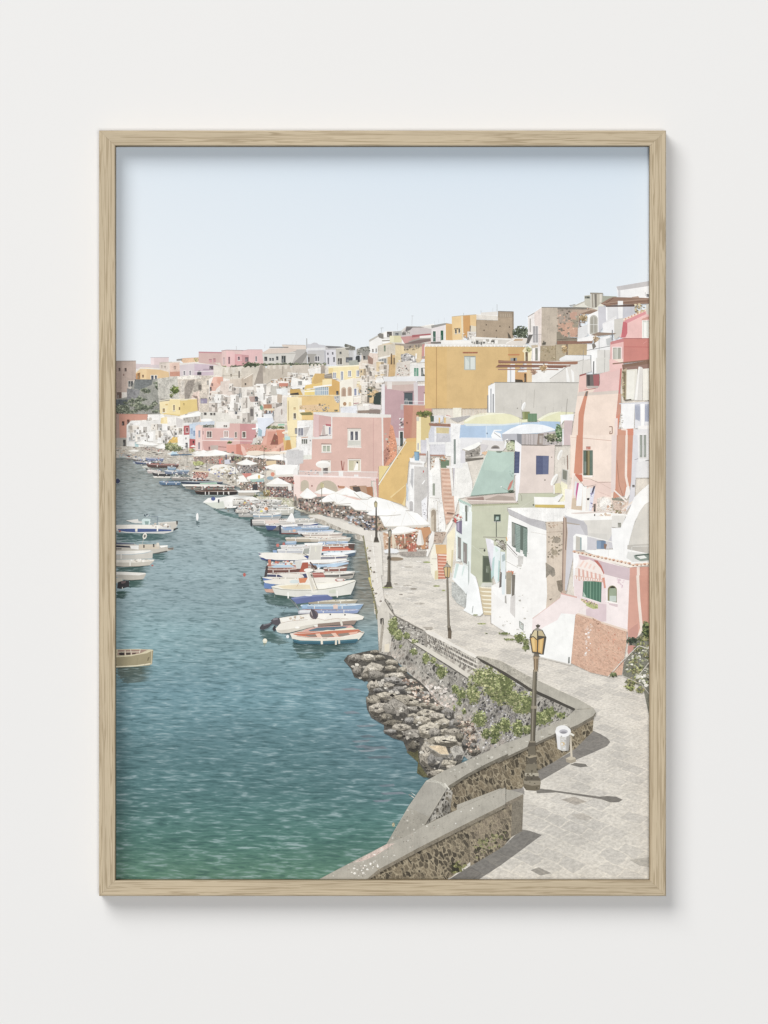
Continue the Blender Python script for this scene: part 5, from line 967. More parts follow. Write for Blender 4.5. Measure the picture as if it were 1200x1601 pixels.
f('190,240 225,330 330,420 330,350 280,270', 'f6f4f0', 'plaster'); f('595,740 612,745 606,800 590,795', '8a8680'); l('185,560 185,640', 6, '8d8983')
T(740, 780, 180)
P('printed_laundry', 'white and mint washing on a bracket', 'cloth')
l('105,398 350,405', 8, '8f8c80'); f('230,410 340,470 345,540 260,470', '8c877e'); specks('220,420 350,440 340,540 240,480', 26, ['6f6b62', 'a9a498', '4f4c46', 'd2cfc6'], 12, 26, 5); w(290, 440, 26, 30, '9a9588', '5e5a50', 4); l('345,400 355,440', 12, 'd0a060')
f('128,410 180,420 215,470 215,640 190,760 150,540', 'dcdae4'); f('180,420 215,440 210,470 185,460', 'f3f2f4'); f('215,485 285,510 270,860 240,890 215,820 200,700', 'dbe9ea'); f('228,500 250,515 265,540 235,560', 'c4e0d4'); f('285,550 335,555 340,700 330,1000 300,1000 285,700', 'd5e2e6'); f('300,590 330,570 335,640 305,660', '9fb2b4'); f('205,620 225,600 215,800 190,840 185,760', 'a9cccc'); f('265,640 280,650 270,860 255,860', 'a5c9c8'); f('150,540 170,560 200,740 190,760', 'c3c0d0')
f('285,760 300,770 295,920 270,930', '6b6664'); l('240,480 330,540', 10, '6f6a66'); l('340,650 470,720', 4, 'a8a5a0')
P('printed_house', 'grey and cream house between white walls', 'plaster')
T(870, 780, 150)
f('110,200 330,260 700,240 720,620 400,640 230,650 130,1150 90,1150 110,700', 'c3c2ca'); f('120,220 400,300 400,480 380,480 300,330 130,290', 'b2b1b8'); f('130,290 300,320 290,330 135,310', 'a79c92'); f('340,265 700,245 700,440 650,540 400,470 390,340', 'd3cfc8'); f('400,430 660,440 655,520 620,510 400,460', 'cbc8c2')
f('110,185 200,185 480,215 690,215 860,205 860,240 690,260 320,270 120,210', 'f3f1ec'); f('700,210 880,205 820,350 770,360 700,350', 'd9d6d0'); w(775, 300, 40, 52, '8d8d84'); f('100,240 130,230 145,420 130,650 110,1150 85,1150', 'b9a08e'); l('122,230 130,420 118,640', 8, '6d5f56')
f('215,470 250,435 390,460 390,640 215,640', 'f2f1ee'); f('250,465 320,485 320,640 245,640', 'b9b5ac'); f('300,480 320,485 320,640 300,640', '8fa3a6'); w(508, 520, 115, 108, '66809f', 'cfcbc5', 4); f('510,520 565,530 560,625 508,628', '7a93b0'); f('600,560 640,570 620,640 600,610', '8a6e60')
f('695,365 830,360 890,440 890,660 720,670 700,540', 'f0f0f0'); l('370,460 720,545', 12, 'e9e7e3'); l('650,440 655,720', 6, 'd9d7d2')
f('1180,-60 1180,30 1060,140 990,280 930,480 890,680 720,640 700,540 780,420 900,180 980,-20 1060,-100', 'f1f1f0'); f('1180,20 1110,70 1040,170 980,320 930,480 895,670 1180,680', 'c9c6bf'); f('895,580 1180,560 1180,690 890,690', 'b3b0aa'); f('1060,-100 1180,-200 1180,30 1120,60 1060,10', 'f1f1f0')
P('printed_house', 'pink corner house with striped awning and green shutters', 'plaster')
f('350,640 890,630 1180,690 1180,800 900,820 600,740 380,670', 'eeeeec'); f('900,660 1180,690 1180,790 960,790 880,740', 'd2d4d2'); f('975,710 1000,700 1180,680 1180,770 1060,780 990,750', '7f8f88'); f('1010,720 1100,705 1140,740 1060,755', 'dfe4e0'); f('990,705 1180,690 1180,700 1000,720', '4b5a54')
l('950,600 950,800', 6, 'd8d8d4'); l('960,595 1180,590', 6, 'dcdcd8'); l('655,560 655,720', 5, 'cfcdc8')
f('215,660 280,690 440,730 590,770 850,850 930,870 925,1600 250,1600 215,1000', 'edddda'); f('280,700 440,740 590,790 900,870 925,1030 610,940 590,900 480,790 300,760', 'c9a9b0'); f('215,660 282,695 280,800 240,900 225,1100 213,1100', 'f3f0f0'); f('560,790 925,870 925,1030 610,945', 'c5afb8')
f('925,860 1180,850 1180,1700 925,1700', 'd09484'); f('1040,860 1180,850 1180,1700 1040,1700', 'c98c7a'); l('1030,850 1040,1300 1075,1640 1060,1700', 36, 'e3cfc4')
f('215,650 860,800 930,830 1180,790 1180,830 930,860 840,840 220,675', 'eadfd4')
for i in range(20):
    x = 230 + i * 49
    y = 660 + i * 10.5 if x < 930 else 830 - (x - 930) * .07
    e(x, y, 25, 15, ['d8a88c', 'e6c8ae'][i % 2], 'flat'); e(x + 4, y + 9, 11, 7, '8a5a4a', 'flat')
T(860, 900, 160)
f('640,0 940,60 945,0 1000,0 940,70 915,640 660,560 640,400', 'eedddd'); f('280,0 640,0 670,350 665,540 600,545 430,470 425,380 330,300 290,200', 'e6cfd2'); f('570,330 665,340 665,540 600,545 430,470 425,400', 'd5bcc4'); f('940,0 1180,0 1180,640 1060,700 930,900 915,640', 'ce9382'); f('1040,0 1180,0 1180,560 1100,620', 'c78a78'); l('1035,0 1050,300 1080,620 1030,780', 34, 'e2d2c6'); f('930,640 1040,560 1040,700 930,800', 'c0887c')
f('395,65 612,70 605,320 385,255', '46705e')
for i in range(6): f([(400 + i * 36, 70), (416 + i * 36, 70), (414 + i * 36, 262 + i * 9), (398 + i * 36, 258 + i * 9)], '5b8672' if i != 2 else '6d957f')
f('395,190 430,250 395,250', 'a9c4b4'); l('382,250 605,322', 8, 'efe6e0'); arch(682, 118, 108, 200, '7f7c58'); arch(700, 140, 84, 160, '8f9f86'); f('705,240 785,240 782,310 705,305', 'b5c4bc'); e(740, 150, 30, 24, '3f3f34', a0=0, a1=180); l('655,300 800,330', 16, 'f3ebe6'); f('690,325 800,340 798,375 700,345', 'cdb6bc')
f('368,270 565,340 570,390 510,395 370,330', 'a9b06a'); specks('375,275 560,330 560,360 380,300', 34, ['4f4438', 'd8b58e', 'b08ba0', '6d6a48'], 12, 28, 3, 'leaf'); specks('375,315 560,360 560,390 380,340', 30, ['b8bd78', '8c9450', '9da262'], 12, 28, 4, 'leaf')
specks('780,30 880,60 850,140 800,80', 14, ['d8bcc8', 'cfb5c0'], 16, 36, 5)
P('printed_awning', 'scalloped pink and white striped awning', 'cloth')
T(870, 780, 150)
f('240,880 290,810 360,765 420,760 500,800 570,870 600,920 605,1060 580,1035 330,1030 235,990', 'eddcd4')
for i in range(6):
    x = 275 + i * 52
    f([(x, 870 + i * 14), (x + 24, 876 + i * 14), (x + 30, 1026), (x + 6, 1026)], 'dba294')
for i in range(4): l([(300 + i * 55, 850 + i * 12), (350 + i * 45, 775 + i * 22)], 22, 'ecc4b8')
f('235,960 600,1010 605,1050 235,1000', 'd9a89a'); f('470,765 520,775 570,840 605,930 600,950 560,870 500,800', 'b8655a'); f('575,990 608,985 625,1120 600,1120 590,1040', 'd58a76')
for i in range(12): f([(236 + i * 29, 968 + i * 4), (250 + i * 29, 970 + i * 4), (250 + i * 29, 1010 + i * 2), (236 + i * 29, 1008 + i * 2)], 'f0e4dc')
l('240,870 600,970', 4, 'd8b8ae')
P('printed_brick_wall', 'red tuff brick base of the pink house', 'brickface')
T(860, 900, 160)
sheet('305,450 600,540 905,660 900,800 850,1170 700,1190 480,1140 245,1030 270,800', lambda x, y: 'c99a80', 'brickface', lambda x, y: (x * 1.0, y * 1.0 - x * .42), 40)
f('300,435 500,490 600,540 920,640 915,665 600,560 500,512 300,452', 'e0c4b0', 'plaster'); f('500,500 600,545 600,575 560,580 510,520', '9a705c'); specks('430,560 500,570 470,900 400,950', 26, ['efe6e2', 'f5f0ee', 'e0c8bc'], 16, 40, 4); f('420,900 440,895 435,940 400,945', 'f0ece8'); specks('600,600 880,700 840,1100 300,1000', 70, ['d58b70', 'b88468', 'd8ab92', 'c27a62'], 8, 26, 4, 'plaster')
P('printed_house', 'low white and blush wall by the path', 'plaster')
T(740, 880, 180)
f('600,800 620,585 780,465 910,365 920,315 1085,360 1180,440 1070,530 1020,1062 700,980 600,880', 'f0f0ec'); f('612,740 620,585 780,465 910,365 920,315 1085,360 1185,440 1070,545 1000,535 920,530 880,600 740,672 640,742', 'ecd9d8'); f('915,312 1085,355 1085,370 920,330', 'd9a49a'); l('620,585 780,465 910,365', 6, 'd9b0a8'); f('700,980 1020,1062 1015,1072 695,992', 'cbc6be')
T(860, 900, 160)
f('220,960 235,960 235,1035 215,1035', '6f7470')
P('printed_hillside', 'overgrown bank with handrail at the right edge', 'rough')
f('1060,700 1180,540 1180,1700 1100,1330 860,1180 870,1040 920,960 930,800', '74756a'); f('920,830 960,820 1010,830 930,950 915,900', 'c08478', 'plaster')
for i in range(40):
    rr = random.Random(i + 70); t = rr.random(); x = 900 + rr.uniform(0, 290); y = rr.uniform(max(700, 1180 - (x - 860) * 2), 1350)
    bush(x, y, rr.uniform(24, 50), rr.uniform(16, 40), 14, ('8f9a50', 'a9ad68', '6d7a3c', 'b8b878', '8d8a68', 'a89a70'), i, 20, rr.choice(['6b7350', '7e7f72', '5c6148']))
bush(1140, 640, 60, 90, 60, ('4f5f3c', '6d7c4c', '8a9a5c', '3c4a30'), 5, 22, '4f5c3a'); bush(970, 770, 60, 40, 40, ('4c5a48', '6d7c64', '3c463a'), 6, 20, '4c5848')
specks('930,900 1190,820 1190,1300 1000,1200 900,1100', 150, ['5c6148', 'b5b7a0', '8d9068', '4a4c3c', 'd0cfc4', 'a7ae7c', '77786e'], 14, 44, 93, 'rough'); l('690,1190 850,1010 1045,825 1190,870', 10, 'c9c5bc'); l('700,1196 860,1016 1050,838', 4, '5c5850'); l('1010,1220 1190,1000', 10, 'c0bcb2'); l('1018,1226 1190,1014', 4, '5c5850'); l('860,1180 1080,1280 1190,1420', 8, 'b5b1a8'); l('1080,1330 1190,1230', 8, '8d8a80'); l('1045,825 1045,860', 5, '9a968e')
specks('1000,1180 1190,1160 1190,1300 1080,1300', 18, ['c9c7bc', 'e2dfd6', 'a8a698'], 26, 60, 5); bush(755, 1170, 40, 24, 26, ('7d8a58', '97a070', '5d6b42'), 6, 18, '6b7350')
# ------------------------------------------------------------------ printed waterfront: cafe terraces, quay
def umb(x, y, rx, hh, seed=0, col='f7f5f0', pole=True, shade=True):
    """open square parasol seen from above and the side: x, y = centre of the rim"""
    R = random.Random(seed)
    d = 'd9d5cd'
    if pole: l([(x, y), (x, y + hh * 2.2)], rx * .035, 'b9b3a8', 'flat')
    a = rx * R.uniform(-.12, .12)
    f([(x - rx, y), (x + a, y - hh), (x + rx, y + hh * .05), (x + rx * .35, y + hh * .38), (x - rx * .5, y + hh * .32)], col, 'cloth')
    if shade:
        f([(x - rx, y), (x + a, y - hh), (x - rx * .5, y + hh * .32)], mixc(col, 'e9e4da', .55), 'cloth')
        f([(x - rx, y), (x - rx * .5, y + hh * .32), (x + rx * .35, y + hh * .38), (x + rx, y + hh * .05), (x + rx, y + hh * .17), (x + rx * .35, y + hh * .52), (x - rx * .5, y + hh * .46), (x - rx, y + hh * .12)], 'd8d3ca', 'cloth')
CROWD = ['5a5658', '46474e', '8d6f62', 'c79a84', 'a8625a', 'e3ddd6', 'cfc6bc', '6f5f58', '3d3c42', 'b58070', 'd8b8a4', '7f8796', '9b5a50', 'efece8', '6d6a60', 'a89a88']
def crowd(p, n, s0, s1, seed=1, base='8d827a', pal=CROWD):
    if base: f(p, base, 'rough')
    specks(p, n, pal, s0, s1, seed, 'flat', 1.25)
def person(x, y, h, top, leg, skin='c99a82'):
    """standing figure h units high with feet at y"""
    l([(x - h * .06, y), (x - h * .05, y - h * .48)], h * .10, leg); l([(x + h * .07, y), (x + h * .04, y - h * .48)], h * .10, leg)
    f([(x - h * .11, y - h * .46), (x - h * .13, y - h * .8), (x - h * .04, y - h * .86), (x + h * .04, y - h * .86), (x + h * .13, y - h * .8), (x + h * .11, y - h * .46)], top)
    l([(x + h * .13, y - h * .8), (x + h * .17, y - h * .45)], h * .05, skin); l([(x - h * .13, y - h * .8), (x - h * .16, y - h * .45)], h * .05, skin)
    e(x, y - h * .93, h * .055, h * .07, '5a4538', n=8); e(x, y - h * .915, h * .045, h * .05, skin, n=8)

T(180, 660, 160)
P('printed_quay', 'busy far quay with stalls and nets', 'rough')
f('-20,280 120,280 300,290 420,330 900,330 1200,330 2080,500 2080,900 1900,820 1600,800 1200,700 880,640 760,560 560,480 300,430 90,400 -20,395', 'b9b2a7')
specks('0,300 300,290 900,340 1200,340 1900,520 1900,760 1200,690 760,560 300,430 0,390', 420, ['d8d2c8', 'a39a8e', '8b8278', 'c9bfb2', '6f6a66', 'e6e1d8', 'b59684', 'a8a69a', '8f9a98', 'c4a890', '5f5c5a'], 16, 62, 77, 'flat', .34)
P('printed_cafe', 'far cafe tables under parasols', 'cloth')
crowd('280,285 560,290 580,340 300,330', 40, 8, 20, 3, 'a39a92')
umb(325, 245, 100, 32, 1); umb(405, 262, 90, 22, 2); umb(545, 290, 85, 42, 3); umb(720, 262, 110, 22, 4); umb(775, 300, 50, 26, 5); umb(905, 280, 36, 14, 6); umb(210, 335, 75, 18, 7, 'ebe8e0'); umb(505, 240, 40, 14, 8)
bush(650, 285, 70, 44, 90, ('8a9268', 'aab07e', '6a7450', 'c0bf8c', '7d8558'), 3, 26, None); bush(690, 310, 90, 26, 50, ('8a9268', 'a5a87e', '6a7450'), 5, 22, '7f8664'); l('650,300 640,350', 7, '8d7c60'); l('620,210 670,270 720,230', 6, '8f965a'); l('600,270 660,262 720,270', 6, '9ca365')
umb(665, 370, 68, 34, 9, 'c6dde6'); f('640,375 880,372 900,382 640,392', '4a6a86'); f('660,352 720,345 700,372 640,380', 'a9cbe0'); bush(885, 330, 30, 24, 20, ('a6a85c', 'c4b878', '7f8452'), 3, 16, None)
for x, y, a, b, s in ((960, 360, 60, 26, 1), (1020, 350, 70, 28, 2), (1170, 350, 130, 32, 3), (1000, 395, 90, 22, 4), (1110, 385, 120, 22, 5)): umb(x, y, a, b, s)
crowd('920,400 1400,400 1450,470 960,470', 80, 8, 22, 4, '9c8a80')
l('833,290 833,500', 5, '7d7d7c'); l('1062,370 1062,560', 5, '7a7876'); bush(965, 478, 62, 26, 40, ('a3a860', 'b8b878', '83884c'), 3, 20, '959a58')
T(300, 660, 160)
P('printed_cafe', 'harbour restaurant under big cream parasols', 'cloth')
umb(275, 368, 180, 44, 11); umb(130, 385, 140, 30, 12); crowd('10,410 450,400 490,470 330,500 20,460', 90, 8, 20, 5, '9c8a80'); f('305,430 345,425 350,485 310,485', 'cf7068'); f('372,440 430,430 445,490 375,490', 'c2c4d4'); f('450,400 500,395 500,450 455,455', '4a4646')
person(392, 440, 70, '5a6a8a', '3f4350'); person(480, 450, 66, '5b4f60', '35363c'); person(340, 478, 70, 'cf6a60', '8d8a90'); person(440, 470, 66, 'e6e2de', '50566a')
f('620,360 660,335 760,330 860,345 960,338 1090,345 1095,375 1000,372 860,368 740,392 640,382', 'ead6c0'); f('600,400 640,380 750,400 820,385 900,400 1010,378 1060,405 1180,435 1100,452 960,440 880,452 700,450 640,430', 'f6f3ee'); f('600,400 700,445 820,452 960,440 1100,452 1180,435 1180,444 1100,462 960,450 880,462 700,460', 'd8d0c4')
l('838,290 838,460', 5, '6a645c'); l('1070,360 1075,500', 5, '77716a'); l('1028,300 1028,345', 6, '4d4b50')
crowd('480,420 560,400 1090,450 1100,520 850,560 800,600 500,560', 200, 9, 26, 6, '8d8074'); f('860,455 980,450 980,500 870,505', 'd6b98c')
specks('480,410 560,400 600,440 500,470', 20, ['6a7350', '4c4846', '9aa070'], 12, 26, 4)
umb(635, 480, 125, 48, 13); crowd('515,505 760,505 770,590 560,600 530,560', 90, 8, 20, 7, '8f8a88', ['6b7280', '4b4f5a', 'a9a6a8', 'cfc8c2', '8d6f62', 'b58878', '3a3a42', 'e4e0dc'])
f('185,545 260,500 360,490 430,510 500,520 540,580 460,640 420,600 350,580 250,610 190,590', 'eae5dc'); specks('190,550 500,510 520,600 420,690 260,640', 80, ['f4f1ea', 'd6d0c4', 'b8ae9e', 'dcd2c0', '8e867a', 'c4b89c', '7f84a8'], 14, 46, 8, 'cloth')
f('10,480 60,450 120,465 100,500 20,510', 'aab06c', 'leaf'); f('0,590 110,570 190,580 180,640 80,690 0,690', 'b98c80'); crowd('0,580 190,590 180,660 60,690 0,690', 70, 9, 24, 9, None, ['c4675c', 'e8c8b8', '7a4a44', 'efe9e0', 'b5948a', '4f4b4c'])
f('0,565 200,578 190,588 0,576', 'e0c9a6')
f('510,640 600,620 650,700 620,760 560,770 520,720', 'f0ece5'); f('575,600 690,595 690,620 620,650', 'c87870'); f('640,640 760,600 840,620 830,650 700,680 640,670', 'f2efe8'); f('670,670 840,660 840,700 700,710', '9cbcb0'); f('740,690 840,680 830,705 750,705', '7fa4b0'); e(780, 640, 14, 24, 'd9b050')
crowd('560,700 860,700 870,800 700,820 560,800', 110, 10, 26, 10, '8f8478'); f('700,730 760,720 765,800 710,795', '4a4a4e'); specks('380,620 520,600 560,760 400,700', 50, ['e9e4da', 'bcb2a2', '9a9284', 'd4c8b2', '6d665c'], 12, 36, 11)
l('500,480 512,720', 6, '9c9a94'); f('845,520 960,490 1050,500 1190,490 1215,520 1190,560 1180,620 980,630 970,570 850,530', 'f6f4ef'); f('980,618 1180,608 1180,636 980,640', 'd9d3c8'); f('870,570 970,560 980,640 860,650', 'd9cdbc'); e(940, 610, 24, 26, 'd98468'); e(910, 655, 40, 22, '8aa4b4'); crowd('1000,640 1180,640 1190,720 1060,700', 60, 10, 22, 12, 'a07870', ['c4675c', 'b57a6c', '6a4a44', 'd9b8a8', '4f4b4c'])
f('1170,330 1110,320 1095,380 1110,490 1180,500 1300,480 1300,330', 'c9c8ca', 'worn'); l('1100,440 1100,500', 26, 'eae8e6')
umb(1010, 725, 150, 78, 14, pole=False); f('862,725 1160,725 1160,750 868,750', 'd9d4cb')
crowd('870,755 1180,755 1190,885 900,880', 170, 9, 24, 13, '7a6e6c'); f('1120,735 1160,735 1165,800 1125,800', 'e6e2da'); bush(868, 830, 38, 48, 50, ('a8a070', 'c2b078', '8a8458', 'b5905c'), 3, 18, '948c60')
specks('550,800 860,800 900,880 700,890', 30, ['b9b49c', '8d8a74', 'cfcab8'], 14, 36, 14); bush(735, 868, 30, 18, 20, ('5f684a', '7d8660', '48503a'), 3, 18, '5f684a')
l('848,560 855,820', 7, 'c9c4ba')
f('880,870 1200,900 1200,990 1050,950 900,900', 'b5b3a2', 'rough')
T(380, 730, 180)
P('printed_quay', 'stone quay steps with weeds', 'rough')
f('130,305 500,325 720,430 850,450 820,520 700,505 560,450 430,400 330,370 140,330', 'bdb9a4'); f('515,310 560,340 570,420 520,410', '98908a'); specks('140,310 500,330 700,440 600,460 300,360', 60, ['a9ad88', 'cfcab8', '96947e', 'dad4c4'], 10, 34, 4)
person(540, 405, 120, '8f8a86', '6f6a60'); person(602, 440, 70, 'd8cfc8', 'c46a58'); person(640, 440, 60, '3f4046', '7a706a')
l('590,475 810,462', 7, '8c857a'); l('600,495 810,480', 6, '7a746a')
for i in range(20): l([(596 + i * 11, 462), (596 + i * 11, 510)], 4, '6f6a62')
P('printed_promenade_edge', 'pale kerb stones along the quay', 'plaster')
T(440, 720, 260)
f('190,395 270,390 400,430 600,500 700,520 720,600 730,831 640,831 625,740 600,560 590,545 430,490 300,430 200,405', 'd9d3c8'); f('180,400 300,430 430,490 585,545 590,585 560,580 470,530 330,480 240,440', '9f978b', 'blocks')
T(560, 820, 200)
sheet('10,20 100,60 160,60 180,160 200,400 240,700 300,860 180,760 130,640 100,440 70,260 50,120', lambda x, y: 'd9d2c8', 'plaster', None, 20)
P('printed_quay_edge', 'weedy waterline of the quay', 'rough')
f('50,100 75,250 105,440 130,600 150,680 175,800 190,860 170,900 150,760 120,620 90,440 60,260 40,110', '7d7b5e'); f('90,500 112,500 130,620 120,600', 'c2b45a'); specks('60,200 90,200 170,760 185,900 150,800', 60, ['6d6c50', 'a8a060', '55553f', '8d8a74', 'c0b060'], 8, 20, 5)
for x, y in ((108, 248), (100, 318), (146, 448), (165, 650), (208, 722)): e(x, y, 13, 9, '7a7068'); e(x - 3, y - 3, 8, 5, 'a3978c')
l('120,90 180,560', 5, 'efeae0')
for i in range(12): l([(66 + i * 12, 150 + i * 52), (170 + i * 5, 168 + i * 46)], 2.5, 'bdb6aa')
for i in range(46):
    rr = random.Random(i * 3 + 1)
    x = rr.uniform(210, 700); y = rr.uniform(290, 900)
    if x > 330 or y < 700: l([(x, y), (x + rr.uniform(20, 60), y + rr.uniform(-3, 5))], rr.uniform(3, 6), rr.choice(['c0b9ae', 'b3aca2', 'eae5dc']))
for x, y, a in ((640, 355, 34), (735, 580, 34), (800, 622, 18), (1160, 935, 44)): e(x, y, a, 8, '9aa067', 'leaf')
e(520, 607, 34, 8, '8f887e'); e(575, 745, 50, 10, 'b5aea4'); e(470, 400, 44, 10, 'b7b0a6'); e(400, 660, 20, 6, '9a938a'); e(350, 560, 22, 6, '9a938a'); e(460, 577, 44, 6, 'a8a197'); e(345, 325, 80, 18, '8a7a68'); e(1100, 852, 26, 7, '8d9468', 'leaf')
T(440, 720, 260)
P('printed_cafe', 'crowded cafe terrace beside the quay', 'rough')
crowd('120,270 300,270 420,310 560,360 740,420 760,500 600,500 560,470 440,420 330,400 180,370 110,340', 420, 8, 26, 21, '80776e', ['5a5658', '3d3e46', '6d5a52', 'a8806c', 'cfa890', 'b0908a', 'd9d3cc', '8d8178', '2f3038', '9a6a58', 'c9bdb0', '71706e'])
specks('580,430 660,430 680,500 610,500', 30, ['9aa0b4', '5a6074', 'c9cbd4', '3f4250'], 10, 24, 5); specks('460,400 580,400 590,450 470,450', 22, ['b0b8c0', '8d97a4', 'd8dade'], 14, 32, 5); f('690,410 740,470 720,490 690,470', 'b09a84'); specks('680,420 740,470 760,500 700,510', 20, ['b5957c', '8d8a60', '6d665a'], 10, 22, 6)
P('printed_parasol_row', 'overlapping white parasols of the cafe', 'cloth')
f('160,212 250,265 190,268 240,240', 'e0b49a')
umb(190, 250, 64, 54, 31); umb(315, 228, 82, 34, 32, pole=False); umb(465, 232, 85, 40, 33, pole=False)
f('265,295 330,250 385,236 470,262 560,290 500,310 400,316 380,296 300,302', 'f8f6f2'); f('520,230 570,222 650,258 620,280 580,282 530,262 470,255', 'f6f4ef'); l('530,265 575,278 640,262', 3, 'cfc9bf'); f('380,316 440,270 560,285 680,262 780,290 900,345 920,358 800,370 690,380 610,370 560,362 530,358 490,325', 'f7f5f0'); l('490,325 530,358 610,366 680,358', 5, 'dcd6cb'); l('560,285 640,340 700,350', 3, 'e6e1d8')
f('610,385 700,330 780,352 905,350 860,390 760,398 640,396', 'faf8f4'); l('780,300 905,352', 3, 'e6e1d8'); f('700,400 820,370 900,362 980,380 1068,455 1066,468 860,474 740,476', 'f9f7f3'); f('740,474 860,472 1066,462 1066,472 990,486 745,482', 'd3ccc0'); l('900,362 960,470', 3, 'e9e4dc'); l('820,372 800,470', 2.5, 'ece8e0'); l('790,300 830,372', 3, 'e3ded4')
for q in ('265,295 300,302 380,296 400,316 500,310', '490,325 530,358 610,362', '610,385 640,397 760,400 860,391', '520,230 580,281 620,280 650,259', '380,316 440,325 490,326', '705,402 740,476'): l(q, 5, 'b9b3a8')
for q in ('385,236 400,314', '330,250 400,314', '470,262 400,314', '680,262 700,380', '620,290 610,370', '760,300 780,352', '900,362 860,474', '900,362 1000,470', '820,370 745,470', '570,222 580,280'): l(q, 2.2, 'dcd6cb')
crowd('800,500 1060,480 1060,640 850,640 810,590', 170, 9, 24, 41, 'a07a60', ['c98a62', 'b0705a', '7a5444', 'e0b898', 'd9c8b4', '8d4a40', 'c4604a', '5a4a44', 'efe6da'])
f('990,490 1070,480 1080,520 1040,560 1040,640 1010,640', 'c2895a', 'plaster'); f('730,520 810,520 830,620 800,650 740,640', 'c9a486'); specks('730,525 800,520 820,610 750,630', 26, ['b58460', 'e9dccc', '8d6a54'], 10, 22, 4)
f('745,524 800,500 840,476 880,474 985,500 900,520 820,528', 'f8f6f1'); f('745,524 820,528 900,520 985,500 985,508 900,530 820,538', 'd8d0c4'); l('890,510 890,600', 4, 'e3d8c8'); f('990,500 1005,500 1030,600 1020,612 985,612 972,600', 'e9e4dc'); f('1000,500 1008,500 1030,600 1012,612', 'cfc8bd'); f('795,540 810,540 830,630 800,640', 'd9c8ae')
crowd('915,600 970,600 975,670 910,670', 24, 10, 22, 42, 'b56a5a', ['d0644e', 'b5583f', 'e8b8a4', '7a4a3c']); f('850,660 1050,655 1040,690 900,695 850,680', 'a39a92', 'rough'); f('738,650 780,632 830,640 850,660 820,672 745,672', 'e3e6ea'); l('740,670 845,672', 4, 'a8a4a0'); e(822, 712, 58, 13, '8d7c68'); e(1050, 736, 26, 5, '8f9a60', 'leaf'); f('680,560 700,590 672,592', '5a5856')
for i in range(10): l([(818 + i * 16, 600), (818 + i * 16, 640)], 3, '8d5f44')
# ------------------------------------------------------------------ printed boats
T()
SHC = '4f6664'
def sh(p, c=SHC):
    """a reflection: thin horizontal slivers that break up away from the hull"""
    global cur
    keep = cur; P('printed_reflection', None, 'water')
    q = pts_of(p); R = random.Random(int(q[0][0] * 7 + q[0][1]))
    ya, yb = min(v[1] for v in q), max(v[1] for v in q)
    if yb - ya < 5: yb0 = yb
    y = ya
    ext = (yb - ya) * .45
    while y < yb + ext:
        yy = min(y, yb - .3); xs = []
        for i in range(len(q)):
            (ax, ay), (bx, by) = q[i - 1], q[i]
            if (ay > yy) != (by > yy): xs.append((bx - ax) * (yy - ay) / (by - ay) + ax)
        t = (y - ya) / (yb - ya + ext)
        if len(xs) >= 2 and R.random() > max(0, t - .55) * 1.6:
            a, b = min(xs), max(xs); j = 1 + 5 * t; wd = b - a
            a += R.uniform(-j, j); b += R.uniform(-j, j)
            if t > .6: a += R.uniform(0, wd * .5); b = min(b, a + wd * R.uniform(.2, .6))
            if b > a:
                g = [(a, y), ((a + b) / 2, y - .35), (b, y + R.uniform(-.4, .4)), ((a + b) / 2, y + 1.25), (a + 1, y + .9)]
                cur.face(g, mixc(c, '8fa5a8', .25 * t), 'water', [water_uv(u, v) for u, v in g])
        y += 1.05
    cur = keep
for q, c in (('412,832 470,836 556,834 552,880 556,938 470,938 420,928 414,890 418,860', '5a686a'), ('352,792 380,792 470,815 530,832 480,840 430,834 385,818', '5c6a6a'), ('250,738 330,760 350,772 300,774 262,752', '626c6c'), ('432,958 560,957 562,998 450,998 430,985', '5b7074')):
    P('printed_reflection', None, 'water')
    qq = pts_of(q); R = random.Random(3); y = min(v[1] for v in qq)
    while y < max(v[1] for v in qq) - .5:
        xs = [(bx - ax) * (y + .3 - ay) / (by - ay) + ax for (ax, ay), (bx, by) in zip(qq, qq[1:] + qq[:1]) if (ay > y + .3) != (by > y + .3)]
        if len(xs) >= 2:
            g = [(min(xs) - R.uniform(-3, 6), y + .6), (min(xs) + 9, y - .2), (max(xs) - 9, y - .2), (max(xs) + R.uniform(-3, 5), y + .6), (max(xs) - 9, y + 1.2), (min(xs) + 9, y + 1.2)]
            cur.face(g, mixc(c, '6f8084', R.uniform(0, .5)), 'water', [water_uv(u, v) for u, v in g])
        y += 1.25
sh('330,795 420,815 430,822 345,805', '56706c'); sh('392,822 450,832 470,845 410,838', '48605a'); sh('430,838 478,840 480,850 440,846', '48605a'); sh('405,900 420,905 420,918 408,912', '48605a'); sh('410,930 460,934 550,930 540,945 440,950 415,942', '4e6660'); sh('404,985 430,988 455,1005 440,1010 410,1000', '45605c'); sh('456,1004 565,1000 562,1018 545,1022 500,1024 458,1018', '3f5854'); sh('462,1020 520,1024 500,1032 466,1030', '55706c')
sh('180,834 275,834 276,842 240,846 180,846', '4a6664'); sh('236,864 262,866 260,876 234,874', '4a6664'); sh('180,886 236,886 232,896 182,898', '415a54'); sh('200,905 226,906 226,918 196,920', '3c5a52'); sh('180,925 200,925 198,936 180,936', '2a4a42'); sh('180,1044 238,1042 238,1056 220,1060 182,1062', '4e5a50'); sh('190,1060 236,1058 232,1066 190,1070', '5f6f6a')
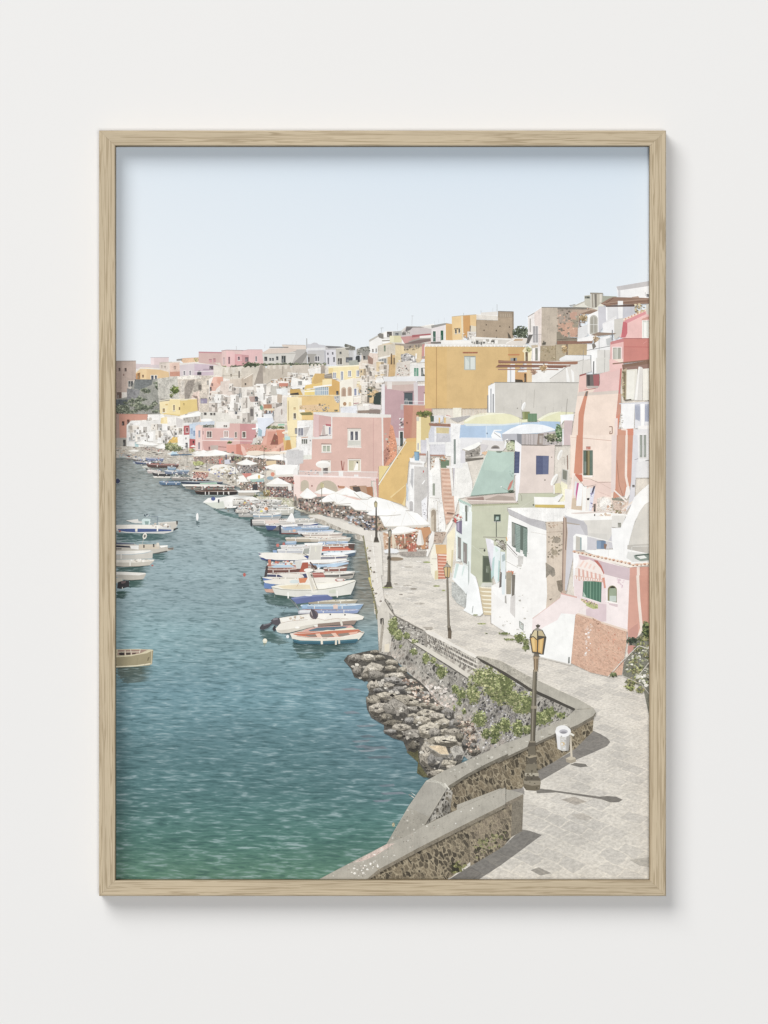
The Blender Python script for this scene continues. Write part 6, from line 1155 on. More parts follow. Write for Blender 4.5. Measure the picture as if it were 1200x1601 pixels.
def boat(x0, x1, y, h, hull, deck, inn=None, stripe=None, bow='r', sheer=.35, name='printed_boat', label=None, keel=None, rail=None):
    """small open boat side-on from slightly above; x0..x1 along, y waterline, h freeboard"""
    P(name, label, 'plaster')
    L = x1 - x0
    def X(t): return x0 + L * t if bow == 'r' else x1 - L * t
    top = [(X(0), y - h * .95), (X(.3), y - h * .85), (X(.6), y - h * .88), (X(.85), y - h * 1.05), (X(1), y - h * (1 + sheer))]
    bot = [(X(.95), y - h * .25), (X(.85), y), (X(.5), y + h * .04), (X(.04), y)]
    f(top + bot, hull)
    back = [(X(1), y - h * (1 + sheer)), (X(.85), y - h * (1.25 + sheer * .5)), (X(.55), y - h * 1.35), (X(.2), y - h * 1.3), (X(0.01), y - h * 1.15), (X(0), y - h * .95)]
    f(top[:-1] + back[:-1], deck)
    if inn: f([(X(.06), y - h * 1.0), (X(.3), y - h * .93), (X(.6), y - h * .95), (X(.84), y - h * 1.13), (X(.55), y - h * 1.27), (X(.2), y - h * 1.22), (X(.06), y - h * 1.12)], inn)
    if inn and h * _T[2] > 3:
        for t in (.28, .5, .68): f([(X(t), y - h * .95), (X(t + .04), y - h * .95), (X(t + .05), y - h * 1.25), (X(t + .01), y - h * 1.25)], mixc(deck, inn, .3))
    if stripe: f([(X(0), y - h * .8), (X(.3), y - h * .68), (X(.6), y - h * .7), (X(.96), y - h * .95), (X(.955), y - h * .7), (X(.6), y - h * .45), (X(.3), y - h * .45), (X(0.01), y - h * .55)], stripe)
    if keel: f([(X(.03), y - h * .18), (X(.5), y - h * .15), (X(.88), y - h * .22), (X(.85), y), (X(.5), y + h * .04), (X(.04), y)], keel)
    f([(X(.02), y - h * .3), (X(.5), y - h * .26), (X(.9), y - h * .38), (X(.85), y), (X(.5), y + h * .04), (X(.04), y)], mulc(hull, .8)) if not keel else None
    l([(X(.03), y + h * .03), (X(.5), y + h * .06), (X(.86), y + h * .02)], h * .09, '39423f')
    if inn:
        R = random.Random(int(x0 * 3 + y))
        f([(X(.07), y - h * 1.12), (X(.2), y - h * 1.22), (X(.55), y - h * 1.27), (X(.84), y - h * 1.13), (X(.55), y - h * 1.18), (X(.2), y - h * 1.12)], mulc(inn, .55))
        for _ in range(int(4 + L * _T[2] / 10)):
            t, u = R.uniform(.08, .78), R.uniform(.98, 1.22); a = R.uniform(.5, 1.6) / _T[2]
            f([(X(t) - a, y - h * u), (X(t), y - h * u - a * .6), (X(t) + a, y - h * u), (X(t), y - h * u + a * .5)], R.choice(['5f5c58', 'e9e4da', '8d7f72', 'c9b9a4', '4a4d52', 'b5705c', '7f96ae', 'f1eee8']))
    l(top, h * .09, rail or mixc(deck, 'f6f2ea', .5))
    if h * _T[2] > 4:
        for t in (.22, .66): l([(X(t), y - h * .85), (X(t), y - h * .3)], max(h * .12, 1.2 / _T[2]), 'e4dfd4')
T(180, 660, 160)
P('printed_boat', 'cluster of far moored boats', 'flat')
specks('20,370 110,370 300,420 500,470 640,560 700,600 560,600 380,590 220,480 90,430', 90, ['6f7478', 'd8d4ce', '9aa4ac', '8d5f55', '4a4c50', 'b5b8ba', 'c9c4ba', '5f6f88'], 14, 46, 31)
q = [(30, 130, 420, 22, 'aab4b2', 'd8d6d0'), (110, 260, 435, 20, '8f8a86', 'd9d5cc'), (190, 330, 450, 20, '77716c', 'e2ddd4'), (215, 420, 492, 26, '4d5a78', 'c9ccd6'), (340, 560, 450, 26, '6d7aa0', 'a9b0ca'), (300, 520, 540, 20, 'b0b4ac', 'dcd8d0'), (350, 740, 530, 34, '5f4a48', 'a8605a'), (360, 520, 600, 30, 'b5aaa8', 'efe9e4'), (420, 640, 630, 34, '4a4a4e', 'cfc8c2'), (560, 850, 610, 34, '6f7c94', 'c9d4e0'), (600, 700, 560, 30, '7b9ab4', 'a9c0d0'), (700, 860, 580, 20, '8fa6bc', 'dce4ea'), (430, 640, 655, 16, 'cfcac0', 'f2efe8'), (640, 900, 680, 30, '8a8684', 'e0d8d0'), (860, 1090, 690, 22, '5c5658', 'efe8e4')]
for i, (a, b, y, h, c, d) in enumerate(q):
    boat(a, b, y, h, c, d, mixc(d, '8a807a', .5), None, 'l')
P('printed_boat', 'pontoon gear and people on the far boats', 'flat')
specks('640,600 900,600 1080,640 1060,690 880,690 680,660', 60, ['b5625a', 'e4ddd4', '6f7478', 'c9a48c', '4f5054', '9fb0a8'], 10, 28, 32); specks('220,430 560,440 560,480 240,480', 40, ['c9c9d2', '7f86a4', 'e4e0dc', '56585c'], 10, 30, 33)
boat(500, 760, 738, 34, '55708e', '7f9ec0', '6a88ac', None, 'l', label='blue covered boat far along the quay'); boat(750, 1260, 722, 22, '3f4a60', '9aa6b0', None, None, 'l'); f('980,712 1180,706 1190,722 990,726', '9cc8ae')
boat(790, 1400, 790, 42, '8a8880', 'd9d2c8', 'a8948a', '4a4c4e', 'l', label='long pale boat with fenders'); specks('860,740 1400,740 1400,790 880,790', 50, ['7a5a52', 'c9b8ac', '6d6a66', 'efe9e0', 'a86a60'], 12, 34, 34); f('770,728 1200,728 1300,745 790,750', 'e9e4da')
boat(915, 1430, 852, 44, '3c3636', '5a4a44', None, None, 'l', label='black hulled boat with white fenders'); l('930,812 1430,806', 5, '8a6a5c')
for x in (1048, 1090, 1192, 1262, 1325): l([(x, 815), (x, 850)], 9, 'e9e5de')
l('920,856 1300,858', 5, 'a8bcb8'); l('15,690 45,690', 20, '3f465c')
T(300, 660, 160)
P('printed_speedboat', 'white motorboat with blue fender', 'plaster')
f('120,938 180,890 320,885 430,860 520,880 700,870 780,900 700,960 560,1000 380,1010 280,1015 200,980', 'eeece6'); f('130,940 220,945 360,925 380,1005 290,1015 230,1000', 'c9d0c4'); f('380,930 440,905 700,900 690,925 500,940', 'f6f4f0'); f('420,860 520,850 700,872 560,890', 'c4c6c4'); e(240, 898, 26, 24, '4f5f94'); f('295,905 315,905 312,945 297,945', '3f4450'); specks('380,960 760,930 780,1040 380,1045', 60, ['b9b4ac', 'efece6', '7d7872', '5a5654', 'd9b45c', 'c9887c'], 12, 34, 35)
f('515,800 780,798 790,812 740,825 540,825', 'f0ede7'); f('530,825 720,828 720,860 540,862', 'b0a89c')
for a, b, y, h, c, d in ((700, 1050, 975, 40, '9a9c9c', 'e6e4e0'), (760, 1000, 935, 22, 'c4c4be', 'f0eee8')): boat(a, b, y, h, c, d, 'c4c0b8')
T(380, 730, 180)
def tubs():
    boat(-120, 60, 400, 56, 'c4c2bc', 'efece6', 'b5aea4'); boat(20, 400, 400, 40, 'a3a4a4', 'dedcd8', 'b5b3b0'); boat(-60, 150, 520, 70, 'b9b8b4', 'e8e6e2', 'a39c94'); boat(-10, 330, 440, 30, 'a8a6a2', 'e4e0da', 'b8a89c')
tubs()
for i, (a, b, y, h, c, d, n) in enumerate([(10, 190, 420, 26, 'b9b7b2', 'efede8', 'b5ada2'), (-70, 80, 450, 34, 'a9aaac', 'e9e6e0', '8a8580'), (90, 260, 452, 26, 'c4c2bc', 'f4f2ee', 'cfcac2'), (150, 330, 470, 24, '8fa0b4', 'e2e6ea', 'b8b4ac'), (-90, 40, 480, 32, 'b5b0aa', 'ded9d2', '9a938a'), (180, 380, 385, 22, 'b0b0ac', 'e4e2dc', 'c0b8ac'), (60, 240, 490, 26, 'a5a8aa', 'f2f0ec', 'bab2a6'), (250, 420, 480, 26, 'b8b8b4', 'eceae4', 'c4beb4'), (-40, 130, 395, 22, 'a8a6a2', 'f0eee8', 'aaa29a')]):
    boat(a, b, y, h, c, d, n)
    l([(a + 4, y - h * 1.1), (a - 10, y - h * .5)], 12, '3f4046'); l([(a + (b - a) * .4, y - h * 1.2), (a + (b - a) * .42, y - h * 2.0)], 3, 'cfcfcc')
P('printed_boat_gear', 'orange floats and white covers', 'flat')
specks('0,330 330,360 300,470 0,480', 80, ['eae7e1', 'c9c5be', '8d8984', '6b6764', 'd9d6d0', 'b58a7c'], 12, 40, 36); e(234, 436, 20, 18, 'd98a52'); e(185, 462, 16, 12, 'd6d25c'); e(12, 372, 12, 10, 'dcc05a')
boat(300, 460, 430, 26, 'a9aaa8', 'efede8', 'd9d6d0'); boat(340, 530, 500, 60, 'bdbdb4', 'f4f2ec', 'd6d2c6', label='cream dinghy pulled close to the quay')
boat(95, 400, 545, 50, 'a3a6a8', 'e9e7e2', 'c4c2bc', '7f9cb4', label='white boat with blue side'); boat(75, 720, 610, 52, 'a9a6a4', 'e4dad4', 'd6ccc6', 'c9c4c0', label='long white boat with pink deck', bow='r'); f('70,545 88,545 86,625 70,615', '33343a'); f('440,570 495,480 515,490 540,575', 'f3f1ed'); f('215,560 360,555 380,590 240,600', 'd8c2ba')
boat(540, 750, 585, 34, 'b5b4ae', 'e6e3dc', 'cfcbc2'); boat(225, 780, 660, 56, '4a5a8c', 'e4e0da', 'bdb8b4', None, label='navy hulled boat with white cover'); f('400,605 560,595 570,625 410,628', 'efedea'); f('560,600 620,595 620,625 570,628', '6d6f78'); f('300,660 370,610 400,640 380,665', '6d6c70')
boat(370, 880, 700, 64, '9da4ac', 'dfe4ea', '7f9cc4', None, keel='7d4f48', label='grey boat with sky blue interior'); f('370,610 390,605 395,700 370,705', '3f4550'); f('400,640 640,625 640,650 430,662', '86a6cc'); e(528, 665, 17, 15, 'd9a890'); boat(600, 900, 655, 26, '8fa8c4', 'e9ecf0', '7a9ac8'); boat(560, 950, 705, 34, 'c9ccd2', '9fbade', '8aa8d0')
boat(600, 1040, 735, 36, 'b0a29a', 'eee9e2', 'd6cfc6', label='cream rowing boat'); boat(640, 1080, 745, 18, 'a8948a', 'e6dacb', None); l('595,700 640,740', 14, '35373c')
T(400, 840, 180)
boat(300, 790, 50, 40, 'b0a492', 'ece2d4', 'd2c6b4', label='sand coloured rowing boat'); boat(560, 990, 52, 36, 'bcb2a4', 'ece6dc', 'd6cec2'); boat(640, 960, 88, 34, '7f9cc4', 'b4cce6', '9ab8dc'); e(222, 85, 17, 18, 'c46a62'); e(285, 72, 14, 18, 'b5625c'); boat(300, 420, 78, 26, '8aa8c8', 'a9c4de', None)
boat(690, 1030, 150, 62, '7a5248', 'e6e6e4', 'b59a8a', 'b5664f', label='boat with red side and dark keel'); f('670,122 960,112 990,130 960,155 680,160', 'd4694f'); f('960,70 1025,70 1020,120 960,110', '5d4c48')
boat(250, 600, 132, 40, 'c9c6c4', 'f4f3f0', 'dadde2', label='white launch with wheelhouse'); boat(670, 1045, 205, 48, '4f6478', 'dfeaf0', 'c4dcea', None, label='pale blue gunwale boat'); f('700,170 1030,148 1048,155 900,185 700,195', 'e9f2f6'); boat(215, 640, 178, 44, 'b9bcc4', 'f0efea', 'e0e2e4'); f('168,135 212,135 212,172 175,170', '7f9ec8')
boat(560, 960, 240, 40, 'a9a4a0', 'efede8', 'd2d0ca', '3f4c78'); boat(20, 560, 245, 60, '44538a', 'e9e3d6', 'd9cfbf', None, bow='l', label='navy bowed boat with cream deck'); f('20,190 80,165 300,165 470,180 540,230 400,235 220,232 100,230', 'eae4d8'); l('30,205 200,236 540,238', 6, 'f2efe6')
P('printed_wheelhouse', 'grey white boat cabin', 'plaster')
f('500,65 690,60 690,95 670,235 540,240 560,100', 'd9d6ce'); f('575,95 672,90 668,235 545,238', 'c9c6bd'); f('495,120 555,115 540,175 480,165', '9ca09a'); l('500,110 470,190', 6, 'efece6'); f('500,62 695,58 695,75 505,85', 'f1efea'); l('620,100 618,150', 10, 'd9d8c0')
boat(110, 620, 330, 50, 'b5a89e', 'e6dccf', '9ab8d6', 'b0645a', label='boat with turquoise covers'); f('150,300 230,288 360,290 420,320 330,335 190,330', 'a4c4dc'); specks('150,250 400,250 400,280 160,290', 24, ['c46a58', 'efe6dc', 'b5985c', 'd9d4cc'], 14, 40, 37); f('120,235 150,232 155,290 125,290', 'c07058')
boat(560, 970, 325, 60, '7d6a62', 'dfe8ee', '8fb4dc', '8aa8c8', label='blue lined white boat'); f('620,290 960,262 965,275 800,320 640,325', 'a8c8e6'); f('665,310 735,306 735,322 670,325', '55606c'); f('400,245 940,225 950,240 760,275 600,275 410,270', 'eeebe6'); l('600,275 780,268 950,240', 5, 'b5b0a8')
boat(90, 470, 385, 50, '6d4a44', 'c9a496', '9a6a60', None, label='dark red hulled boat'); f('100,300 118,300 118,380 90,440 78,430', '4d4548'); f('395,250 470,250 480,330 420,330', 'c9cac6'); f('480,265 540,262 540,385 440,388', 'a8543f'); boat(110, 560, 430, 46, '4a5070', 'dcd4cc', 'c4b4a8'); l('560,260 640,360', 14, '5a4038'); l('550,200 490,170', 6, '6d6c68'); specks('560,320 700,330 700,370 560,370', 14, ['efe9e4', '9a8f88'], 20, 40, 3)
boat(700, 950, 365, 40, '8a5f55', 'e6dcd4', 'c4b0a4'); boat(560, 1030, 440, 60, 'a9a49c', 'f0ece2', 'dcd4c4', '4f4f50', label='white boat with long cream deck')
f('580,370 700,372 720,420 600,425', 'a8625a'); f('585,385 705,385 708,395 588,395', 'c98a80'); f('230,390 300,375 480,390 500,420 300,430', 'ddd6cc')
boat(60, 560, 500, 60, '5a78b0', 'e4ded0', 'd6cfc0', None, bow='l', label='blue sided boat with beige deck'); f('70,455 200,440 440,430 700,420 900,430 940,445 800,470 500,480 200,495 90,478', 'e6dfd2'); f('75,480 200,492 160,520 150,545 80,530', '5f80ba'); f('440,428 535,425 510,475 450,480', 'd77a48'); e(395, 465, 50, 20, 'c9d8d8'); f('80,545 160,540 190,560 180,580 100,575', 'c99a86'); e(870, 448, 50, 18, 'a8625c'); e(872, 446, 38, 12, 'e4ddd6')
P('printed_boat', 'large cream gozzo with leaning mast', 'plaster')
f('155,515 240,495 600,490 800,470 1020,445 1040,455 1020,520 985,600 850,618 640,632 400,632 220,620 190,590', 'd3d3ca'); f('155,515 240,495 440,480 700,475 900,460 1020,447 1036,455 900,510 700,545 560,552 380,552 260,545 170,530', 'ece6d4'); f('220,512 420,495 600,498 620,540 400,545 280,538', 'e2cfa8'); f('600,500 980,462 1000,468 850,520 650,540', 'eeeade'); l('165,528 260,546 400,554 560,554 700,546 880,515 1030,462', 6, '8a8a80'); f('200,600 400,625 620,630 850,615 980,598 985,610 840,632 620,645 400,645 220,632', '3f5a54'); f('790,548 830,545 830,590 760,585 755,560', 'c4cbb8')
l('330,575 332,640', 14, 'ecebe4'); l('842,560 845,630', 12, 'ebe9df'); l('190,600 190,630', 5, '8a8f88'); l('530,340 600,570', 36, 'cfc9ba'); l('515,345 585,570', 12, 'e6e2d6'); l('560,340 640,555', 8, '9a9284'); f('560,575 640,555 640,575 600,590', 'e3dfd2'); e(545, 345, 50, 20, 'ebe6dc'); e(660, 350, 52, 16, 'e6e0d6'); l('440,480 420,520', 4, 'b58a70')
boat(530, 1060, 700, 34, 'a39a84', 'e6e0ca', 'd9d2b8', label='thin cream boat behind the blue canopy')
boat(460, 1120, 762, 48, '7fa0c4', 'c9dcea', '9fc0dc', None, keel='9a5f4c', label='pale blue boat with red keel'); f('480,710 540,700 530,740 480,740', '8fb4d8'); f('800,708 850,705 850,748 805,750', 'dcbcae'); boat(590, 1080, 800, 32, '7f92c0', 'aebcdc', '6a7fae')
P('printed_inflatable_boat', 'white inflatable with blue canopy and outboard motor', 'plaster')
f('355,635 560,605 740,600 800,635 780,655 640,670 420,698', '5f6da0'); f('355,635 560,605 740,600 745,612 560,625 380,650', '7583b4'); e(545, 608, 40, 9, 'e9e9e4'); l('345,640 450,760', 6, '7d7f84'); l('400,680 440,750', 4, '9a9a98')
f('200,955 250,900 240,845 330,830 440,815 560,800 760,795 940,795 1060,805 1125,830 1110,860 1010,880 900,900 640,920 500,960 340,1000 260,1005 215,990', 'e3ddd0'); f('245,850 420,820 560,815 800,800 960,800 1080,825 960,850 800,845 700,865 640,850 560,870 420,880 300,900', 'ece7dc'); f('640,905 760,895 1000,870 1050,870 1020,915 880,915 640,935 480,960', '8d7a70'); f('210,975 330,965 500,925 640,905 640,920 500,960 340,1000 260,1005', 'c9c3b6'); l('250,900 340,880 560,860 640,850 720,870 830,850 960,855', 5, 'b9a89a'); f('430,770 500,755 580,770 580,800 440,805', 'a8a8b4'); f('450,765 570,760 560,790 450,790', 'd9dce0'); f('600,920 640,915 640,940 610,940', 'eae8e0'); e(600, 810, 44, 50, '6a6064', rot=-30); e(595, 800, 22, 34, 'a8a0a0', rot=-30); f('570,745 600,760 640,830 620,860 590,830', '55505a'); e(425, 945, 26, 10, 'f1eee6')
specks('320,840 560,820 560,860 340,880', 14, ['cdb8a0', 'b5a490', 'efe9dc'], 14, 44, 38); l('875,850 895,925', 22, 'd6d0c2'); e(772, 808, 9, 9, '5c5a58'); e(925, 812, 9, 9, '5c5a58'); f('370,1003 640,925 500,985', 'b5aca0')
f('150,870 200,840 240,845 255,900 210,925 165,905', '55525a'); f('170,850 220,845 225,860 175,870', '7d7b84'); f('35,940 60,910 100,915 160,885 170,905 120,950 70,970 35,965', '4b4a52'); f('70,915 150,895 150,905 75,930', '6f6e78'); f('185,925 200,925 200,975 180,985 165,960', '3f3f45')
P('printed_rowing_boat', 'rowing boat with orange inside and teal keel', 'plaster')
f('470,990 520,960 640,938 900,925 990,922 1020,945 900,960 700,985 520,1000', 'dba094'); f('540,975 640,945 900,932 960,935 920,955 700,985 580,990', '5a7484'); f('660,985 740,970 800,972 780,985 680,992', 'e4dca8'); f('820,965 1000,945 1040,955 900,985 830,980', 'dfe0bc')
f('350,1008 440,990 760,975 1000,965 1060,960 1100,985 1128,990 1120,1010 1080,1060 1040,1095 700,1118 460,1115 390,1100 372,1060', 'dcd6c6'); f('370,1008 440,992 760,978 1060,962 1095,985 1040,1010 880,1040 740,1048 560,1045 420,1030', 'c46a4a'); f('500,1022 620,1015 650,1040 560,1042', '857a72'); f('670,1018 790,1008 830,1032 740,1045 680,1045', '8f857c'); f('850,1010 970,998 1010,1010 900,1038 860,1035', '8d7f76'); f('615,1010 660,1005 690,1050 640,1050', 'eab8a0'); f('780,1005 825,1000 860,1040 820,1045', 'eab8a0'); f('960,1000 1060,985 1050,1005 980,1020', 'e4a890')
l('355,1012 430,1034 560,1050 740,1054 900,1044 1050,1012 1125,992', 9, 'e9ddd0'); l('360,1008 560,1000 760,978 1060,962', 5, 'e6d6c8'); l('420,1034 560,1053 740,1058', 4, '8c6f62')
f('375,1062 460,1080 700,1085 900,1075 1060,1062 1060,1085 1030,1105 700,1122 460,1117 390,1102', '2f5f72'); f('375,1068 460,1088 700,1092 900,1082 1060,1068 1060,1074 900,1090 700,1100 460,1096 378,1075', '4d8090'); l('680,1055 684,1120', 22, 'e2d8c4'); l('832,1060 830,1125', 20, 'ddd4be'); l('862,1052 866,1115', 18, 'ddd4be'); l('1060,985 1120,1000', 8, '8a7a6c')
P('printed_buoy', 'cream mooring buoy', 'flat')
e(88, 1085, 24, 26, 'd8d3b8'); e(88, 1075, 16, 12, 'ece8d2'); sh('68,1108 108,1108 100,1140 75,1140', '8a9684')
P('printed_buoy', 'small white float', 'flat'); e(325, 1040, 16, 18, 'dfe2e2')
T(); P('printed_buoy', 'red float', 'flat'); e(381, 899, 2.2, 3, 'b55a52')
P('printed_buoy', 'white marker float', 'flat'); e(307, 808, 2, 6, 'f0efec'); sh('304,815 311,815 310,822 305,822', '4a5a5c')
P('printed_buoy', 'dark blue float', 'flat'); e(182, 752, 3, 4, '3f4a6a')
T(180, 780, 140)
P('printed_boat', 'white and blue boat with arch at the left', 'plaster')
f('-30,355 220,345 560,350 720,345 720,380 770,400 760,440 640,468 400,462 130,455 20,430 -30,430', 'c6c8c6'); f('20,405 260,398 560,405 740,412 740,432 560,440 250,448 130,442 30,425', '44598c'); f('-30,350 220,345 560,352 720,348 700,370 560,395 250,400 20,400 -30,380', 'e2dcd2'); f('560,330 700,312 815,300 830,320 815,370 770,410 740,410 720,350', 'bfbab0'); l('560,318 800,306', 8, 'dedad2'); f('805,295 828,300 825,345 808,345', '4a4644'); f('770,400 830,385 830,400 770,430', '3a3a3a')
f('120,290 290,270 300,300 480,310 430,325 250,325', 'd0cfca'); f('340,280 370,262 460,270 450,345 350,345', 'bcd4d4'); f('380,300 440,300 430,345 390,345', '7d9a98'); l('470,240 560,240 550,318', 9, '6a7888'); specks('360,205 440,205 440,240 380,240', 10, ['56708a', '4a5a64', 'd9e0e2'], 10, 30, 3); specks('480,330 720,330 700,375 480,380', 24, ['efe9df', 'b5aca0', '8a8078', 'dccfc0'], 14, 44, 4); l('270,390 268,440', 30, 'd8d2c4'); l('555,370 552,435', 18, 'efece2'); e(45, 435, 14, 14, 'b5605a'); l('120,290 200,320', 6, '5a6064')
P('printed_boat', 'grey speedboat with cream seats at the left', 'plaster')
f('-30,600 240,605 300,625 690,625 690,660 770,655 770,680 690,700 670,715 500,735 300,730 -30,700', 'b5b0a6'); f('-30,590 60,588 240,600 240,612 -30,612', '5a6278'); f('-30,620 180,635 190,655 -30,650', '3a3d4a'); f('185,628 300,625 300,680 200,670', 'e2e0dc'); f('300,610 580,612 570,670 310,680', 'c4b7a4'); w(362, 618, 18, 40, '4a4540'); w(492, 606, 20, 42, '4a4540'); f('540,590 575,590 575,640 540,640', 'cfc6b8'); f('580,630 690,622 690,640 600,655', 'efede7'); f('690,660 770,650 765,685 700,680', '77706a'); f('-30,665 70,665 70,678 -30,680', '55504e'); l('380,460 350,610', 7, 'aaa9a2'); e(382, 500, 28, 42, 'd9d4c8', rot=15); e(382, 500, 14, 22, '6a6a68', rot=15); f('480,735 680,695 690,712 560,738', '565b5a')
P('printed_boat', 'pale dinghy hull at the left', 'plaster')
f('-30,700 300,695 450,690 490,700 485,800 300,808 -30,808', 'bdbab2'); f('-30,700 300,695 450,690 470,700 380,725 200,745 -30,748', 'e3e0d8'); l('-30,750 200,748 380,728 470,705', 8, '9fb0ba'); l('65,745 65,810', 18, 'dcd8ce')
P('printed_boat', 'second pale dinghy hull at the left', 'plaster')
f('-30,815 250,815 510,815 510,830 480,860 450,890 300,905 100,912 -30,900', 'b8b2a6'); f('-30,815 250,812 510,815 505,830 300,850 100,855 -30,850', 'd9d2c6'); specks('200,820 460,815 450,840 220,845', 16, ['a39b90', 'efe9e0', 'c4b8a8'], 16, 44, 5); l('185,830 185,900', 18, 'dcd8ce'); l('-30,905 100,914 300,908 450,893', 6, '4d4a44'); e(485, 895, 16, 12, 'a8625a'); l('-30,850 250,852 500,832', 5, 'e6e0d4')
P('printed_boat', 'small grey tender at the left', 'plaster')
f('-30,1005 130,1000 380,1000 400,1010 370,1070 340,1085 180,1092 100,1085 -30,1040', 'b0aca2'); f('-30,980 120,980 390,995 400,1008 300,1028 100,1020 -30,1015', 'dddad2'); l('100,1090 200,1094 350,1084', 6, '4a4842'); f('-30,1060 80,1065 90,1120 60,1140 -30,1120', 'b8b5a8'); f('20,1120 100,1095 170,1100 175,1180 60,1210 10,1200', '3a3a3e'); f('60,1110 130,1100 120,1130 70,1140', '6a5a5c'); l('80,1185 85,1210', 8, 'd9d5ce')
T(180, 880, 140, 1121)
P('printed_boat', 'olive wooden boat at the left edge', 'plaster')
f('-30,1185 180,1170 360,1130 450,1095 465,1100 450,1270 420,1290 250,1305 -30,1320', '948a6a'); f('-30,1090 150,1085 300,1085 440,1090 465,1098 380,1140 180,1172 -30,1188', 'bfb592'); f('20,1095 400,1092 300,1140 150,1160 10,1165', '9a7f72'); f('30,1130 100,1125 100,1165 40,1165', '3f3a36'); f('120,1130 180,1128 175,1158 125,1160', '4d443e'); f('200,1135 250,1130 240,1150 200,1155', '5a4a44'); l('110,1100 115,1165', 8, 'e0d6bc'); l('180,1090 190,1160', 6, 'e0d6bc'); l('300,1090 290,1135', 7, 'e6dcc4'); l('20,1125 300,1120', 7, 'dcd0b4')
l('-30,1187 180,1171 360,1131 462,1098', 9, 'cfc4a0'); l('-30,1310 250,1296 430,1270', 14, 'd9ceae'); l('445,1110 440,1280', 6, 'c9bd9a'); l('265,1200 260,1290', 4, '857b5f'); f('400,1190 420,1185 400,1235 385,1230', '6a614a'); l('420,1180 350,1290', 3, '857b5f')
# ------------------------------------------------------------------ printed sea wall, rocks, parapets, lamps
def rot_uv(a, k=1.0):
    ca, sa = math.cos(math.radians(a)), math.sin(math.radians(a))
    return lambda x, y: ((x * ca + y * sa) * k, (-x * sa + y * ca) * k)
T()
P('printed_sea_wall', 'grey rubble sea wall below the walkway', 'quaywall')
def wallc(x, y):
    c = table(x, [(590, '76726c'), (640, '7d7973'), (700, '76736e'), (760, '656260'), (900, '6d6a66')])
    k = max(0, 1 - abs((y - (1050 + (x - 640) * .9)) / 26.0))
    return mixc(c, 'cdbdb0', .55 * k)
sheet([(590, 985), (594, 955), (602, 936), (610, 944), (617, 962), (661, 985), (745, 1030), (765, 1050), (850, 1090), (905, 1112), (880, 1128), (846, 1146), (780, 1172), (738, 1195), (722, 1180), (716, 1150), (700, 1118), (682, 1100), (668, 1078), (637, 1052), (616, 1030), (592, 1024)], wallc, 'quaywall', rot_uv(25, 1.0), 18)
T(560, 820, 200)
f('175,850 215,740 260,710 300,790 345,860 320,860 290,830 300,960 310,1100 290,1200 200,1200 185,1000', 'c9c2b6', 'worn'); f('205,885 235,880 240,950 225,960 205,930', '3f3b36', 'flat'); f('225,900 240,960 215,1200 190,1200', 'a39b8e', 'rough'); f('245,1130 290,1120 290,1200 245,1200', 'd9ccb4', 'plaster'); l('225,890 195,1150', 6, 'a9a49a', 'flat')
l('250,715 300,800 345,862 470,930 610,1000', 10, '77726a', 'rough'); l('430,1055 640,1190', 10, 'd0c9bc', 'plaster'); l('430,1065 640,1200', 7, '5d5a54', 'flat')
specks('345,870 600,1000 640,1120 600,1150 400,1040', 90, ['6d6a66', 'b3aea6', '8a857e', '55524f', 'c9c4ba'], 12, 30, 51, 'rough')
P('printed_block_wall', 'coursed block wall of the promenade', 'blocks')
T(640, 980, 200)
sheet('165,65 400,175 625,292 705,345 665,435 590,470 400,350 165,200', lambda x, y: '8f8880', 'blocks', rot_uv(28, 1.0), 14)
for k in (0, 1, 2): l([(170, 95 + k * 38), (400, 205 + k * 42), (640, 335 + k * 44 - (20 if k else 0))], 9, 'ddd6ca', 'plaster')
for i in range(30):
    t = i / 30.0
    for k in range(3):
        x = 178 + t * 450 + k * 6; y = 100 + t * 238 + k * (40 + t * 6)
        f([(x, y - 14), (x + 10, y - 9), (x + 10, y + 14), (x, y + 9)], random.Random(i * 3 + k).choice(['5a5753', '6b6761', '7a756d', '4f4c49']), 'rough')
f('140,35 230,50 420,165 640,275 620,300 400,185 165,68', 'e2dbd0', 'plaster'); f('165,195 400,340 590,468 560,490 360,362 180,248 0,135 0,118', 'cfc8bb', 'plaster'); l('0,140 180,256 360,370 555,498', 8, '5f5b56', 'flat')
f('120,5 215,5 222,25 160,30', 'a8a095', 'plaster'); l('150,32 215,28', 5, '6d6860')
f('150,60 168,68 165,200 140,185', '8d8880', 'rough')
T(640, 980, 200)
f('0,150 180,262 360,378 560,505 640,560 600,700 430,760 420,660 300,560 150,440 0,330', '77746f', 'quaywall'); specks('0,150 180,262 360,378 560,505 540,700 430,720 300,560 0,330', 150, ['d3cec6', '6f6c6a', 'a9a5a0', '5a5856', 'e0dbd2', '8a8784'], 6, 20, 52, 'rough')
specks('200,540 400,560 440,700 420,820 230,700 60,580', 60, ['dccdc4', 'e6dad0', 'c4b4a8', 'b5a89e'], 16, 44, 53, 'rough')
specks('620,620 900,760 1120,900 1120,1010 800,1130 620,1150 560,960', 260, ['8a888c', 'b5b3b6', '6a686e', 'd2cfcf', '57555c', '9d9aa0', '7d7a80'], 8, 26, 54, 'rough')
specks('950,520 1130,620 1190,700 1190,900 960,760', 60, ['6f6d6c', 'a8a5a2', '55535a', 'c2bfba'], 12, 34, 55, 'rough')
P('printed_plants', 'green caper plants growing on the sea wall', 'leaf')
G1 = ('8f9a5a', 'a7ae6c', '76834a', 'bcbf84', '5f6d3e', '9aa566')
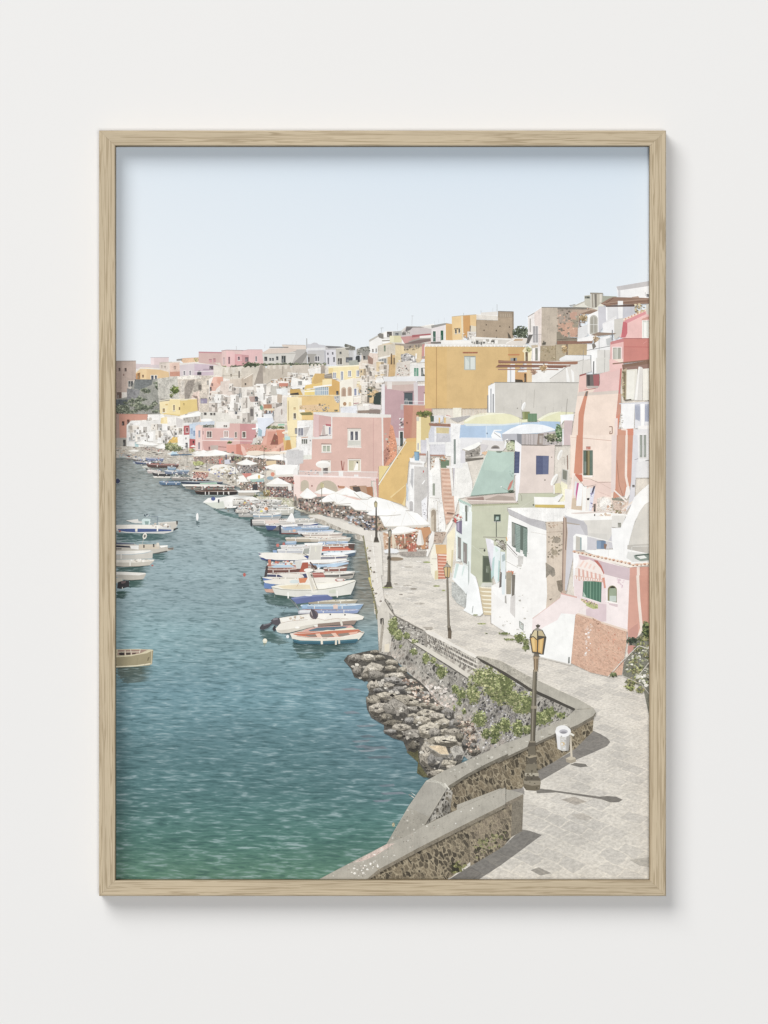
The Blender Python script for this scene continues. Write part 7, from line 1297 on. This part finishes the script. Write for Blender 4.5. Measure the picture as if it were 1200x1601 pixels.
for x, y, a, b, n in ((40, 245, 30, 28, 26), (155, 300, 38, 50, 44), (222, 318, 26, 34, 24), (300, 425, 52, 60, 76), (255, 362, 18, 16, 8), (430, 590, 38, 44, 46), (490, 635, 44, 54, 60), (470, 715, 24, 28, 18), (512, 798, 22, 24, 18), (655, 870, 66, 74, 130), (40, 140, 24, 16, 12), (420, 770, 10, 26, 8)): bush(x, y, a, b, n, G1, int(x + y), 15, '77824e')
for x, y, a, b, n in ((600, 640, 64, 90, 110), (690, 480, 120, 80, 150), (800, 520, 130, 90, 170), (870, 640, 110, 100, 150), (780, 600, 90, 60, 80), (750, 400, 40, 40, 40), (900, 500, 60, 50, 50), (1000, 690, 90, 80, 110), (1060, 780, 80, 50, 70), (1110, 660, 60, 60, 50), (600, 520, 60, 40, 50)): bush(x, y, a, b, n, G1 + ('c9c88e', 'aba870'), int(x * 2 + y), 17, None if n < 60 else '838c58')
for x, y, a, b, n in ((720, 1010, 44, 50, 56), (810, 1000, 52, 80, 90), (900, 930, 44, 60, 60), (1015, 960, 50, 70, 80), (1110, 985, 44, 30, 30), (790, 1085, 30, 24, 24)): bush(x, y, a, b, n, G1 + ('4f5a38',), int(x * 3 + y), 15, '77824e')
T(780, 960, 240)
for x, y, a, b, n in ((340, 820, 80, 60, 90), (400, 770, 50, 40, 40), (60, 560, 60, 80, 60), (490, 800, 40, 26, 22), (150, 900, 46, 60, 50), (50, 880, 50, 60, 50), (230, 900, 40, 30, 20), (230, 700, 50, 60, 40)): bush(x, y, a, b, n, G1, int(x + y * 3), 15, '7b8650')
T(560, 820, 200)
for x, y, a, b, n in ((325, 950, 46, 60, 66), (370, 1040, 40, 50, 50), (450, 1050, 30, 30, 26), (535, 1100, 22, 18, 14), (515, 1190, 30, 22, 18), (340, 900, 30, 30, 22)): bush(x, y, a, b, n, G1 + ('cfd3a0',), int(x + y), 14, '8a9460')
T(520, 980, 200)
for x, y, a, b, n in ((560, 30, 44, 60, 40), (620, 80, 40, 50, 36), (690, 90, 30, 30, 20), (635, 190, 14, 18, 8)): bush(x, y, a, b, n, G1, int(x + y), 14, '8a9460')
T(640, 980, 200)
bush(890, 68, 50, 13, 16, G1, 3, 13, '8a9460'); bush(1040, 110, 50, 50, 50, G1, 4, 14, '7b8650'); bush(940, 122, 60, 10, 16, G1, 5, 13, '8a9460'); bush(1100, 200, 34, 30, 26, G1, 6, 14, '7b8650'); bush(720, 65, 24, 7, 6, G1, 7, 10, None); bush(1095, 150, 30, 30, 16, G1, 8, 13, '7b8650')

P('printed_rocks', 'grey boulders piled along the waterline', 'rock')
T(520, 980, 200)
f('100,320 140,270 360,225 560,285 620,360 700,440 820,520 890,590 960,700 1040,760 1140,830 1160,980 1200,1000 1240,1200 1200,1300 1080,1340 900,1430 810,1380 800,1280 700,1180 660,1080 560,1050 480,1000 480,930 360,860 320,780 310,700 345,600 330,520 200,480 170,400', '57544f')
f('690,1180 800,1160 810,1290 900,1420 850,1420 790,1380 800,1280', '5c5a3c')
sea_rk = random.Random(9)
def rock(x, y, a, b, tone=1.0, warm=0.0, tilt=0.0, seed=None):
    R = random.Random(int(x * 7 + y * 3) if seed is None else seed)
    n = R.randint(6, 9); g = []
    ct, st = math.cos(math.radians(tilt)), math.sin(math.radians(tilt))
    def tr(u, v): return (x + u * a * ct - v * b * st, y + u * a * st + v * b * ct)
    ks = [R.uniform(.78, 1.16) for _ in range(n)]
    ang = [6.283 * (i + .5 + R.uniform(-.2, .2)) / n for i in range(n)]
    g = [tr(ks[i] * math.cos(ang[i]), ks[i] * math.sin(ang[i])) for i in range(n)]
    f([(p[0] + 3, p[1] + 7) for p in g], '3a3733', 'rock')
    base = mixc(mulc(R.choice(['8b867e', '938c80', '807d79', '8f887a']), tone * R.uniform(.85, 1.15)), 'c0aa90', warm)
    f(g, base)
    ridge = R.uniform(-.25, .1)
    top = [tr(ks[i] * .93 * math.cos(ang[i]), ks[i] * .93 * math.sin(ang[i])) for i in range(n) if math.pi < ang[i] < 6.283]
    if len(top) >= 3:
        top = top + [tr(.6, max(-.1, ridge) + R.uniform(0, .1)), tr(.1, ridge + R.uniform(.05, .3)), tr(-.4, max(-.1, ridge) + R.uniform(0, .2))]
        f(top, mulc(base, R.uniform(1.45, 2.0)))
    low = [tr(ks[i] * .97 * math.cos(ang[i]), ks[i] * .97 * math.sin(ang[i])) for i in range(n) if .3 < ang[i] < 2.84]
    if len(low) >= 2:
        low = low + [tr(-.55, .22), tr(.0, .40 + R.uniform(-.1, .12)), tr(.55, .18)]
        f(low, mulc(base, R.uniform(.30, .5)))
    if a > 50:
        u = R.uniform(-.5, .3); f([tr(u, -.1), tr(u + .3, -.3), tr(u + .42, .15), tr(u + .15, .35)], mulc(base, R.choice([.7, 1.25, 1.6])))
    for _ in range(4):
        u, v = R.uniform(-.6, .5), R.uniform(-.6, .4)
        l([tr(u, v), tr(u + R.uniform(.1, .4), v + R.uniform(.1, .4))], max(3, a * .05), mulc(base, .45), 'flat')
ROCKS = [(200, 300, 75, 50, .8), (390, 240, 45, 22, .9), (330, 300, 80, 42, 1.1), (225, 425, 52, 46, .65), (300, 470, 40, 40, .5), (440, 290, 60, 26, .95), (550, 340, 60, 32, 1.0), (380, 400, 105, 66, 1.12), (410, 460, 90, 46, .75), (540, 390, 70, 34, .8), (645, 410, 52, 38, .95), (590, 465, 105, 34, 1.15), (380, 560, 60, 60, .8), (440, 545, 50, 34, 1.1), (560, 510, 100, 36, 1.0), (520, 560, 60, 36, .85), (660, 530, 80, 30, .85), (720, 515, 60, 20, 1.15), (600, 600, 120, 44, .9), (770, 600, 100, 36, .85), (420, 600, 60, 24, .8), (860, 640, 70, 36, 1.1), (380, 700, 80, 60, .7), (500, 660, 110, 44, .85), (660, 680, 130, 44, .95), (430, 780, 110, 76, 1.05), (600, 790, 130, 110, .78), (640, 720, 100, 60, .8), (760, 720, 66, 34, 1.15), (780, 780, 90, 30, .85), (880, 740, 90, 26, 1.2), (980, 770, 70, 40, .85), (500, 860, 60, 50, .55), (560, 910, 90, 40, .5), (870, 820, 100, 48, 1.1), (760, 850, 60, 40, .9), (980, 850, 90, 40, .95), (1080, 820, 60, 60, .75), (720, 885, 60, 36, .95), (850, 890, 95, 52, 1.0), (640, 960, 110, 50, .9), (540, 990, 80, 30, .8), (1030, 910, 90, 50, 1.08), (1150, 920, 60, 50, 1.0), (625, 1035, 40, 24, .5), (740, 1020, 90, 66, .85), (900, 980, 130, 76, 1.15), (960, 1000, 60, 50, .8), (1060, 1000, 60, 50, .95), (1130, 1010, 90, 56, .85), (760, 1130, 70, 60, .35), (1040, 1080, 200, 56, 1.0), (890, 1220, 100, 150, .9), (960, 1270, 90, 80, .8), (1150, 1190, 62, 80, .95), (1090, 1290, 80, 40, .9), (1000, 1370, 60, 30, .95), (950, 1390, 70, 40, .7), (1120, 1330, 60, 30, 1.05), (1210, 1120, 50, 60, .6), (1190, 870, 40, 40, .9), (1100, 1240, 70, 60, .5)]
for q in sorted(ROCKS, key=lambda q: q[1]): rock(q[0], q[1], q[2], q[3], q[4])
specks('120,300 400,250 620,400 900,640 1130,860 1190,1280 900,1400 800,1150 650,1020 340,790 340,560 180,440', 170, ['3f3c38', '5a5650', 'a8a298', 'c2bcb0', '6f6a63', '8d877d', '332f2c'], 14, 60, 58, 'rock', .8)
f('885,1125 930,1112 1060,1130 1095,1210 1060,1230 980,1220 930,1190', 'b3ab9c'); f('900,1125 1000,1120 1062,1135 1090,1205 1010,1200 950,1160', 'd6bd98', 'rough'); f('885,1130 950,1170 1010,1205 1095,1212 1060,1235 960,1225 910,1180', '77726a')
f('1100,1150 1150,1120 1210,1130 1240,1200 1210,1260 1140,1240', 'a8a49c'); f('1160,1215 1225,1205 1210,1260 1150,1250', '5d5a56')
T(640, 980, 200)
for x, y, a, b, t in ((500, 920, 80, 40, 1.05), (560, 980, 70, 40, .95), (450, 900, 50, 30, .9), (580, 1060, 60, 44, 1.0), (530, 1110, 50, 44, .5), (610, 1170, 64, 50, .5), (600, 1120, 30, 26, .7), (470, 1040, 40, 50, .4)): rock(x, y, a, b, t, .25 if t > .9 else 0)
specks('440,880 600,900 660,1180 560,1200 500,1040', 70, ['8d7668', 'b59a88', '6a5a52', 'c9b5a4', '4d4642', 'a88c6c'], 12, 34, 56)
T(520, 980, 200)
specks('600,480 760,500 900,620 1000,740 880,740 780,680 700,560', 60, ['c4a894', 'a88d7c', 'e0cfc0', '8a7468', 'd2bda8'], 12, 36, 57)
l('720,640 860,690', 8, '77655a'); l('780,680 700,640', 6, 'd8c8b8'); l('940,650 1010,740', 5, '8d6f60')
T()
for i in range(12):
    P('printed_ripple', None, 'water')
    R = random.Random(i * 5); y = R.uniform(1060, 1260); x0 = 560 + max(0, (y - 1060)) * .42 + R.uniform(-60, -34)
    pts = [(x0, y), (x0 + R.uniform(14, 40), y - 2), (x0 + R.uniform(20, 44), y + 2), (x0 + 6, y + 3)]
    cur.face(pts, H(R.choice(['7f8b94', '7a868e', '6b7a82'])), 'water', [water_uv(a, b) for a, b in pts])

# ---- shadows and odd slabs of the printed walk
T()
def pv(p, c):
    P('printed_shadow' if c < '85' else 'printed_slab', None, 'paving')
    q = pts_of(p); cur.face(q, H(c), 'paving', [pave_uv(a, b) for a, b in q])
T(780, 960, 240)
pv('735,915 800,945 850,975 876,1005 850,1040 740,1090 600,1150 480,1225 400,1270 330,1312 300,1330 300,1235 560,1090', '7e7b78'); pv('600,1170 680,1178 700,1200 640,1206 560,1185', '76736f'); pv('290,1375 400,1380 500,1400 300,1410', '76736f')
T(740, 1120, 280)
pv('325,765 380,775 463,802 330,900 180,1010 40,1100 -160,1100 -20,1010 200,880', '7b7976'); pv('440,490 600,510 850,545 900,540 960,545 1005,565 980,582 920,584 860,562 600,522 450,502', '76736f'); pv('120,480 330,470 345,515 180,490', '8a8784'); pv('190,485 340,490 345,530 300,520', '8a8784')
pv('590,565 680,545 765,578 690,602', 'a8a198'); pv('385,1040 440,1020 528,1060 450,1075', '8e8b86'); pv('660,665 740,655 810,690 760,705 700,695', 'bab4ab'); pv('1050,970 1190,950 1190,1020 1120,1010', 'a9a69f')
pv('-160,1100 -20,1010 60,1060 10,1100', '6f6d6b')

P('printed_parapet', 'stone parapet with smooth grey capping', 'parapet')
T(780, 960, 240)
sheet('-10,1165 290,1020 440,950 620,880 745,810 738,925 600,1060 430,1165 300,1235 180,1370 -10,1400', lambda x, y: '6f6450', 'parapet', rot_uv(-24), 20)
f('570,900 740,815 738,840 575,920', '9a8d78', 'rough')
T(500, 1160, 260)
sheet('915,345 1200,185 1340,115 1340,360 1200,400 940,525 755,610 780,560', lambda x, y: '665c4b', 'parapet', rot_uv(-24), 20)
f('915,340 870,420 760,610 790,590 940,520 960,360', '5f5a50', 'quaywall')
T(780, 960, 240)
f('-10,362 130,440 330,535 480,605 620,668 740,738 762,770 740,802 620,872 440,942 290,1014 -10,1155 -10,1040 200,965 330,908 530,818 600,752 590,740 520,708 400,650 260,588 150,512 -10,428', 'aaa69a', 'worn')
cur.face(pts_of('-10,428 150,512 260,588 400,650 520,708 600,745 590,762 500,722 380,668 240,605 130,535 -10,450'), H('4a4742'), 'flat')
f('150,500 250,560 300,600 290,625 200,570 140,520', '5a564f', 'rough')
f('620,872 740,802 762,770 758,795 742,822 620,892 440,962 290,1034 -10,1175 -10,1155 290,1014 440,942', '706a5e', 'rough')
l('600,752 720,745', 3, '8d897e'); l('330,908 345,985', 3, '8d897e'); l('130,440 150,512', 3, '8d897e')
for i in range(9): R = random.Random(i); e(40 + i * 60, 1090 - i * 26 + R.uniform(-20, 20), R.uniform(6, 16), R.uniform(3, 7), R.choice(['c2bfb2', '8f8b7e', 'c9c5b8']), 'rough')
T(640, 980, 200)
f('620,280 700,285 870,330 1200,515 1200,600 1150,590 1060,530 900,430 780,365 700,320', 'aaa598', 'rough'); f('620,285 700,320 780,365 900,430 1060,530 1150,590 1150,606 1050,550 900,452 760,375 690,345', '4f4b45', 'flat')
T(500, 1160, 260)
f('1360,5 1200,78 1000,168 900,212 765,288 640,470 540,640 478,748 620,690 755,610 850,455 915,345 925,325 1060,240 1200,165 1360,90', 'a6a297', 'worn'); f('925,325 1060,240 1200,165 1360,90 1360,112 1200,190 1060,262 930,350', '6f6a5e', 'rough'); f('765,288 800,275 870,295 925,325 910,350 850,312 780,295', 'bcb9ad', 'rough'); l('900,305 935,350', 10, 'd0ccc0', 'plaster'); l('690,515 785,548', 5, 'c4c1b6'); f('765,290 860,305 910,345 830,460 790,545 690,515 640,480', 'a09d94', 'worn'); f('640,480 790,550 755,610 620,690 478,748', '9b978c', 'worn')
specks('640,480 790,545 755,610 480,745', 26, ['b5b2a8', '86837a'], 8, 24, 61, 'rough'); specks('900,215 1350,30 1350,80 940,300', 26, ['c0bdb2', '8d897e'], 8, 26, 62, 'rough')
P('printed_parapet', 'nearest stone parapet with lichen spotted capping', 'parapet')
sheet('340,998 430,945 700,800 950,672 1200,545 1340,470 1340,700 1200,800 1080,880 950,985 900,1010 340,1010', lambda x, y: table(x, [(600, '665c4a'), (760, '6f6656')]), 'parapet', rot_uv(-26), 20)
T(740, 1120, 280)
sheet('-20,715 200,605 338,535 330,775 260,815 200,882 0,1002 -20,1010', lambda x, y: '73695a', 'parapet', rot_uv(-24), 20); f('260,585 338,540 330,775 255,815', '7a7366', 'rough')
specks('0,860 200,760 260,800 180,880 20,960', 60, ['7b8050', '5a5c3e', '8d8a60', '4a4638'], 12, 34, 63, 'leaf')
f('-110,600 180,490 250,500 338,525 336,548 200,612 -110,775 -110,720', 'a39f94', 'worn'); f('-20,700 200,595 337,528 337,552 200,620 -20,728', '7d7466', 'rough'); l('200,565 210,610', 4, 'd9d5c8'); l('60,610 130,640', 4, 'c9c5b8')
T(500, 1160, 260)
f('-10,1000 200,890 300,838 480,745 620,690 755,610 940,520 1200,400 1340,335 1340,460 1200,540 950,670 700,795 430,938 340,1000', 'a5a196', 'worn'); f('950,650 1200,525 1340,455 1340,480 1200,552 950,680 700,806 430,950 350,1005 330,1005 420,930 700,778', '7f7768', 'rough')
f('240,880 480,745 540,740 400,830 300,870', 'c4aea4', 'rough'); specks('200,890 480,745 760,615 1200,410 1340,380 1200,480 900,640 430,900 300,980 60,985', 80, ['c9c6bc', 'e0ddd4', '8a867c', 'b5a89c'], 5, 18, 64, 'rough'); specks('190,930 420,860 420,930 250,970', 16, ['e3dfd6'], 8, 26, 65, 'rough'); l('370,890 430,935', 5, '8d897e'); l('540,680 590,700', 4, '8d897e')
f('950,880 1000,880 1010,950 960,960', '3c3a2c', 'rough'); specks('940,860 1080,870 1020,960 950,960', 24, ['6a6c3e', '4a4a30', '8a8a58'], 14, 34, 66, 'leaf')
e(530, 605, 10, 16, 'c9c88a'); l('640,385 680,410', 5, 'cfcfc8'); l('655,370 690,395', 3, 'cfcfc8')

# ---- street lamps and bin
P('printed_street_lamp', 'tall ornate iron lamp with amber glass beside the parapet', 'flat')
T(780, 960, 240)
K1, K2, K3 = '5d574c', '756e60', '8d8576'
f('190,1310 200,1290 325,1290 330,1325 322,1380 290,1390 215,1385 195,1360', '6a6251'); f('192,1305 230,1290 300,1290 328,1318 325,1345 260,1350 200,1335', '8a8270'); f('205,1270 310,1270 322,1310 200,1310', K1); f('215,1170 300,1170 310,1270 205,1270', '77705f'); f('205,1250 312,1250 315,1275 203,1275', 'a39c8a'); f('225,1110 290,1110 300,1180 218,1180', K1); f('218,1105 290,1100 300,1120 240,1135 215,1120', '9c9078'); f('235,1030 285,1030 290,1105 228,1105', '6b6455'); f('240,1000 290,1000 290,1035 225,1045', K1); f('245,990 285,990 285,1010 240,1010', '8d8472')
f('252,720 298,720 285,1000 248,1000', '655f52'); f('270,440 300,440 295,730 256,730', '6d6758'); l('278,445 262,1000', 8, '8b8474'); l('296,440 282,1000', 6, '48443a'); f('255,725 300,722 298,745 255,745', '8f8674'); f('272,330 312,330 306,450 276,450', '7d6a52'); f('270,340 316,340 312,352 268,355', '9c8a70'); f('276,440 304,440 302,455 274,455', '9a8a70'); l('290,320 288,440', 8, 'a58c6a')
f('288,300 312,305 320,335 270,335', '6f675a')
f('243,182 272,128 300,112 345,130 372,182 348,322 300,318 262,305', '57524a'); f('252,180 280,132 302,128 306,170 300,205', 'c9b98c'); f('310,128 340,136 362,178 310,172', 'b9a87c'); f('250,190 290,185 302,205 298,300 268,298', 'cf9f4c'); f('256,196 280,192 284,290 270,290', 'e0b868'); f('312,205 355,190 340,316 306,300', 'c99a4a'); f('322,206 345,198 334,300 318,294', 'dbb15e'); l('304,125 304,310', 7, '4a453c'); l('245,184 270,178 300,205 330,192 370,182', 7, '4f4a40'); l('243,182 264,306', 6, '4f4a40'); l('372,182 350,322', 6, '4f4a40'); f('272,128 300,108 345,128 330,135 290,132', '8f8a80'); e(308, 98, 16, 12, '57524a'); l('290,92 326,92', 5, '57524a'); l('308,80 308,115', 6, '57524a')
specks('210,1110 300,1110 315,1370 205,1370', 36, ['6f6858', '4f4a3e', '7d7564', '5f5848'], 8, 24, 71)
P('printed_street_lamp', 'slim lamp post on the walk by the sage house', 'flat')
T(560, 820, 200)
f('798,405 820,380 832,355 845,375 870,400 858,500 838,515 815,500', '6b675c'); f('806,410 832,400 832,495 818,490', 'd0b070'); f('840,402 866,408 855,495 840,500', 'c0a064'); f('800,402 832,372 870,402 835,398', 'a39e92'); l('833,360 835,345', 6, '6b675c'); l('836,400 836,510', 4, '57534a')
f('826,515 846,515 862,965 838,965', '6d665b'); l('834,520 848,960', 6, '8d8578'); f('834,955 866,955 874,1005 840,1005', '5a5348'); f('842,1000 878,1000 874,1078 842,1072', '6a5f50'); f('836,958 868,955 870,970 838,972', '857c6e')
P('printed_street_lamp', 'lamp post at the quay corner', 'flat')
f('276,60 300,40 314,60 308,120 284,120', '6d6a62'); f('284,64 306,64 302,115 288,115', 'a39c88'); f('284,120 302,120 300,320 278,320', '625c52'); f('276,320 300,320 302,545 272,545', '5d574c'); f('268,540 306,540 312,580 318,588 240,590 262,565', '57524a'); e(272, 592, 50, 9, '8d9458', 'leaf'); f('245,575 310,572 316,590 242,592', '5a5348'); l('282,130 284,540', 5, '857e70'); f('272,300 302,300 302,330 272,330', '4f4a42')
P('printed_street_lamp', 'lamp post in front of the cafe parasols', 'flat')
T(440, 720, 260)
f('665,305 678,288 692,305 688,338 670,338', '8a8468'); f('670,306 686,306 684,335 673,335', 'b5a878'); f('677,338 686,338 692,560 674,560', '57524a'); f('670,555 694,555 704,592 664,592', '4f4a42'); f('664,584 704,584 704,592 664,592', '6a6458')
P('printed_street_lamp', 'lamp post among the cafe tables', 'flat')
f('275,170 286,155 298,170 295,196 278,196', 'b3ab7e'); l('287,196 287,340', 5, '8a8578'); f('280,330 294,330 296,345 278,345', '77726a')
P('printed_litter_bin', 'white lined litter bin on a post', 'flat')
T(780, 960, 240)
l('560,940 572,1130', 16, 'c4b8a4'); f('525,1135 560,1120 600,1128 608,1160 570,1175 530,1165', '9a907e'); f('525,1135 560,1120 600,1128 605,1140 560,1150', 'b8ad98'); l('548,885 552,940', 14, '6d675c'); f('450,940 560,940 548,1075 500,1078 462,1060', 'bfbdb8'); f('450,940 480,950 485,1070 462,1058', 'd8d8da'); f('530,945 560,940 548,1075 530,1076', '9d9b98'); e(505, 925, 62, 44, 'e6e6e8', 'cloth'); e(500, 905, 52, 30, 'e2e2e2', 'cloth'); e(508, 925, 34, 18, 'a8a8b2', 'cloth'); e(508, 932, 24, 9, '85858e', 'cloth'); f('560,930 595,950 585,962 555,945', 'e0dccf', 'cloth'); e(500, 1022, 18, 14, 'c9a86a'); specks('465,960 545,960 540,1060 475,1060', 10, ['d3d3d6', 'aaa9a8'], 12, 26, 72); l('440,940 450,1010', 8, '57524c')
# ------------------------------------------------------------------ every drawn part becomes one flat mesh on the paper
SAT = 0.74
def grade(c):
    """the print's muted, pastel inks"""
    g = 0.30 * c[0] + 0.59 * c[1] + 0.11 * c[2]
    c = [max(0.0, g + (v - g) * SAT) for v in c]
    return [1.045 * (1 - (1 - min(c[i], 1.0)) ** k) * c[i] / (c[i] + 0.034) for i, k in enumerate((1.38, 1.34, 1.27))] + [1.0]
def build(p):
    me = bpy.data.meshes.new(p.name)
    me.from_pydata(p.v, [], p.f); me.update()
    for m in p.mats: me.materials.append(MAT[m])
    me.polygons.foreach_set('material_index', p.m)
    a = me.attributes.new('ink', 'FLOAT_COLOR', 'POINT')
    a.data.foreach_set('color', [x for c in p.c for x in (grade(c) if p.mat not in ('sky', 'water') else (c[0], c[1], c[2], 1.0))])
    u = me.attributes.new('plan', 'FLOAT_VECTOR', 'POINT')
    u.data.foreach_set('vector', [x for c in p.uv for x in (c[0], c[1], 0.0)])
    o = bpy.data.objects.new(p.name, me); COL.objects.link(o)
    o.parent = PAPER
    if p.label: o['label'] = p.label
for p in PARTS:
    if p.f: build(p)
print('films', LV.max(), 'parts', len(PARTS), 'faces', sum(len(p.f) for p in PARTS))
